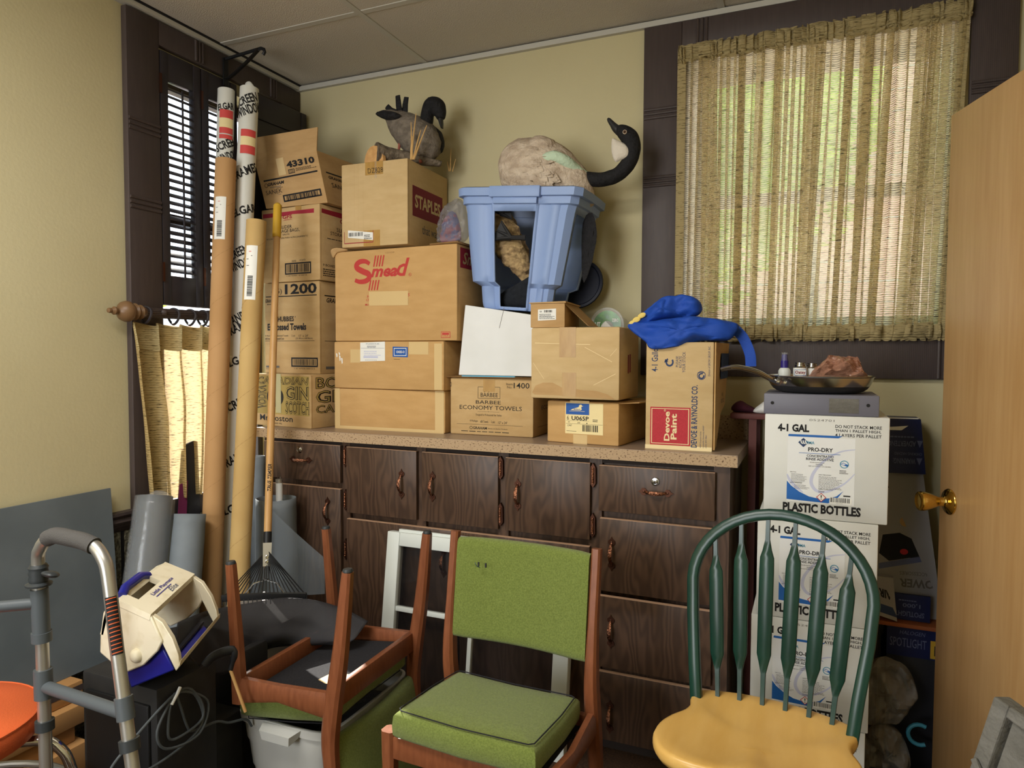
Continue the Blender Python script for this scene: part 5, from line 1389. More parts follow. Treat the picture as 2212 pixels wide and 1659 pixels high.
def can(x, y, r, h, label, word):
    t = thing('can', label, 'can', (x, y, 1.184), group='cans in the frying pan')
    M = Matrix.Translation((x, y, 1.1845)); mb = MB(); mb.lathe([(r, 0), (r, h * 0.78), (r * 0.98, h * 0.80)], 'paper', M, 24)
    pts = [(x - 0.012, y - r - 0.001)]
    Fc = (V((x - 0.013, y - r * 1.002, 1.1845 + h * 0.45)), V((0.028, 0, 0)), V((0, 0, 0.03)), V((0, -1, 0)))
    if word: mb.text(Fc, word, 0.0, 0.2, 1.0, 0.6, 'ink_maroon', 0.03); mb.rect(Fc, -0.05, 0.12, 1.05, 0.7, 'label_blue', 0.4); mb.rect(Fc, -0.02, 0.16, 1.02, 0.66, 'paper', 0.7)
    mb.build('can_body', t)
    mb = MB(); mb.lathe([(r * 0.98, h * 0.80), (r * 1.0, h * 0.82), (r * 0.92, h * 0.86), (r * 0.80, h * 0.87), (r * 0.80, h * 0.93), (r * 0.72, h * 0.95), (r * 0.72, h), (r * 0.6, h), (0.001, h * 0.98)], 'steel', M, 24); mb.build('can_top', t)
can(2.172, -0.405, 0.019, 0.074, 'small can with a metal lid and white label, between spray bottle and plastic bag', 'Oatey')
can(2.204, -0.385, 0.018, 0.072, 'small metal-lidded can half hidden behind the brown plastic bag in the pan', '')
mb = MB(); mb.puff([(2.20, -0.43, 1.20), (2.212, -0.43, 1.240), (2.25, -0.43, 1.268), (2.29, -0.43, 1.274), (2.322, -0.43, 1.262), (2.335, -0.43, 1.235), (2.35, -0.43, 1.215), (2.325, -0.43, 1.195)], (0, -1, 0.4), 0.05, 'brown_bag', crumple=0.035, cs=34, sub=6, rings=PR)
tag(mb.build('plastic_bag', None, at=(2.27, -0.43, 1.195)), 'crumpled brown plastic bag heaped in the frying pan', 'bag')

# low dark stand behind the cases with cloths
st = thing('side_stand', 'dark reddish wooden stand behind the white cases beside the worktop', 'stand', (2.12, -0.13, 0))
mb = MB(); mb.span(1.96, 2.30, -0.225, -0.025, 1.072, 1.090, 'shelf_red', 0.003); mb.build('top_board', st)
for x, y in ((2.03, -0.215), (2.03, -0.03), (2.27, -0.215), (2.27, -0.03)):
    mb = MB(); mb.span(x - 0.012, x + 0.012, y - 0.0, y + 0.0 + 0.012, 0, 1.072, 'shelf_red'); mb.build('leg', st)
mb = MB(); mb.puff([(1.965, -0.16, 1.091), (1.96, -0.16, 1.11), (1.985, -0.16, 1.128), (2.01, -0.16, 1.115), (2.03, -0.16, 1.105), (2.04, -0.16, 1.091)], (0, -1, 0), 0.03, 'maroon_cloth', crumple=0.012)
tag(mb.build('cloth', None, at=(2.0, -0.16, 1.09)), 'bunched maroon cloth on the dark stand behind the paint carton', 'cloth')
mb = MB(); mb.puff([(2.035, -0.19, 1.091), (2.03, -0.19, 1.10), (2.05, -0.19, 1.12), (2.075, -0.19, 1.135), (2.09, -0.19, 1.11), (2.08, -0.19, 1.091)], (0, -1, 0), 0.02, 'paper', crumple=0.006)
tag(mb.build('rag', None, at=(2.06, -0.19, 1.09)), 'pale rag on the dark stand beside the top white case', 'rag')

# ======================= CLUTTER BEHIND THE DOOR =======================
sh = thing('low_shelf', 'low shelf with orange-brown edge between the white cases and the door', 'shelf', (2.48, -0.13, 0))
mb = MB(); mb.span(2.395, 2.62, -0.235, -0.01, 0.462, 0.474, 'shelf_wood', 0.001); mb.build('shelf_board', sh)
for x in (2.395, 2.61):
    mb = MB(); mb.span(x, x + 0.01, -0.23, -0.01, 0.0, 0.462, 'cab_dark'); mb.build('side_panel', sh)
TB = [V((2.398, -0.19, 0.476)), V((2.585, -0.16, 0.476)), V((2.525, -0.135, 0.915)), V((2.395, -0.145, 0.915))]
mb = MB(); mb.prism(TB, (0.0, 0.11, 0), 'box_pale')
F = (TB[0], TB[1] - TB[0], V((0.0, 0.045, 0.439)), V((0, -1, 0.1)))
mb.shape(F, [(0.05, 0.43), (0.10, 0.56), (0.35, 0.58), (0.60, 0.53), (0.80, 0.50), (0.82, 0.42), (0.5, 0.41), (0.2, 0.38)], 'ink_black', 2); mb.shape(F, [(0.05, 0.36), (0.8, 0.44), (0.8, 0.40), (0.05, 0.32)], 'print_dim', 2); mb.disc(F, 0.42, 0.45, 0.06, 0.02, 'ink_brick', 3)
mb.shape(F, [(0.32, 0.78), (0.42, 0.84), (0.55, 0.84), (0.60, 0.76), (0.5, 0.72), (0.38, 0.73)], 'ink_black', 2); mb.disc(F, 0.44, 0.66, 0.09, 0.035, 'tape', 2); mb.shape(F, [(0.05, 0.86), (0.3, 0.92), (0.7, 0.90), (0.68, 0.95), (0.05, 0.98)], 'ink_black', 2)
mb.text(F, 'POWER', 0.36, 0.205, 0.95, 0.265, 'ink_grey', 0.03, 180, k=2); mb.text(F, 'ACCESSORIES', 0.36, 0.29, 0.78, 0.315, 'ink_grey', 0, 180, k=2)
tag(mb.build('picture_box', None, at=(2.47, -0.1, 0.476)), 'tall pale box with dark pictures, upside down on the low shelf', 'box')
mb = MB(); mb.hexa([(2.405, -0.165, 0.917), (2.53, -0.15, 0.917), (2.53, -0.04, 0.917), (2.405, -0.04, 0.917)], [(2.405, -0.165, 1.085), (2.513, -0.15, 1.085), (2.513, -0.04, 1.085), (2.405, -0.04, 1.085)], 'box_navy')
F = (V((2.405, -0.165, 0.917)), V((0.123, 0.0148, 0)), V((0, 0, 0.168)), V((0, -1, 0)))
for v, s_ in ((0.50, 'ADVERTENCIA'), (0.18, 'WARNING:')):
    mb.text(F, s_, 0.05 if len(s_) > 9 else 0.28, v, 0.78, v + 0.10, 'print_dim', 0.02, 180, k=2); mb.shape(F, [(0.80, v + 0.11), (0.93, v + 0.11), (0.865, v - 0.02)], 'print_dim', 2)
mb.text(F, 'CHOKING HAZARD', 0.3, v + 0.16, 0.92, v + 0.21, 'print_dim', 0.01, 180, k=2); mb.lines(F, 0.2, 0.66, 0.92, 0.72, 1, 'print_dim', 2)
nb = mb.build('navy_box', None, at=(2.465, -0.1, 0.917), smooth=0); tag(nb, 'dark blue box printed with upside-down WARNING text on the picture box', 'box')
mb = MB(); mb.hexa([(2.405, -0.166, 1.05), (2.460, -0.160, 1.05), (2.461, -0.162, 1.051), (2.406, -0.168, 1.051)], [(2.405, -0.15, 1.087), (2.510, -0.14, 1.087), (2.510, -0.142, 1.0885), (2.405, -0.152, 1.0885)], 'paper'); mb.build('white_flap', nb, label='white inside flap')
mb = MB(); Tp = [V((2.405, -0.235, 0.490)), V((2.455, -0.235, 0.478)), V((2.445, -0.20, 0.60)), V((2.395, -0.20, 0.60))]
mb.prism(Tp, (0, 0.012, 0.003), 'box_pale'); F = (Tp[0], Tp[1] - Tp[0], Tp[3] - Tp[0], V((0, -1, 0.2)))
mb.rect(F, 0.0, 0.10, 1, 0.32, 'ink_navy', 1); mb.text(F, 'AIR', 0.15, 0.50, 0.85, 0.72, 'ink_black', 0.04, 180, k=2)
tag(mb.build('blister_card', None, at=(2.43, -0.22, 0.478)), 'small printed card package leaning on the picture box', 'package')
mb = MB(); mb.span(2.44, 2.545, -0.205, -0.195, 0.4765, 0.555, 'box_navy'); F = (V((2.44, -0.205, 0.476)), V((0.105, 0, 0)), V((0, 0, 0.08)), V((0, -1, 0)))
mb.text(F, '1,000', 0.3, 0.5, 0.75, 0.68, 'print_dim', 0.02, 180, k=2); mb.text(F, 'SPOTLIGHT', 0.1, 0.15, 0.85, 0.35, 'print_dim', 0.02, 180, k=2); mb.lines(F, 0.2, 0.74, 0.8, 0.84, 1, 'print_dim', 2)
tag(mb.build('lamp_box', None, at=(2.49, -0.2, 0.476)), 'flat navy lamp package standing on the low shelf', 'package')
mb = MB(); mb.span(2.430, 2.60, -0.22, -0.12, 0.37, 0.460, 'box_navy'); F = (V((2.430, -0.22, 0.37)), V((0.17, 0, 0)), V((0, 0, 0.09)), V((0, -1, 0)))
mb.text(F, 'SPOTLIGHT', 0.05, 0.32, 0.62, 0.62, 'print_dim', 0.0, k=2); mb.text(F, 'HALOGEN', 0.2, 0.75, 0.6, 0.88, 'print_dim', 0, 0, 0.2, 2); mb.rect(F, 0.68, 0.05, 0.95, 0.65, 'grip_yellow', 2); mb.text(F, '16', 0.74, 0.15, 0.9, 0.5, 'ink_black', 0.02, k=3)
tag(mb.build('lamp_box', None, at=(2.51, -0.17, 0.37)), 'navy SPOTLIGHT carton with yellow tag, just under the low shelf board', 'package')
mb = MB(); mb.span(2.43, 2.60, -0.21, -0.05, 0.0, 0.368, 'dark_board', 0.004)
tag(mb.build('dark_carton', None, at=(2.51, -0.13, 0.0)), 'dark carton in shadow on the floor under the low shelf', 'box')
mb = MB(); mb.puff([(2.37, -0.30, 0.19), (2.36, -0.30, 0.30), (2.40, -0.29, 0.38), (2.47, -0.29, 0.37), (2.505, -0.29, 0.30), (2.49, -0.29, 0.24), (2.44, -0.30, 0.20)], (0, -1, 0), 0.035, 'grime_bag', crumple=0.035, cs=26, back=0.6, sub=6, rings=PR)
tag(mb.build('plastic_bag', None, at=(2.43, -0.3, 0.19)), 'dusty clear plastic bag bulging from under the low shelf', 'bag')
mb = MB(); mb.puff([(2.37, -0.31, 0.03), (2.36, -0.31, 0.12), (2.40, -0.31, 0.19), (2.46, -0.31, 0.18), (2.49, -0.31, 0.10), (2.47, -0.31, 0.03)], (0, -1, 0.1), 0.04, 'grime_bag', crumple=0.035, cs=26, back=0.6, sub=6, rings=PR)
tag(mb.build('plastic_bag', None, at=(2.43, -0.31, 0.03)), 'whitish crumpled bag lying low beside the white cases', 'bag')
mb = MB(); mb.tube(arc((2.515, -0.29, 0.17), 0.03, 60, 300, 12), 0.006, 'ink_teal', 8)
tag(mb.build('cable_loop', None, at=(2.515, -0.29, 0.14)), 'loop of turquoise cord peeking out beside the door', 'cord')
mb = MB(); mb.span(2.38, 2.53, -0.46, -0.34, 0.0, 0.075, 'black_plastic', 0.008); mb.span(2.41, 2.50, -0.465, -0.455, 0.03, 0.055, 'dark_plastic', 0.003)
tag(mb.build('black_case', None, at=(2.455, -0.4, 0.0)), 'flat black plastic case on the floor behind the door edge', 'case')
# ======================= CHAIRS =======================
def dane(label, M, top=0.785):
    root = thing('side_chair', label, 'chair', M.translation, 0, 'green upholstered teak chairs')
    def bld(mb, name, **k): return mb.build(name, root, **k)
    def seg(mb, pts, rad, mt='teak'):
        mb.tube([M @ V(p) for p in pts], rad, mt, up=M.to_3x3() @ V((1, 0, 0)), prof=[(-1, -0.6), (-0.6, -1), (0.6, -1), (1, -0.6), (1, 0.6), (0.6, 1), (-0.6, 1), (-1, 0.6)])
    for s_ in (-1, 1):
        mb = MB(); seg(mb, [(0.205 * s_, -0.158, 0.004), (0.207 * s_, -0.152, 0.20), (0.209 * s_, -0.150, 0.372)], [0.0125, 0.0155, 0.018]); leg = bld(mb, 'leg')
        mb = MB(); mb.lathe([(0.011, -0.004), (0.013, 0.0), (0.013, 0.004), (0.009, 0.006)], 'dark_plastic', M @ Matrix.Translation((0.205 * s_, -0.158, 0.0)), 14); mb.build('foot_glide', leg)
        P = smooth_path([(0.203 * s_, 0.212, 0.004), (0.205 * s_, 0.180, 0.20), (0.207 * s_, 0.146, 0.36), (0.207 * s_, 0.132, 0.46), (0.207 * s_, 0.142, 0.60), (0.207 * s_, 0.165, top)], 4)
        mb = MB(); seg(mb, P, [(0.012 + 0.006 * math.sin(math.pi * min(1, i / 16)), 0.013 + 0.008 * math.sin(math.pi * min(1, i / 18))) for i in range(len(P))]); leg = bld(mb, 'back_leg')
        mb = MB(); mb.lathe([(0.011, -0.004), (0.013, 0.0), (0.013, 0.004), (0.009, 0.006)], 'dark_plastic', M @ Matrix.Translation((0.203 * s_, 0.212, 0.0)), 14); mb.build('foot_glide', leg)
        mb = MB(); seg(mb, [(0.209 * s_, -0.150, 0.338), (0.209 * s_, -0.02, 0.332), (0.208 * s_, 0.142, 0.345)], [(0.012, 0.034), (0.012, 0.022), (0.012, 0.034)]); bld(mb, 'side_rail')
    mb = MB(); seg(mb, [(-0.20, -0.152, 0.335), (0.20, -0.152, 0.335)], 1); mb.v = []; mb.f = []; mb.m = []
    mb.box((0, -0.152, 0.335), (0.40, 0.020, 0.055), 'teak', M, 0.003); bld(mb, 'front_rail')
    mb = MB(); mb.box((0, 0.140, 0.335), (0.40, 0.020, 0.055), 'teak', M, 0.003); bld(mb, 'back_rail')
    o = [(-0.186, -0.176), (0.0, -0.186), (0.186, -0.176), (0.188, 0.0), (0.180, 0.126), (0.0, 0.118), (-0.180, 0.126), (-0.188, 0.0)]
    q = []
    for i in range(len(o)):
        a, b_ = V(o[i] + (0,)), V(o[(i + 1) % len(o)] + (0,)); q += [a.lerp(b_, 0.06), a.lerp(b_, 0.5), a.lerp(b_, 0.94)]
    mb = MB(); mb.puff([M @ V((p.x, p.y, 0.398 - 0.07 * (p.y + 0.17))) for p in q], M.to_3x3() @ V((0, 0.05, 1)), 0.040, 'green_cloth', rings=(1.0, 0.99, 0.965, 0.93, 0.85, 0.6, 0.3, 0.08), pw=5.0, sub=2)
    c = bld(mb, 'seat_cushion', smooth=50)
    mb = MB(); mb.tube([M @ V((p.x * 0.94, p.y * 0.94 - 0.002, 0.4345 - 0.07 * (p.y + 0.17))) for p in q], 0.0016, 'black_cloth', 6, closed=True); mb.build('piping', c)
    mb = MB(); mb.add([M @ V(p) for p in ((-0.185, -0.14, 0.3535), (0.185, -0.14, 0.3535), (0.18, 0.125, 0.3345), (-0.18, 0.125, 0.3345))], [(0, 1, 2, 3)], 'black_cloth'); mb.build('dust_cover', c, smooth=0, solid=0.002, label='black cloth under the seat')
    lo, hi = top - 0.285, top - 0.012
    mb = MB()
    def bk(u, v):
        x = lerp(-0.192, 0.192, u); z = lerp(lo, hi, v)
        return x, 0.128 + 0.034 * (z - 0.46) / 0.30 + 0.020 * (1 - (2 * u - 1) ** 2), z
    prof = [(-1, 0), (-0.98, 0.6), (-0.92, 0.92), (-0.8, 1), (0.8, 1), (0.92, 0.92), (0.98, 0.6), (1, 0), (0.98, -0.6), (0.92, -0.92), (0.8, -1), (-0.8, -1), (-0.92, -0.92), (-0.98, -0.6)]
    vs, n = [], len(prof)
    K = 13
    for i in range(K):
        u = i / (K - 1); e = 1.0 if 0 < i < K - 1 else 0.86
        for a, b_ in prof:
            x, y, z = bk(u, 0.5 + 0.5 * a * (0.985 if e < 1 else 1))
            vs.append(M @ V((x, y + 0.017 * b_ * e, z)))
    fs = [(i * n + j, i * n + (j + 1) % n, (i + 1) * n + (j + 1) % n, (i + 1) * n + j) for i in range(K - 1) for j in range(n)] + [tuple(range(n))[::-1], tuple(range((K - 1) * n, K * n))]
    mb.add(vs, fs, 'green_cloth'); bpn = bld(mb, 'backrest', smooth=50)
    return root, bpn, c
CM = Matrix.Translation((1.497, -1.055, 0)) @ Matrix.Rotation(R(-2), 4, 'Z')
ch, bpn, _ = dane('green upholstered teak chair standing upright in front of the cabinet', CM)
mb = MB()
for x in (-0.115, -0.093): mb.box((x, 0.1275, 0.712), (0.004, 0.006, 0.012), 'screen_dark', CM, 0.001)
mb.tube([CM @ V(p) for p in ((-0.125, 0.126, 0.716), (-0.118, 0.123, 0.708), (-0.110, 0.126, 0.704))], 0.0012, 'green_paint', 5)
mb.build('tear', bpn, label='small dark tears')
UM = Matrix.Translation((0.966, -0.998, 0.352)) @ Matrix.Rotation(R(-3.5), 4, 'Y') @ Matrix.Translation((0, 0, 0.380)) @ Matrix.Rotation(R(91.5), 4, 'Z') @ Matrix.Rotation(math.pi, 4, 'X')
uc, ub, us = dane('green upholstered teak chair turned upside down with its legs in the air', UM, 0.724)
mb = MB(); mb.add([UM @ V((p[0], p[1], 0.3535 - 0.0717 * (p[1] + 0.14) - 0.0015)) for p in ((-0.10, 0.02, 0.0), (-0.06, 0.03, 0.0), (-0.03, 0.02, 0.0), (-0.035, 0.06, 0.0), (-0.06, 0.075, 0.0), (-0.055, 0.10, 0.0), (-0.08, 0.09, 0.0), (-0.085, 0.12, 0.0), (-0.115, 0.10, 0.0), (-0.12, 0.06, 0.0))], [tuple(range(10))], 'tape_pale')
mb.build('torn_patch', us, smooth=0, label='torn hole showing tan stuffing')
mb = MB(); mb.prism([UM @ V(p) for p in ((0.185, -0.142, 0.318), (0.135, -0.142, 0.318), (0.185, -0.092, 0.318))], UM.to_3x3() @ V((0, 0, 0.03)), 'wood_strip'); mb.build('corner_block', uc)

# ---- bow-back chair ----
WM = Matrix.Translation((2.118, -1.005, 0)) @ Matrix.Rotation(R(-7), 4, 'Z')
wc = thing('bow_back_chair', 'dark green bow-back chair with honey-yellow wooden seat in front of the white cases', 'chair', (2.118, -1.005, 0))
half = [(0.0, 0.185), (0.06, 0.181), (0.12, 0.168), (0.165, 0.150), (0.183, 0.125), (0.184, 0.095), (0.176, 0.065), (0.180, 0.03), (0.200, -0.01), (0.213, -0.06), (0.208, -0.115), (0.175, -0.165), (0.12, -0.185), (0.06, -0.183), (0.0, -0.176)]
half = [(p.x, p.y) for p in smooth_path([(x, y, 0) for x, y in half], 3)]
out = half + [(-x, y) for x, y in half[::-1][1:-1]]
mb = MB()
ringsW = [(0.90, 0.408), (0.97, 0.412), (1.0, 0.424), (1.0, 0.436), (0.985, 0.4435), (0.95, 0.4455), (0.80, 0.442), (0.55, 0.434), (0.25, 0.431)]
vs = [WM @ V((x * s_, y * s_, z + (0.006 * max(0, 1 - abs(x) / 0.06) if y < -0.05 and z < 0.445 and s_ < 0.9 else 0))) for s_, z in ringsW for x, y in out]
n = len(out)
fs = [(i * n + j, i * n + (j + 1) % n, (i + 1) * n + (j + 1) % n, (i + 1) * n + j) for i in range(len(ringsW) - 1) for j in range(n)]
fs = [f[::-1] for f in fs] + [tuple(range(n)), tuple(range((len(ringsW) - 1) * n, len(ringsW) * n))[::-1]]
mb.add(vs, fs, 'seat_wood'); mb.build('seat', wc, smooth=60, label='honey-yellow wooden seat')
def lean(z): return 0.17 * (z - 0.44) / 0.46 * 0.62
def bowpt(t):
    # t 0..1 along the hoop
    a = math.pi * t
    x = -0.205 * math.cos(a) * (1 if True else 1)
    z = 0.715 + 0.175 * math.sin(a)
    return V((x, 0.115 + lean(z), z))
hp = [V((-0.172, 0.105, 0.43)), V((-0.182, 0.120, 0.52)), V((-0.198, 0.115 + lean(0.63), 0.63))] + [bowpt(i / 22) for i in range(23)] + [V((0.198, 0.115 + lean(0.63), 0.63)), V((0.182, 0.120, 0.52)), V((0.172, 0.105, 0.43))]
mb = MB(); mb.tube([WM @ p for p in hp], [(0.010, 0.0135)] * len(hp), 'green_paint', up=WM.to_3x3() @ V((0, -1, 0)), prof=[(-1, -0.8), (-0.7, -1), (0.7, -1), (1, -0.8), (1, 0.8), (0.7, 1), (-0.7, 1), (-1, 0.8)])
mb.build('bow', wc, smooth=50)
for i, x in enumerate((-0.128, -0.078, -0.026, 0.026, 0.078, 0.128)):
    xt = x * 1.22
    zt = 0.715 + 0.175 * math.sqrt(1 - (xt / 0.205) ** 2) - 0.006
    b0, t0 = V((x, 0.150 - 0.9 * x * x, 0.437)), V((xt, 0.115 + lean(zt), zt))
    f = [0, 0.10, 0.17, 0.23, 0.27, 0.5, 0.72, 0.78, 0.82, 0.88, 1.0]
    wv = [0.0055, 0.0055, 0.006, 0.012, 0.0165, 0.0170, 0.0170, 0.0165, 0.011, 0.0055, 0.005]
    mb = MB(); mb.tube([WM @ b0.lerp(t0, q) for q in f], [(a, 0.0055 if a < 0.008 else 0.0042) for a in wv], 'green_paint', up=WM.to_3x3() @ V((1, 0, 0)), prof=[(-1, -0.4), (-0.85, -1), (0.85, -1), (1, -0.4), (1, 0.4), (0.85, 1), (-0.85, 1), (-1, 0.4)])
    mb.build('spindle', wc, smooth=60)
for sx, sy in ((-1, -1), (1, -1), (-1, 1), (1, 1)):
    a, b_ = V((0.135 * sx, 0.115 * sy - 0.01, 0.412)), V((0.195 * sx, 0.185 * sy - 0.01, 0.0))
    f = [0, 0.08, 0.2, 0.3, 0.33, 0.36, 0.55, 0.75, 0.78, 0.81, 1.0]; rv = [0.010, 0.012, 0.019, 0.016, 0.011, 0.015, 0.019, 0.015, 0.011, 0.014, 0.010]
    mb = MB(); mb.tube([WM @ a.lerp(b_, q) for q in f], rv, 'green_paint', 12); mb.build('leg', wc)
for s_ in (-1, 1):
    mb = MB(); mb.tube([WM @ V((0.168 * s_, -0.16, 0.17)), WM @ V((0.170 * s_, 0.0, 0.17)), WM @ V((0.168 * s_, 0.145, 0.17))], [0.008, 0.013, 0.008], 'green_paint', 10); mb.build('stretcher', wc)
mb = MB(); mb.tube([WM @ V((-0.17, 0, 0.17)), WM @ V((0, 0, 0.17)), WM @ V((0.17, 0, 0.17))], [0.008, 0.013, 0.008], 'green_paint', 10); mb.build('stretcher', wc)

# ======================= WALKER AND STOOL =======================
wk = thing('walker', 'silver aluminum walking frame with grey foam grip at the lower left', 'walker', (0.9, -1.70, 0))
A = [V(p) for p in ((1.048, -1.707, 0.501), (0.993, -1.693, 0.715), (0.966, -1.688, 0.849), (0.951, -1.687, 0.883), (0.926, -1.686, 0.903), (0.897, -1.688, 0.910), (0.857, -1.688, 0.912), (0.817, -1.689, 0.913), (0.792, -1.689, 0.904), (0.770, -1.689, 0.883), (0.755, -1.686, 0.843), (0.757, -1.683, 0.670), (0.769, -1.689, 0.423))]
footR = A[0] + (A[0] - A[1]).normalized() * ((A[0].z - 0.02) / ((A[1] - A[0]).normalized().z))
footL = A[-1] + (A[-1] - A[-2]).normalized() * ((A[-1].z - 0.02) / ((A[-2] - A[-1]).normalized().z))
def walker_side(off):
    B = [p + off for p in A]; fr, fl_ = footR + off, footL + off
    mb = MB(); mb.tube([fr] + smooth_path(B[1:12], 4) + [fl_], 0.0125, 'alu', 14); mb.build('side_frame', wk)
    mb = MB(); mb.tube(smooth_path(B[4:9], 3), 0.0165, 'foam_grip', 16); mb.build('hand_grip', wk)
    for f in (fr, fl_):
        mb = MB(); mb.lathe([(0.018, -0.02), (0.019, 0.0), (0.015, 0.03)], 'dark_plastic', Matrix.Translation(f), 14); mb.build('rubber_tip', wk)
    return B, fr, fl_
walker_side(V((0, 0, 0)))
walker_side(V((-0.40, -0.35, 0)))
def on(p, q, z): t = (z - p.z) / (q.z - p.z); return p.lerp(q, t)
def collar(p, q, z0, z1, r, mt='grey_plastic', name='collar'):
    mb = MB(); mb.tube([on(p, q, z0), on(p, q, z1)], r, mt, 16); return mb.build(name, wk)
zl = A[11].z
collar(A[11], A[10], 0.70, 0.795, 0.0165, 'grey_plastic', 'sleeve'); collar(A[11], A[10], 0.685, 0.705, 0.019, 'grey_plastic')
zc = (0.766, -1.683, 0.592)[2]
collar(A[12], A[11], zc - 0.025, zc + 0.035, 0.0175); collar(A[12], A[11], zc - 0.09, zc - 0.07, 0.018, 'dark_plastic')
zr = (1.030, -1.705, 0.597)[2]
collar(A[0], A[1], zr - 0.01, zr + 0.03, 0.0165); collar(A[0], A[1], zr - 0.065, zr - 0.045, 0.0185, 'dark_plastic')
mb = MB(); mb.tube([on(A[12], A[11], zc), on(A[0], A[1], zr)], 0.0125, 'grey_plastic', 14); mb.build('cross_bar', wk)
bz = on(A[11], A[10], 0.765)
mb = MB(); mb.tube([bz, bz + V((-0.40, -0.35, 0.0))], 0.0115, 'grey_plastic', 14); mb.build('cross_bar', wk)
mb = MB(); cz = on(A[11], A[10], 0.822)
mb.lathe([(0.0145, -0.022), (0.024, -0.020), (0.0245, -0.016), (0.017, -0.012), (0.0185, -0.006), (0.017, 0.0), (0.0185, 0.006), (0.017, 0.012), (0.0185, 0.018), (0.015, 0.024)], 'dark_plastic', Matrix.Translation(cz), 18)
mb.puff([cz + V(p) for p in ((0.012, 0.0, 0.004), (0.03, -0.014, 0.012), (0.052, -0.012, 0.010), (0.056, 0.004, 0.006), (0.04, 0.016, 0.004), (0.018, 0.014, 0.004))], (0, 0, 1), 0.008, 'dark_plastic', back=0.8)
mb.build('release_button', wk)
st0, st1 = on(A[0], A[1], (0.997, -1.692, 0.705)[2]), on(A[1], A[2], (0.977, -1.690, 0.812)[2])
vd = (V((2.205, -2.6, 1.28)) - st0).normalized(); ax = (st1 - st0).normalized(); sd = ax.cross(vd).normalized(); vd = sd.cross(ax)
Fs = (st0 - sd * 0.0095 + vd * 0.0115, sd * 0.019, st1 - st0, vd)
mb = MB()
def cyl_pt(u, v, k=1):
    a = (u - 0.5) * 1.7; return st0 + (st1 - st0) * v + (sd * math.sin(a) + vd * math.cos(a)) * (0.0129 + 0.0002 * k)
mb.grid(lambda u, v: cyl_pt(u, v), 8, 1, 'ink_black')
for k in range(14):
    v = (k + 0.5) / 14; mb.grid(lambda u, q: cyl_pt(lerp(0.06, 0.94, u), v + 0.016 * q - 0.03 * (u - 0.5) ** 2 + 0.012 * (u - 0.5), 2), 6, 1, 'orange_vinyl')
mb.build('sticker', wk, label='black sticker with orange bars')

so = thing('vinyl_stool', 'orange vinyl stool with chrome legs at the bottom left corner', 'stool', (0.535, -1.765, 0))
SMx = Matrix.Translation((0.535, -1.765, 0))
mb = MB(); mb.lathe([(0.001, 0.452), (0.165, 0.452), (0.180, 0.456), (0.186, 0.468), (0.188, 0.490), (0.184, 0.502), (0.178, 0.506), (0.12, 0.513), (0.001, 0.518)], 'orange_vinyl', SMx, 48); sc = mb.build('seat', so)
mb = MB(); mb.tube([(0.535 + 0.184 * math.cos(R(a)), -1.765 + 0.184 * math.sin(R(a)), 0.503) for a in range(0, 360, 8)], 0.003, 'orange_vinyl', 6, closed=True); mb.build('piping', sc)
for a in (40, 130, 220, 310):
    c, s_ = math.cos(R(a)), math.sin(R(a)); mb = MB()
    mb.tube(smooth_path([SMx @ V((r * c, r * s_, z)) for r, z in ((0.03, 0.440), (0.12, 0.440), (0.19, 0.436), (0.225, 0.415), (0.248, 0.36), (0.28, 0.18), (0.30, 0.004))], 5), 0.011, 'chrome', 14); mb.build('leg', so)
mb = MB(); mb.tube([SMx @ V((0.262 * math.cos(R(a)), 0.262 * math.sin(R(a)), 0.26)) for a in range(0, 360, 8)], 0.0085, 'alu', 10, closed=True); mb.build('foot_ring', so)

# ======================= LEFT CORNER CLUTTER =======================
mb = MB(); mb.hexa([(0.100, -1.013, 0.275), (0.100, -2.20, 0.275), (0.107, -2.20, 0.275), (0.107, -1.013, 0.275)], [(0.026, -0.985, 0.822), (0.026, -2.20, 0.822), (0.033, -2.20, 0.822), (0.033, -0.985, 0.822)], 'grey_sheet')
tag(mb.build('metal_sheet', None, at=(0.1, -1.6, 0.275), smooth=0), 'large flat grey sheet leaning against the yellow left wall', 'sheet')
STR = [(0.03, 0.20, -2.2, -1.20, 0.0, 0.10), (0.04, 0.17, -2.1, -1.22, 0.101, 0.155), (0.05, 0.19, -2.2, -1.19, 0.156, 0.215), (0.06, 0.16, -2.2, -1.185, 0.216, 0.274)]
for i, (x0, x1, y0, y1, z0, z1) in enumerate(STR):
    mb = MB(); mb.span(x0, x1, y0, y1, z0, z1, 'wood_strip', 0.003)
    if i == 3: mb.span(x1 - 0.03, x1 + 0.001, y0, y1, z1 - 0.03, z1 - 0.012, 'trim_wood')
    tag(mb.build('wooden_plank', None, at=((x0 + x1) / 2, (y0 + y1) / 2, z0)), ('light wooden plank lying on the floor, lowest of four along the left wall', 'light wooden plank, second from the floor along the left wall', 'light wooden plank, third from the floor along the left wall', 'light wooden plank with a dark groove, right under the grey sheet')[i], 'plank', 'planks stacked along the left wall')
def roll(name, label, cat, p0, p1, r, mt, r1=None, wob=0.0, core=None, **k):
    """a rolled sheet: p0 bottom, p1 top"""
    P0, P1 = V(p0), V(p1); N = 24
    mb = MB(); pts = [P0.lerp(P1, i / N) for i in range(N + 1)]
    rr = [lerp(r, r1 or r, i / N) * (1 + wob * mnoise.noise(V((i * 0.45, r * 50, 0)))) for i in range(N + 1)]
    mb.tube(pts, rr, mt, 28, caps=False)
    o = mb.build(name, None, at=p0, smooth=60, solid=0.003)
    return tag(o, label, cat, k.get('group'))
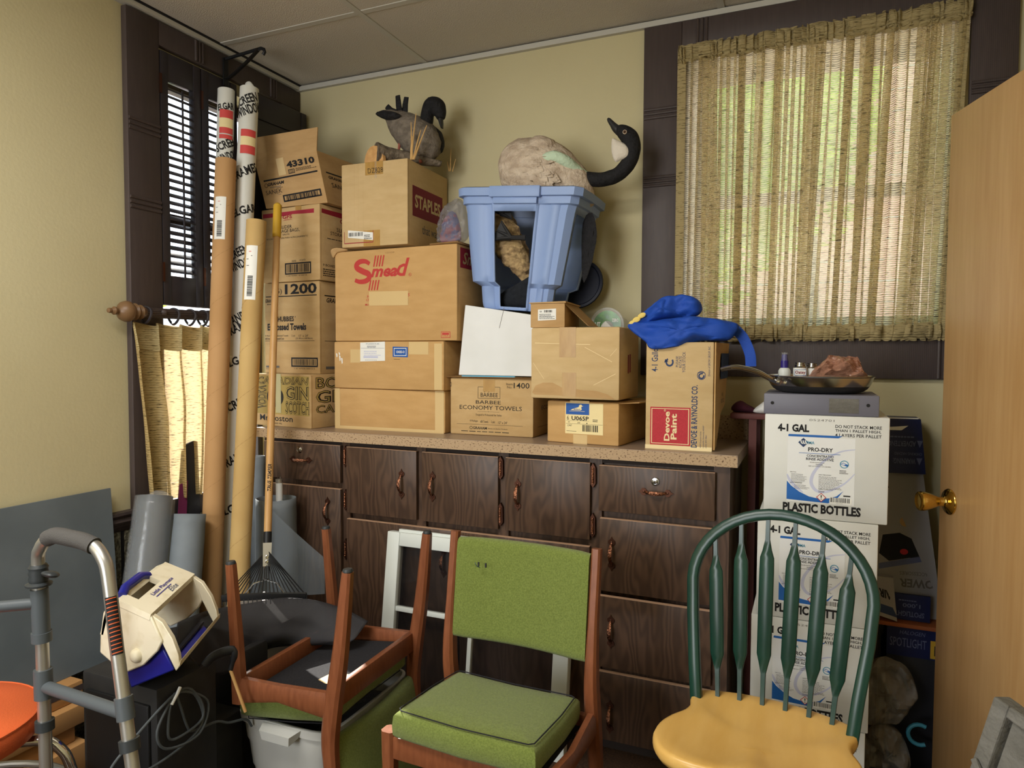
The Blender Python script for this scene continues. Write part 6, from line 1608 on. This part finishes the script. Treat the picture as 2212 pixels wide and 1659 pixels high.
# cardboard tubes
def spiral(mb, P0, P1, r, step, mt, w_=0.0012):
    d = (P1 - P0); L_ = d.length; d.normalize(); a = d.orthogonal().normalized(); b_ = d.cross(a)
    n = int(L_ / step)
    for k in range(n):
        pts = []
        for i in range(17):
            th = 2 * math.pi * i / 16; h = k * step + step * i / 16
            pts.append(P0 + d * h + (a * math.cos(th) + b_ * math.sin(th)) * (r + 0.0002))
        mb.tube(pts, w_, mt, 4)
def ctube(label, p0, p1, r, mt, sticker=None, seam=0.17):
    P0, P1 = V(p0), V(p1); mb = MB()
    mb.tube([P0, P1], r, mt, 36, caps=False); mb.tube([P1, P0], r - 0.004, 'card_edge', 36, caps=False)
    a = (P1 - P0).normalized().orthogonal().normalized(); b_ = (P1 - P0).normalized().cross(a)
    ring = lambda q, rr: [q + (a * math.cos(t * math.pi / 18) + b_ * math.sin(t * math.pi / 18)) * rr for t in range(36)]
    mb.add(ring(P1, r) + ring(P1, r - 0.004), [(i, (i + 1) % 36, 36 + (i + 1) % 36, 36 + i) for i in range(36)], 'card_edge')
    spiral(mb, P0, P1, r, seam, 'card_edge', 0.0006)
    o = mb.build('cardboard_tube', None, at=p0, smooth=50); tag(o, label, 'tube', 'cardboard tubes leaning in the left corner')
    if sticker:
        f0, f1, ang0, ang1 = sticker
        d = (P1 - P0); dn = d.normalized(); cd = V((2.205, -2.6, 1.28)) - P0.lerp(P1, f0); cd = (cd - dn * cd.dot(dn)).normalized(); sx = dn.cross(cd)
        def pt(u, v, k=1):
            an = lerp(ang0, ang1, u); return P0 + d * lerp(f0, f1, v) + (cd * math.cos(an) - sx * math.sin(an) * -1) * (r + 0.0006 * k)
        mb = MB(); mb.grid(lambda u, v: pt(u, v), 10, 1, 'paper')
        bars = random.Random(3); v = 0.06
        while v < 0.42:
            hh = bars.choice((0.006, 0.012, 0.018)); mb.grid(lambda u, q: pt(lerp(0.28, 0.72, u), v + hh * q, 2), 6, 1, 'ink_black'); v += hh + bars.choice((0.006, 0.01))
        for v, u0, u1 in ((0.88, 0.3, 0.5), (0.80, 0.5, 0.6), (0.74, 0.1, 0.3), (0.62, 0.12, 0.36)): mb.grid(lambda u, q: pt(lerp(u0, u1, u), v + 0.012 * q, 2), 4, 1, 'tag_red' if v > 0.85 else 'ink_grey')
        mb.build('shipping_label', o, label='white barcode sticker')
    return o
def ext(p, q, z):
    p, q = V(p), V(q); t = (z - q.z) / (p.z - q.z); return q.lerp(p, t)
t1a, t1b = V((0.146, -0.570, 2.009)), V((0.218, -0.740, 0.412))
ctube('brown cardboard tube with white sticker, left of the two leaning in the corner', ext(t1a, t1b, 0.002), t1a, 0.0375, 'tube_card', (0.845, 0.925, -0.95, 0.15))
t2a, t2b = V((0.358, -0.640, 1.754)), V((0.388, -0.770, 0.560))
ctube('kraft cardboard tube with white sticker, right of the two leaning in the corner', ext(t2a, t2b, 0.002), t2a, 0.0345, 'tube_kraft', (0.835, 0.945, -0.95, 0.25))
def wraproll(label, p0, p1, r, words, ang):
    P0, P1 = V(p0), V(p1); mb = MB(); mb.tube([P0.lerp(P1, i / 20) for i in range(21)], [r * (1 + 0.02 * mnoise.noise(V((i, r, 0)))) for i in range(21)], 'wrap_white', 30)
    d = P1 - P0; dn = d.normalized(); cd = V((2.205, -2.6, 1.28)) - P1; cd = (cd - dn * cd.dot(dn)).normalized(); sx = cd.cross(dn) * -1
    L_ = d.length
    def place(vs, fs, v, w_, h, a0, tilt, mt, k=1):
        x0, x1 = min(p[0] for p in vs), max(p[0] for p in vs); y0, y1 = min(p[1] for p in vs), max(p[1] for p in vs)
        o = []
        for p in vs:
            a, b_ = (p[0] - x0) / (x1 - x0) - 0.5, (p[1] - y0) / (y1 - y0) - 0.5
            a, b_ = a * w_ * 1.3, b_ * h * 1.35
            a, b_ = a * math.cos(tilt) - b_ * math.sin(tilt), a * math.sin(tilt) + b_ * math.cos(tilt)
            an = a0 + a / r
            o.append(P0 + dn * (v * L_ + b_) + (cd * math.cos(an) + sx * math.sin(an)) * (r * 1.02 + 0.0006 * k))
        mb.add(o, fs, mt)
    for s_, v, w_, h, a0, tl in words:
        vs, fs = text_geo(s_, 0.03, 0.0); place(vs, fs, v, w_, h, a0, tl, 'ink_black')
    o = mb.build('paper_roll', None, at=p0, smooth=50); tag(o, label, 'roll', 'white printed screen rolls in the left corner')
    return o, place
w1a, w1b = V((0.082, -0.500, 2.304)), V((0.117, -0.630, 0.363))
wo1, pl = wraproll('white printed paper roll rising behind the left brown tube', ext(w1a, w1b, 0.002), w1a, 0.0315, [('SCREEN', 0.905, 0.075, 0.024, 0.2, 0.5), ('WINDOW', 0.885, 0.075, 0.024, 0.45, 0.5), ('ELGAR', 0.968, 0.05, 0.02, 0.0, 0.2), ('SCREEN &', 0.66, 0.08, 0.024, 0.7, 0.5), ('WINDOW', 0.64, 0.08, 0.024, 0.9, 0.5)], 0)
w2a, w2b = V((0.161, -0.460, 2.312)), V((0.191, -0.620, 0.531))
wo2, pl = wraproll('white printed paper roll with red stickers, reaching highest beside the shutters', ext(w2a, w2b, 0.002), w2a, 0.0355, [('SCREEN &', 0.978, 0.095, 0.026, 0.0, 0.45), ('WINDOW', 0.960, 0.09, 0.028, 0.1, 0.45), ('FRAMES', 0.855, 0.085, 0.026, -0.1, 0.5), ('ELGAR', 0.79, 0.08, 0.024, 0.0, 0.35), ('SCREEN &', 0.72, 0.09, 0.026, -0.3, 0.5), ('WINDOW', 0.70, 0.09, 0.026, -0.1, 0.5), ('AND', 0.61, 0.045, 0.026, -0.2, 0.5), ('FRAMES', 0.595, 0.085, 0.026, -0.1, 0.5), ('ELGAR', 0.54, 0.08, 0.024, -0.1, 0.35), ('SCREEN', 0.47, 0.09, 0.026, 0.1, 0.5), ('FRAMES', 0.38, 0.085, 0.026, 0.1, 0.5), ('ELGAR', 0.30, 0.08, 0.024, 0.1, 0.35)], 0)
for wo, pa, pb, r, fr in ((wo1, ext(w1a, w1b, 0.002), w1a, 0.0315, ((0.948, 0.962, 'tag_red'), (0.932, 0.948, 'paper_yellow'), (0.922, 0.932, 'tag_red'), (0.913, 0.920, 'tag_red'))), (wo2, ext(w2a, w2b, 0.002), w2a, 0.0355, ((0.913, 0.925, 'tag_red'), (0.898, 0.913, 'paper_yellow'), (0.884, 0.898, 'tag_red')))):
    P0, P1 = V(pa), V(pb); d = P1 - P0; dn = d.normalized(); cd = V((2.205, -2.6, 1.28)) - P1; cd = (cd - dn * cd.dot(dn)).normalized(); sx = cd.cross(dn) * -1
    for v0, v1, mt in fr:
        mb = MB(); mb.grid(lambda u, v: P0 + d * lerp(v0, v1, v) + (cd * math.cos(lerp(-0.7, 0.9, u)) + sx * math.sin(lerp(-0.7, 0.9, u))) * (r * 1.02 + 0.0015), 8, 1, mt)
        mb.build('sticker', wo, label='red sticker' if mt == 'tag_red' else 'cream sticker')
mb = MB(); mb.puff([w2a + V(p) for p in ((-0.005, 0.0, -0.005), (-0.02, 0.0, 0.022), (0.0, 0.0, 0.03), (0.02, 0.0, 0.012), (0.03, 0.0, -0.008))], (0.4, -1, 0), 0.008, 'wrap_white', crumple=0.006); mb.build('torn_end', wo2)

# dark board and magenta scrap hanging behind the tubes
mb = MB(); mb.hexa([(0.06, -0.80, 0.002), (0.06, -0.62, 0.002), (0.068, -0.62, 0.002), (0.068, -0.80, 0.002)], [(0.034, -0.70, 0.93), (0.034, -0.63, 0.95), (0.042, -0.63, 0.95), (0.042, -0.70, 0.93)], 'dark_board')
tag(mb.build('dark_board', None, at=(0.06, -0.7, 0.0), smooth=0), 'narrow dark board standing behind the tubes under the pleated curtain', 'board')
mb = MB(); mb.hexa([(0.075, -0.775, 0.42), (0.075, -0.735, 0.40), (0.078, -0.735, 0.40), (0.078, -0.775, 0.42)], [(0.050, -0.722, 0.79), (0.050, -0.685, 0.80), (0.053, -0.685, 0.80), (0.053, -0.722, 0.79)], 'rag_magenta')
tag(mb.build('fabric_scrap', None, at=(0.07, -0.73, 0.42)), 'strip of magenta fabric hanging below the pleated curtain', 'fabric')
# clear plastic roll
c0, c1 = V((0.225, -1.095, 0.006)), V((0.115, -0.878, 0.781))
o = roll('plastic_roll', 'tall clear plastic roll leaning against the left wall casing', 'roll', c0, c1, 0.078, 'clear_film', 0.064, 0.05)
mb = MB(); mb.tube([c0.lerp(c1, i / 10) for i in range(11)], [lerp(0.068, 0.056, i / 10) for i in range(11)], 'film_core', 20); mb.build('inner_roll', o)
mb = MB(); mb.puff([c1 + V(p) for p in ((-0.045, -0.01, -0.01), (-0.035, 0.02, 0.012), (0.0, 0.03, 0.014), (0.04, 0.02, 0.006), (0.05, -0.01, -0.012), (0.0, -0.02, -0.03))], (0.5, -1, 0.4), 0.010, 'clear_film', crumple=0.01, cs=40); mb.build('crumpled_end', o)
roll('screen_roll', 'grey window screen roll beside the clear plastic roll', 'roll', (0.295, -0.985, 0.004), (0.225, -0.831, 0.720), 0.058, 'screen_grey', 0.050, 0.04, group='grey window screen rolls')
roll('screen_roll', 'thin grey roll standing between the kraft tube and the cabinet', 'roll', (0.250, -0.545, 0.004), (0.238, -0.520, 0.882), 0.026, 'screen_grey', group='grey window screen rolls')
sr = roll('screen_roll', 'wide grey screen roll standing behind the rake with a loose end', 'roll', (0.372, -0.575, 0.004), (0.358, -0.555, 0.735), 0.078, 'screen_grey', 0.072, 0.03, group='grey window screen rolls')
def sheetf(u, v):
    top = lerp(0.72, 0.565, u ** 0.8) + 0.02 * math.sin(u * 3); 
    return (lerp(0.40, 0.655, u), -0.628 - 0.03 * math.sin(u * 2.4) , lerp(lerp(0.40, 0.44, u), top, v))
mb = MB(); mb.grid(sheetf, 16, 8, 'screen_sheer'); mb.build('loose_sheet', sr, smooth=80)
ft = thing('lamp_tube', 'white fluorescent tube poking out of the wide grey screen roll', 'light tube', (0.375, -0.56, 0.01))
mb = MB(); mb.tube([(0.392, -0.572, 0.006), (0.378, -0.560, 0.795)], 0.0125, 'lamp_tube', 18); mb.build('glass_tube', ft)
mb = MB(); mb.tube([(0.378, -0.560, 0.795), (0.3777, -0.5598, 0.809)], 0.0128, 'alu', 18); cp = mb.build('end_cap', ft)
for dx in (-0.005, 0.005):
    mb = MB(); mb.tube([(0.3777 + dx, -0.5598, 0.808), (0.3777 + dx, -0.5598, 0.818)], 0.0012, 'chrome', 8); mb.build('pin', cp)
# pale carton the rake stands on
mb = MB(); mb.span(0.43, 0.695, -0.985, -0.70, 0.0, 0.435, 'box_pale', 0.004)
tag(mb.build('pale_carton', None, at=(0.56, -0.84, 0)), 'pale grey carton under the rake behind the upturned chair', 'box')
# rake
rk = thing('leaf_rake', 'leaf rake with wooden handle, yellow grip and black tines, standing upright', 'rake', (0.596, -0.867, 0.490))
ra, rb = V((0.331, -0.500, 1.846)), V((0.552, -0.811, 0.685))
gy_ = ra.lerp(rb, 0.113)
mb = MB(); mb.tube([gy_, rb], 0.0125, 'rake_wood', 16)
F = None
d = (gy_ - rb).normalized(); cd = V((2.205, -2.6, 1.28)) - rb; cd = (cd - d * cd.dot(d)).normalized(); sx = d.cross(cd) 
vs, fs = text_geo('TRUE TEMPER', 0.03, 0.25)
x0, x1 = min(p[0] for p in vs), max(p[0] for p in vs); y0, y1 = min(p[1] for p in vs), max(p[1] for p in vs)
mb.add([rb + d * (0.135 + 0.092 * (p[0] - x0) / (x1 - x0)) + (cd * math.cos(0.9 * ((p[1] - y0) / (y1 - y0) - 0.5)) + sx * -1 * math.sin(0.9 * ((p[1] - y0) / (y1 - y0) - 0.5))) * 0.0131 for p in vs], fs, 'ink_black')
mb.build('handle', rk)
mb = MB(); mb.tube([gy_ + d * -0.004, gy_, ra - d * 0.008, ra], [0.0135, 0.0155, 0.0155, 0.009], 'grip_yellow', 18); mb.build('grip', rk, label='yellow grip')
hd = rb
bl, br = V((0.441, -0.902, 0.475)), V((0.741, -0.847, 0.509))
mb = MB(); mb.tube([rb + d * 0.002, rb - d * 0.035], 0.0135, 'black_plastic', 14); mb.build('ferrule', rk)
mb = MB(); hM = rb - d * 0.035
mb.prism([hM + sx * 0.014 + cd * 0.012, hM - sx * 0.014 + cd * 0.012, hM - sx * 0.012 - d * 0.075 + cd * 0.012, hM + sx * 0.012 - d * 0.075 + cd * 0.012], cd * 0.006, 'alu')
for k in (0.045, 0.06): mb.lathe([(0.006, 0), (0.005, 0.004), (0.001, 0.005)], 'chrome', Matrix.Translation(hM - d * k + cd * 0.018) @ cd.to_track_quat('Z', 'Y').to_matrix().to_4x4(), 10)
mb.build('bracket', rk)
for k in range(20):
    t = k / 19; e = bl.lerp(br, t); s0 = hM + sx * lerp(-0.012, 0.012, t) * -1 - d * 0.01
    e2 = e + V((0, 0, -0.022)) + cd * 0.012
    mb = MB(); mb.tube([s0, s0.lerp(e, 0.5) + cd * 0.012, e, e2], [(0.0018, 0.0042)] * 4, 'black_plastic', 6, up=sx); mb.build('tine', rk)
mb = MB(); mb.tube([bl, bl.lerp(br, 0.5) + V((0, 0, 0.004)), br], [(0.012, 0.005)] * 3, 'black_plastic', 8, up=(0, 0, 1)); mb.build('spreader_bar', rk)
for s_ in (-1, 1):
    mb = MB(); a0 = hM - d * 0.075 + sx * 0.008 * s_ * -1 + cd * 0.014
    mb.tube([a0, a0 - d * 0.04, bl.lerp(br, 0.5 + 0.27 * s_).lerp(a0, 0.45) + cd * 0.01, bl.lerp(br, 0.5 + 0.27 * s_)], 0.0022, 'chrome', 6); mb.build('brace_wire', rk)

# ======================= COOLER, SPEAKERS, BIN, SCREENS =======================
def spk(label, x0, x1, y0, y1, h, name='speaker_cabinet', mt='black_speaker', rim=True):
    mb = MB(); mb.span(x0, x1, y0, y1, 0.0, h, mt, 0.006)
    o = mb.build(name, None, at=((x0 + x1) / 2, (y0 + y1) / 2, 0)); tag(o, label, 'speaker', 'black boxes on the floor behind the walker')
    if rim:
        mb = MB(); mb.span(x0 + 0.02, x1 - 0.02, y0 - 0.008, y0 + 0.002, 0.03, h - 0.04, 'black_plastic', 0.004); mb.build('front_panel', o)
    return o
spk('black floor speaker box directly under the small cooler', 0.54, 0.80, -1.45, -1.27, 0.485)
spk('black speaker box behind the coiled cable, left of the upturned chair', 0.46, 0.715, -1.112, -0.99, 0.42)
spk('low black box on the floor at the left side of the milky bin', 0.47, 0.735, -1.255, -1.115, 0.27)
# cooler
ck = thing('cooler', 'small blue and white picnic cooler with tent lid swung open', 'cooler', (0.78, -1.38, 0.486))
SL2 = V((-0.135, 0.245, 0.004))
near = [V(p) for p in ((0.739, -1.500, 0.708), (0.847, -1.500, 0.689), (0.882, -1.500, 0.634), (0.867, -1.500, 0.609), (0.822, -1.500, 0.569), (0.760, -1.500, 0.539), (0.715, -1.500, 0.556), (0.676, -1.500, 0.573), (0.679, -1.500, 0.618), (0.690, -1.500, 0.670), (0.706, -1.500, 0.694))]
mb = MB(); mb.prism(near, SL2.normalized() * 0.014, 'cream_plastic'); mb.build('lid_side', ck, bevel=0.004)
mb = MB(); mb.prism([p + SL2 - SL2.normalized() * 0.012 for p in near], SL2.normalized() * 0.012, 'cream_plastic'); mb.build('lid_side', ck, bevel=0.004)
tp = [near[0], near[1]]
mb = MB(); nrm = (near[1] - near[0]).cross(SL2).normalized()
nrm = nrm if nrm.z > 0 else -nrm
a0, a1 = near[0], near[1]
uu = (a1 - a0); ww = SL2
# top panel with hand slot: strips around the slot
def tpq(u0, v0, u1, v1, lift=0.0):
    c = [a0 + uu * u0 + ww * v0, a0 + uu * u1 + ww * v0, a0 + uu * u1 + ww * v1, a0 + uu * u0 + ww * v1]
    mb.hexa([p - nrm * 0.012 for p in c], [p + nrm * (0.002 + lift) for p in c], 'cream_plastic')
tpq(0.0, 0.0, 1.0, 0.14); tpq(0.0, 0.60, 1.0, 1.0); tpq(0.42, 0.14, 1.0, 0.60)
Ft = (a0 + uu * 1.0 + nrm * 0.002, ww, -uu, nrm)
mb.text(Ft, 'Little Playmate', 0.30, 0.32, 0.74, 0.47, 'cooler_blue', 0.02, k=2); mb.rect(Ft, 0.30, 0.26, 0.62, 0.29, 'cooler_blue', 2); mb.text(Ft, 'Elite', 0.50, 0.07, 0.66, 0.24, 'ink_navy', 0.0, shear=0.4, k=2)
mb.build('lid_top', ck)
mb = MB(); mb.tube([a0 - uu * 0.02 + ww * 0.10 - nrm * 0.002, a0 - uu * 0.10 + ww * 0.2 + nrm * 0.006, a0 - uu * 0.10 + ww * 0.5 + nrm * 0.006, a0 - uu * 0.02 + ww * 0.62 - nrm * 0.002], 0.011, 'cooler_blue', 12); mb.build('carry_handle', ck, label='blue carry handle')
lf = [near[-1], near[-2], near[-3], near[-4]]
mb = MB(); mb.prism([near[0], near[-1], near[-1] + V((0.006, 0, -0.006)), near[0] + V((0.008, 0, -0.010))], SL2, 'cream_plastic'); mb.prism([near[-1], near[-3], near[-3] + V((0.01, 0, 0)), near[-1] + V((0.01, 0, 0))], SL2, 'cream_plastic'); mb.build('lid_back', ck)
body = [V(p) for p in ((0.856, -1.485, 0.626), (0.900, -1.485, 0.566), (0.760, -1.485, 0.498), (0.741, -1.485, 0.546), (0.711, -1.485, 0.585))]
low = [V(p) for p in ((0.870, -1.472, 0.568), (0.885, -1.472, 0.558), (0.743, -1.472, 0.488), (0.727, -1.472, 0.524))]
mb = MB(); mb.prism(body, SL2 * 0.05, 'cooler_blue'); mb.prism(low, SL2 * 0.82, 'cooler_blue'); mb.build('body', ck, bevel=0.004)
mb = MB(); mb.prism([p + V((-0.001, 0.004, 0.004)) for p in (low[0], low[3], low[3] + V((0.0, 0, 0.006)), low[0] + V((0.0, 0, 0.006)))], SL2 * 0.80, 'dark_board'); mb.build('liner', ck, label='dark inside of the cooler')
mb = MB(); arcp = [V(p) for p in ((0.844, -1.494, 0.686), (0.875, -1.494, 0.675), (0.906, -1.494, 0.643), (0.924, -1.494, 0.609), (0.928, -1.494, 0.584), (0.916, -1.494, 0.571), (0.894, -1.494, 0.601), (0.874, -1.494, 0.629))]
mb.prism(arcp, SL2 * 0.06, 'cream_plastic'); mb.prism([p + SL2 * 0.93 for p in arcp], SL2 * 0.06, 'cream_plastic')
mb.prism([arcp[4], arcp[5], arcp[5] + V((0.006, 0, 0.012)), arcp[4] + V((0.002, 0, 0.014))], SL2, 'cream_plastic'); mb.build('rim', ck, bevel=0.003)
ctr = V((0.801, -1.503, 0.589))
mb = MB(); mb.lathe([(0.0165, -0.004), (0.016, 0.002), (0.012, 0.007), (0.006, 0.009), (0.001, 0.0095)], 'cream_plastic', Matrix.Translation(ctr) @ Matrix.Rotation(math.pi / 2, 4, 'X'), 20); mb.build('latch_button', ck)
# cable hanging in loops
mb = MB(); hk = V((0.812, -1.409, 0.462))
lr = random.Random(5); pts = [hk]
LO = [(-22, 50, 12), (-14, 92, 30), (22, 100, 36), (34, 45, 20), (0, 0, 0), (-10, 60, 6), (-4, 85, 14), (26, 75, 30), (24, 30, 18), (2, -2, 0), (-60, 62, -4), (-62, 85, 0), (-38, 112, 4), (6, 108, 10), (28, 80, 22), (20, 20, 10), (2, 2, 0), (6, 40, 2), (12, 78, 2), (18, 92, 4), (46, 102, 6), (62, 120, 8), (84, 135, 14), (92, 158, 16)]
PX = 1.30 / 1507
for dx, dy, dp in LO: pts.append(hk + V((0.004 + dp * 0.0003, dx * PX * 3.0, -dy * PX * 1.45)))
pts = [hk] + [V((max(p.x, 0.808), p.y, max(p.z, 0.01))) for p in pts[1:]]
mb.tube(smooth_path(pts, 6), 0.0032, 'grey_plastic', 8)
cb = mb.build('cable', None, at=hk); tag(cb, 'dark cable tied in hanging loops in front of the black speaker boxes', 'cable')
mb = MB(); mb.tube([hk + V((0.006, -0.015, -0.02)), hk + V((0.008, 0.0, 0.0)), hk + V((0.004, 0.012, 0.010))], 0.004, 'paper', 8); mb.build('tie', cb, label='white tie')
# milky storage bin under the upturned chair
bn = thing('storage_bin', 'milky plastic storage bin under the upside-down chair', 'storage bin', (0.905, -0.96, 0))
mb = MB(); BL = [(0.002, .125, .165), (0.12, .136, .178), (0.13, .140, .182), (0.20, .146, .190), (0.21, .150, .194), (0.262, .155, .199), (0.264, .163, .206), (0.284, .165, .208), (0.286, .158, .202)]
vs = []
NS = 48
for z, hw, hd in BL:
    for j in range(NS):
        a = 2 * math.pi * j / NS; c, s_ = math.cos(a), math.sin(a); e = 0.28
        bx, by = abs(c) ** e * (1 if c > 0 else -1), abs(s_) ** e * (1 if s_ > 0 else -1)
        flare = 0.0
        vs.append((0.905 + hw * bx, -0.955 + hd * by, z))
fs = [(i * NS + j, i * NS + (j + 1) % NS, (i + 1) * NS + (j + 1) % NS, (i + 1) * NS + j) for i in range(len(BL) - 1) for j in range(NS)] + [tuple(range(NS))[::-1]]
mb.add(vs, fs, 'bin_milky'); mb.build('tub', bn, smooth=45, solid=0.004)
mb = MB(); mb.hexa([(0.865, -1.165, 0.262), (0.975, -1.165, 0.262), (0.965, -1.192, 0.250), (0.875, -1.192, 0.250)], [(0.855, -1.160, 0.285), (0.985, -1.160, 0.285), (0.970, -1.196, 0.276), (0.870, -1.196, 0.276)], 'bin_milky'); mb.build('handle', bn)
mb = MB(); mb.puff([(0.77, -1.12, 0.215), (0.90, -1.13, 0.215), (1.03, -1.12, 0.215), (1.04, -0.95, 0.215), (1.02, -0.80, 0.215), (0.90, -0.78, 0.215), (0.78, -0.80, 0.215), (0.77, -0.95, 0.215)], (0, 0, 1), 0.03, 'screen_dark', crumple=0.015, cs=22)
tag(mb.build('screen_scrap', None, at=(0.9, -0.95, 0.215)), 'dark folded screen stuffed inside the milky storage bin', 'screen')
# walking stick with black handle stuck in the bin
ws = thing('walking_stick', 'wooden stick with curved black handle stuck into the milky bin', 'cane', (0.879, -1.252, 0.359))
mb = MB(); mb.tube([V((0.842, -1.264, 0.463)), V((0.879, -1.252, 0.355))], 0.0042, 'rake_wood', 10); mb.build('shaft', ws)
mb = MB(); mb.tube(smooth_path([V((0.812, -1.319, 0.492)), V((0.821, -1.303, 0.509)), V((0.829, -1.278, 0.513)), V((0.843, -1.261, 0.514)), V((0.850, -1.258, 0.505)), V((0.842, -1.264, 0.463))], 4), [(0.012, 0.006)] * 14 + [(0.009, 0.005)] * 4 + [(0.006, 0.004)] * 3, 'black_plastic', 12, up=(0, 0, 1)); mb.build('handle', ws)
# dark screen mesh draped across
TOPR = [V(p) for p in ((0.797, -1.384, 0.623), (0.712, -1.227, 0.583), (0.650, -1.059, 0.535), (0.713, -0.945, 0.528), (0.818, -0.858, 0.505), (0.957, -0.822, 0.452))]
BOTR = [V(p) for p in ((0.807, -1.384, 0.548), (0.765, -1.233, 0.422), (0.697, -1.068, 0.375), (0.704, -0.978, 0.382), (0.781, -0.923, 0.385), (0.941, -0.918, 0.408))]
def along(P, u):
    Q = smooth_path(P, 8); t = u * (len(Q) - 1); i = min(int(t), len(Q) - 2)
    return Q[i].lerp(Q[i + 1], t - i)
def drape(u, v):
    p = along(BOTR, u).lerp(along(TOPR, u), v)
    return tuple(p + V((0.5, -0.86, 0)) * (0.030 * math.sin(v * math.pi) + 0.014 * mnoise.noise(V((u * 7, v * 3, 2)))) )
mb = MB(); mb.grid(drape, 48, 14, 'screen_dark')
tag(mb.build('screen_mesh', None, at=(0.72, -1.0, 0.45), smooth=80, solid=0.0012), 'dark window screen mesh draped across the rails of the upturned chair', 'screen')
# white window sash leaning on the cabinet
wf = thing('window_sash', 'white framed window sash leaning against the cabinet behind the green chair', 'window', (1.165, -0.52, 0))
LM = Matrix.Translation((0, -0.583, 0)) @ Matrix.Rotation(R(-7.5), 4, 'X')
mb = MB()
mb.span(0.815, 0.866, 0, 0.035, 0.0, 0.650, 'white_vinyl', 0.004, LM); mb.span(1.462, 1.515, 0, 0.035, 0.0, 0.650, 'white_vinyl', 0.004, LM)
mb.span(0.866, 1.462, 0, 0.035, 0.602, 0.650, 'white_vinyl', 0.004, LM); mb.span(0.866, 1.462, 0, 0.035, 0.0, 0.05, 'white_vinyl', 0.004, LM)
mb.span(0.855, 1.475, 0.012, 0.03, 0.648, 0.660, 'white_vinyl', 0.002, LM); mb.build('frame', wf)
mb = MB(); mb.span(0.866, 1.462, 0.006, 0.028, 0.375, 0.392, 'white_vinyl', 0.002, LM); mb.build('muntin', wf)
mb = MB(); mb.span(1.155, 1.170, 0.006, 0.028, 0.05, 0.602, 'white_vinyl', 0.002, LM); mb.build('muntin', wf)
mb = MB(); mb.span(0.862, 1.466, 0.016, 0.019, 0.046, 0.606, 'glass', 0, LM); mb.build('pane', wf)
# weathered louvred thing at the lower right
wx = thing('weathered_crate', 'weathered grey wooden crate corner at the lower right in front of the door', 'crate', (2.50, -1.42, 0))
e0, e1, e2 = V((2.431, -1.419, 0.678)), V((2.456, -1.425, 0.791)), V((2.482, -1.457, 0.797))
dn = (e0 - e1).normalized(); rt = (e2 - e1); rt = (rt - dn * rt.dot(dn)).normalized(); nv = rt.cross(dn).normalized()
if nv.dot(V((2.205, -2.6, 1.28)) - e1) < 0: nv = -nv
def bar(a, b_, w_, t_, mt='weathered', nm='slat'):
    mb = MB(); L_ = (b_ - a); l = L_.normalized(); s_ = l.cross(nv).normalized()
    mb.hexa([a - s_ * w_ / 2 - nv * t_, a + s_ * w_ / 2 - nv * t_, b_ + s_ * w_ / 2 - nv * t_, b_ - s_ * w_ / 2 - nv * t_], [a - s_ * w_ / 2, a + s_ * w_ / 2, b_ + s_ * w_ / 2, b_ - s_ * w_ / 2], mt); mb.build(nm, wx, bevel=0.003, smooth=0)
org = e1 + rt * 0.008
bar(org, org + dn * 0.84, 0.024, 0.03, nm='side_board')
bar(org + rt * 0.012 + dn * 0.008, org + rt * 0.045 + dn * 0.008, 0.018, 0.03, nm='top_board')
bar(org + rt * 0.055 + dn * 0.006, org + rt * 0.40 + dn * 0.006, 0.026, 0.03, nm='top_board')
mb = MB(); q0 = org + rt * 0.016 + dn * 0.022 - nv * 0.012
mb.prism([q0, q0 + rt * 0.03, q0 + rt * 0.40 + dn * 0.45, q0 + rt * 0.40 + dn * 0.8, q0 + dn * 0.8], -nv * 0.008, 'weathered'); mb.build('panel', wx)
for k in (0.10, 0.135):
    mb = MB(); mb.tube([org + dn * k - rt * 0.006 + nv * 0.004, org + dn * (k + 0.012) + rt * 0.014 + nv * 0.008, org + dn * (k + 0.06) + rt * 0.03], 0.005, 'weathered', 8); mb.build('wire_handle', wx)
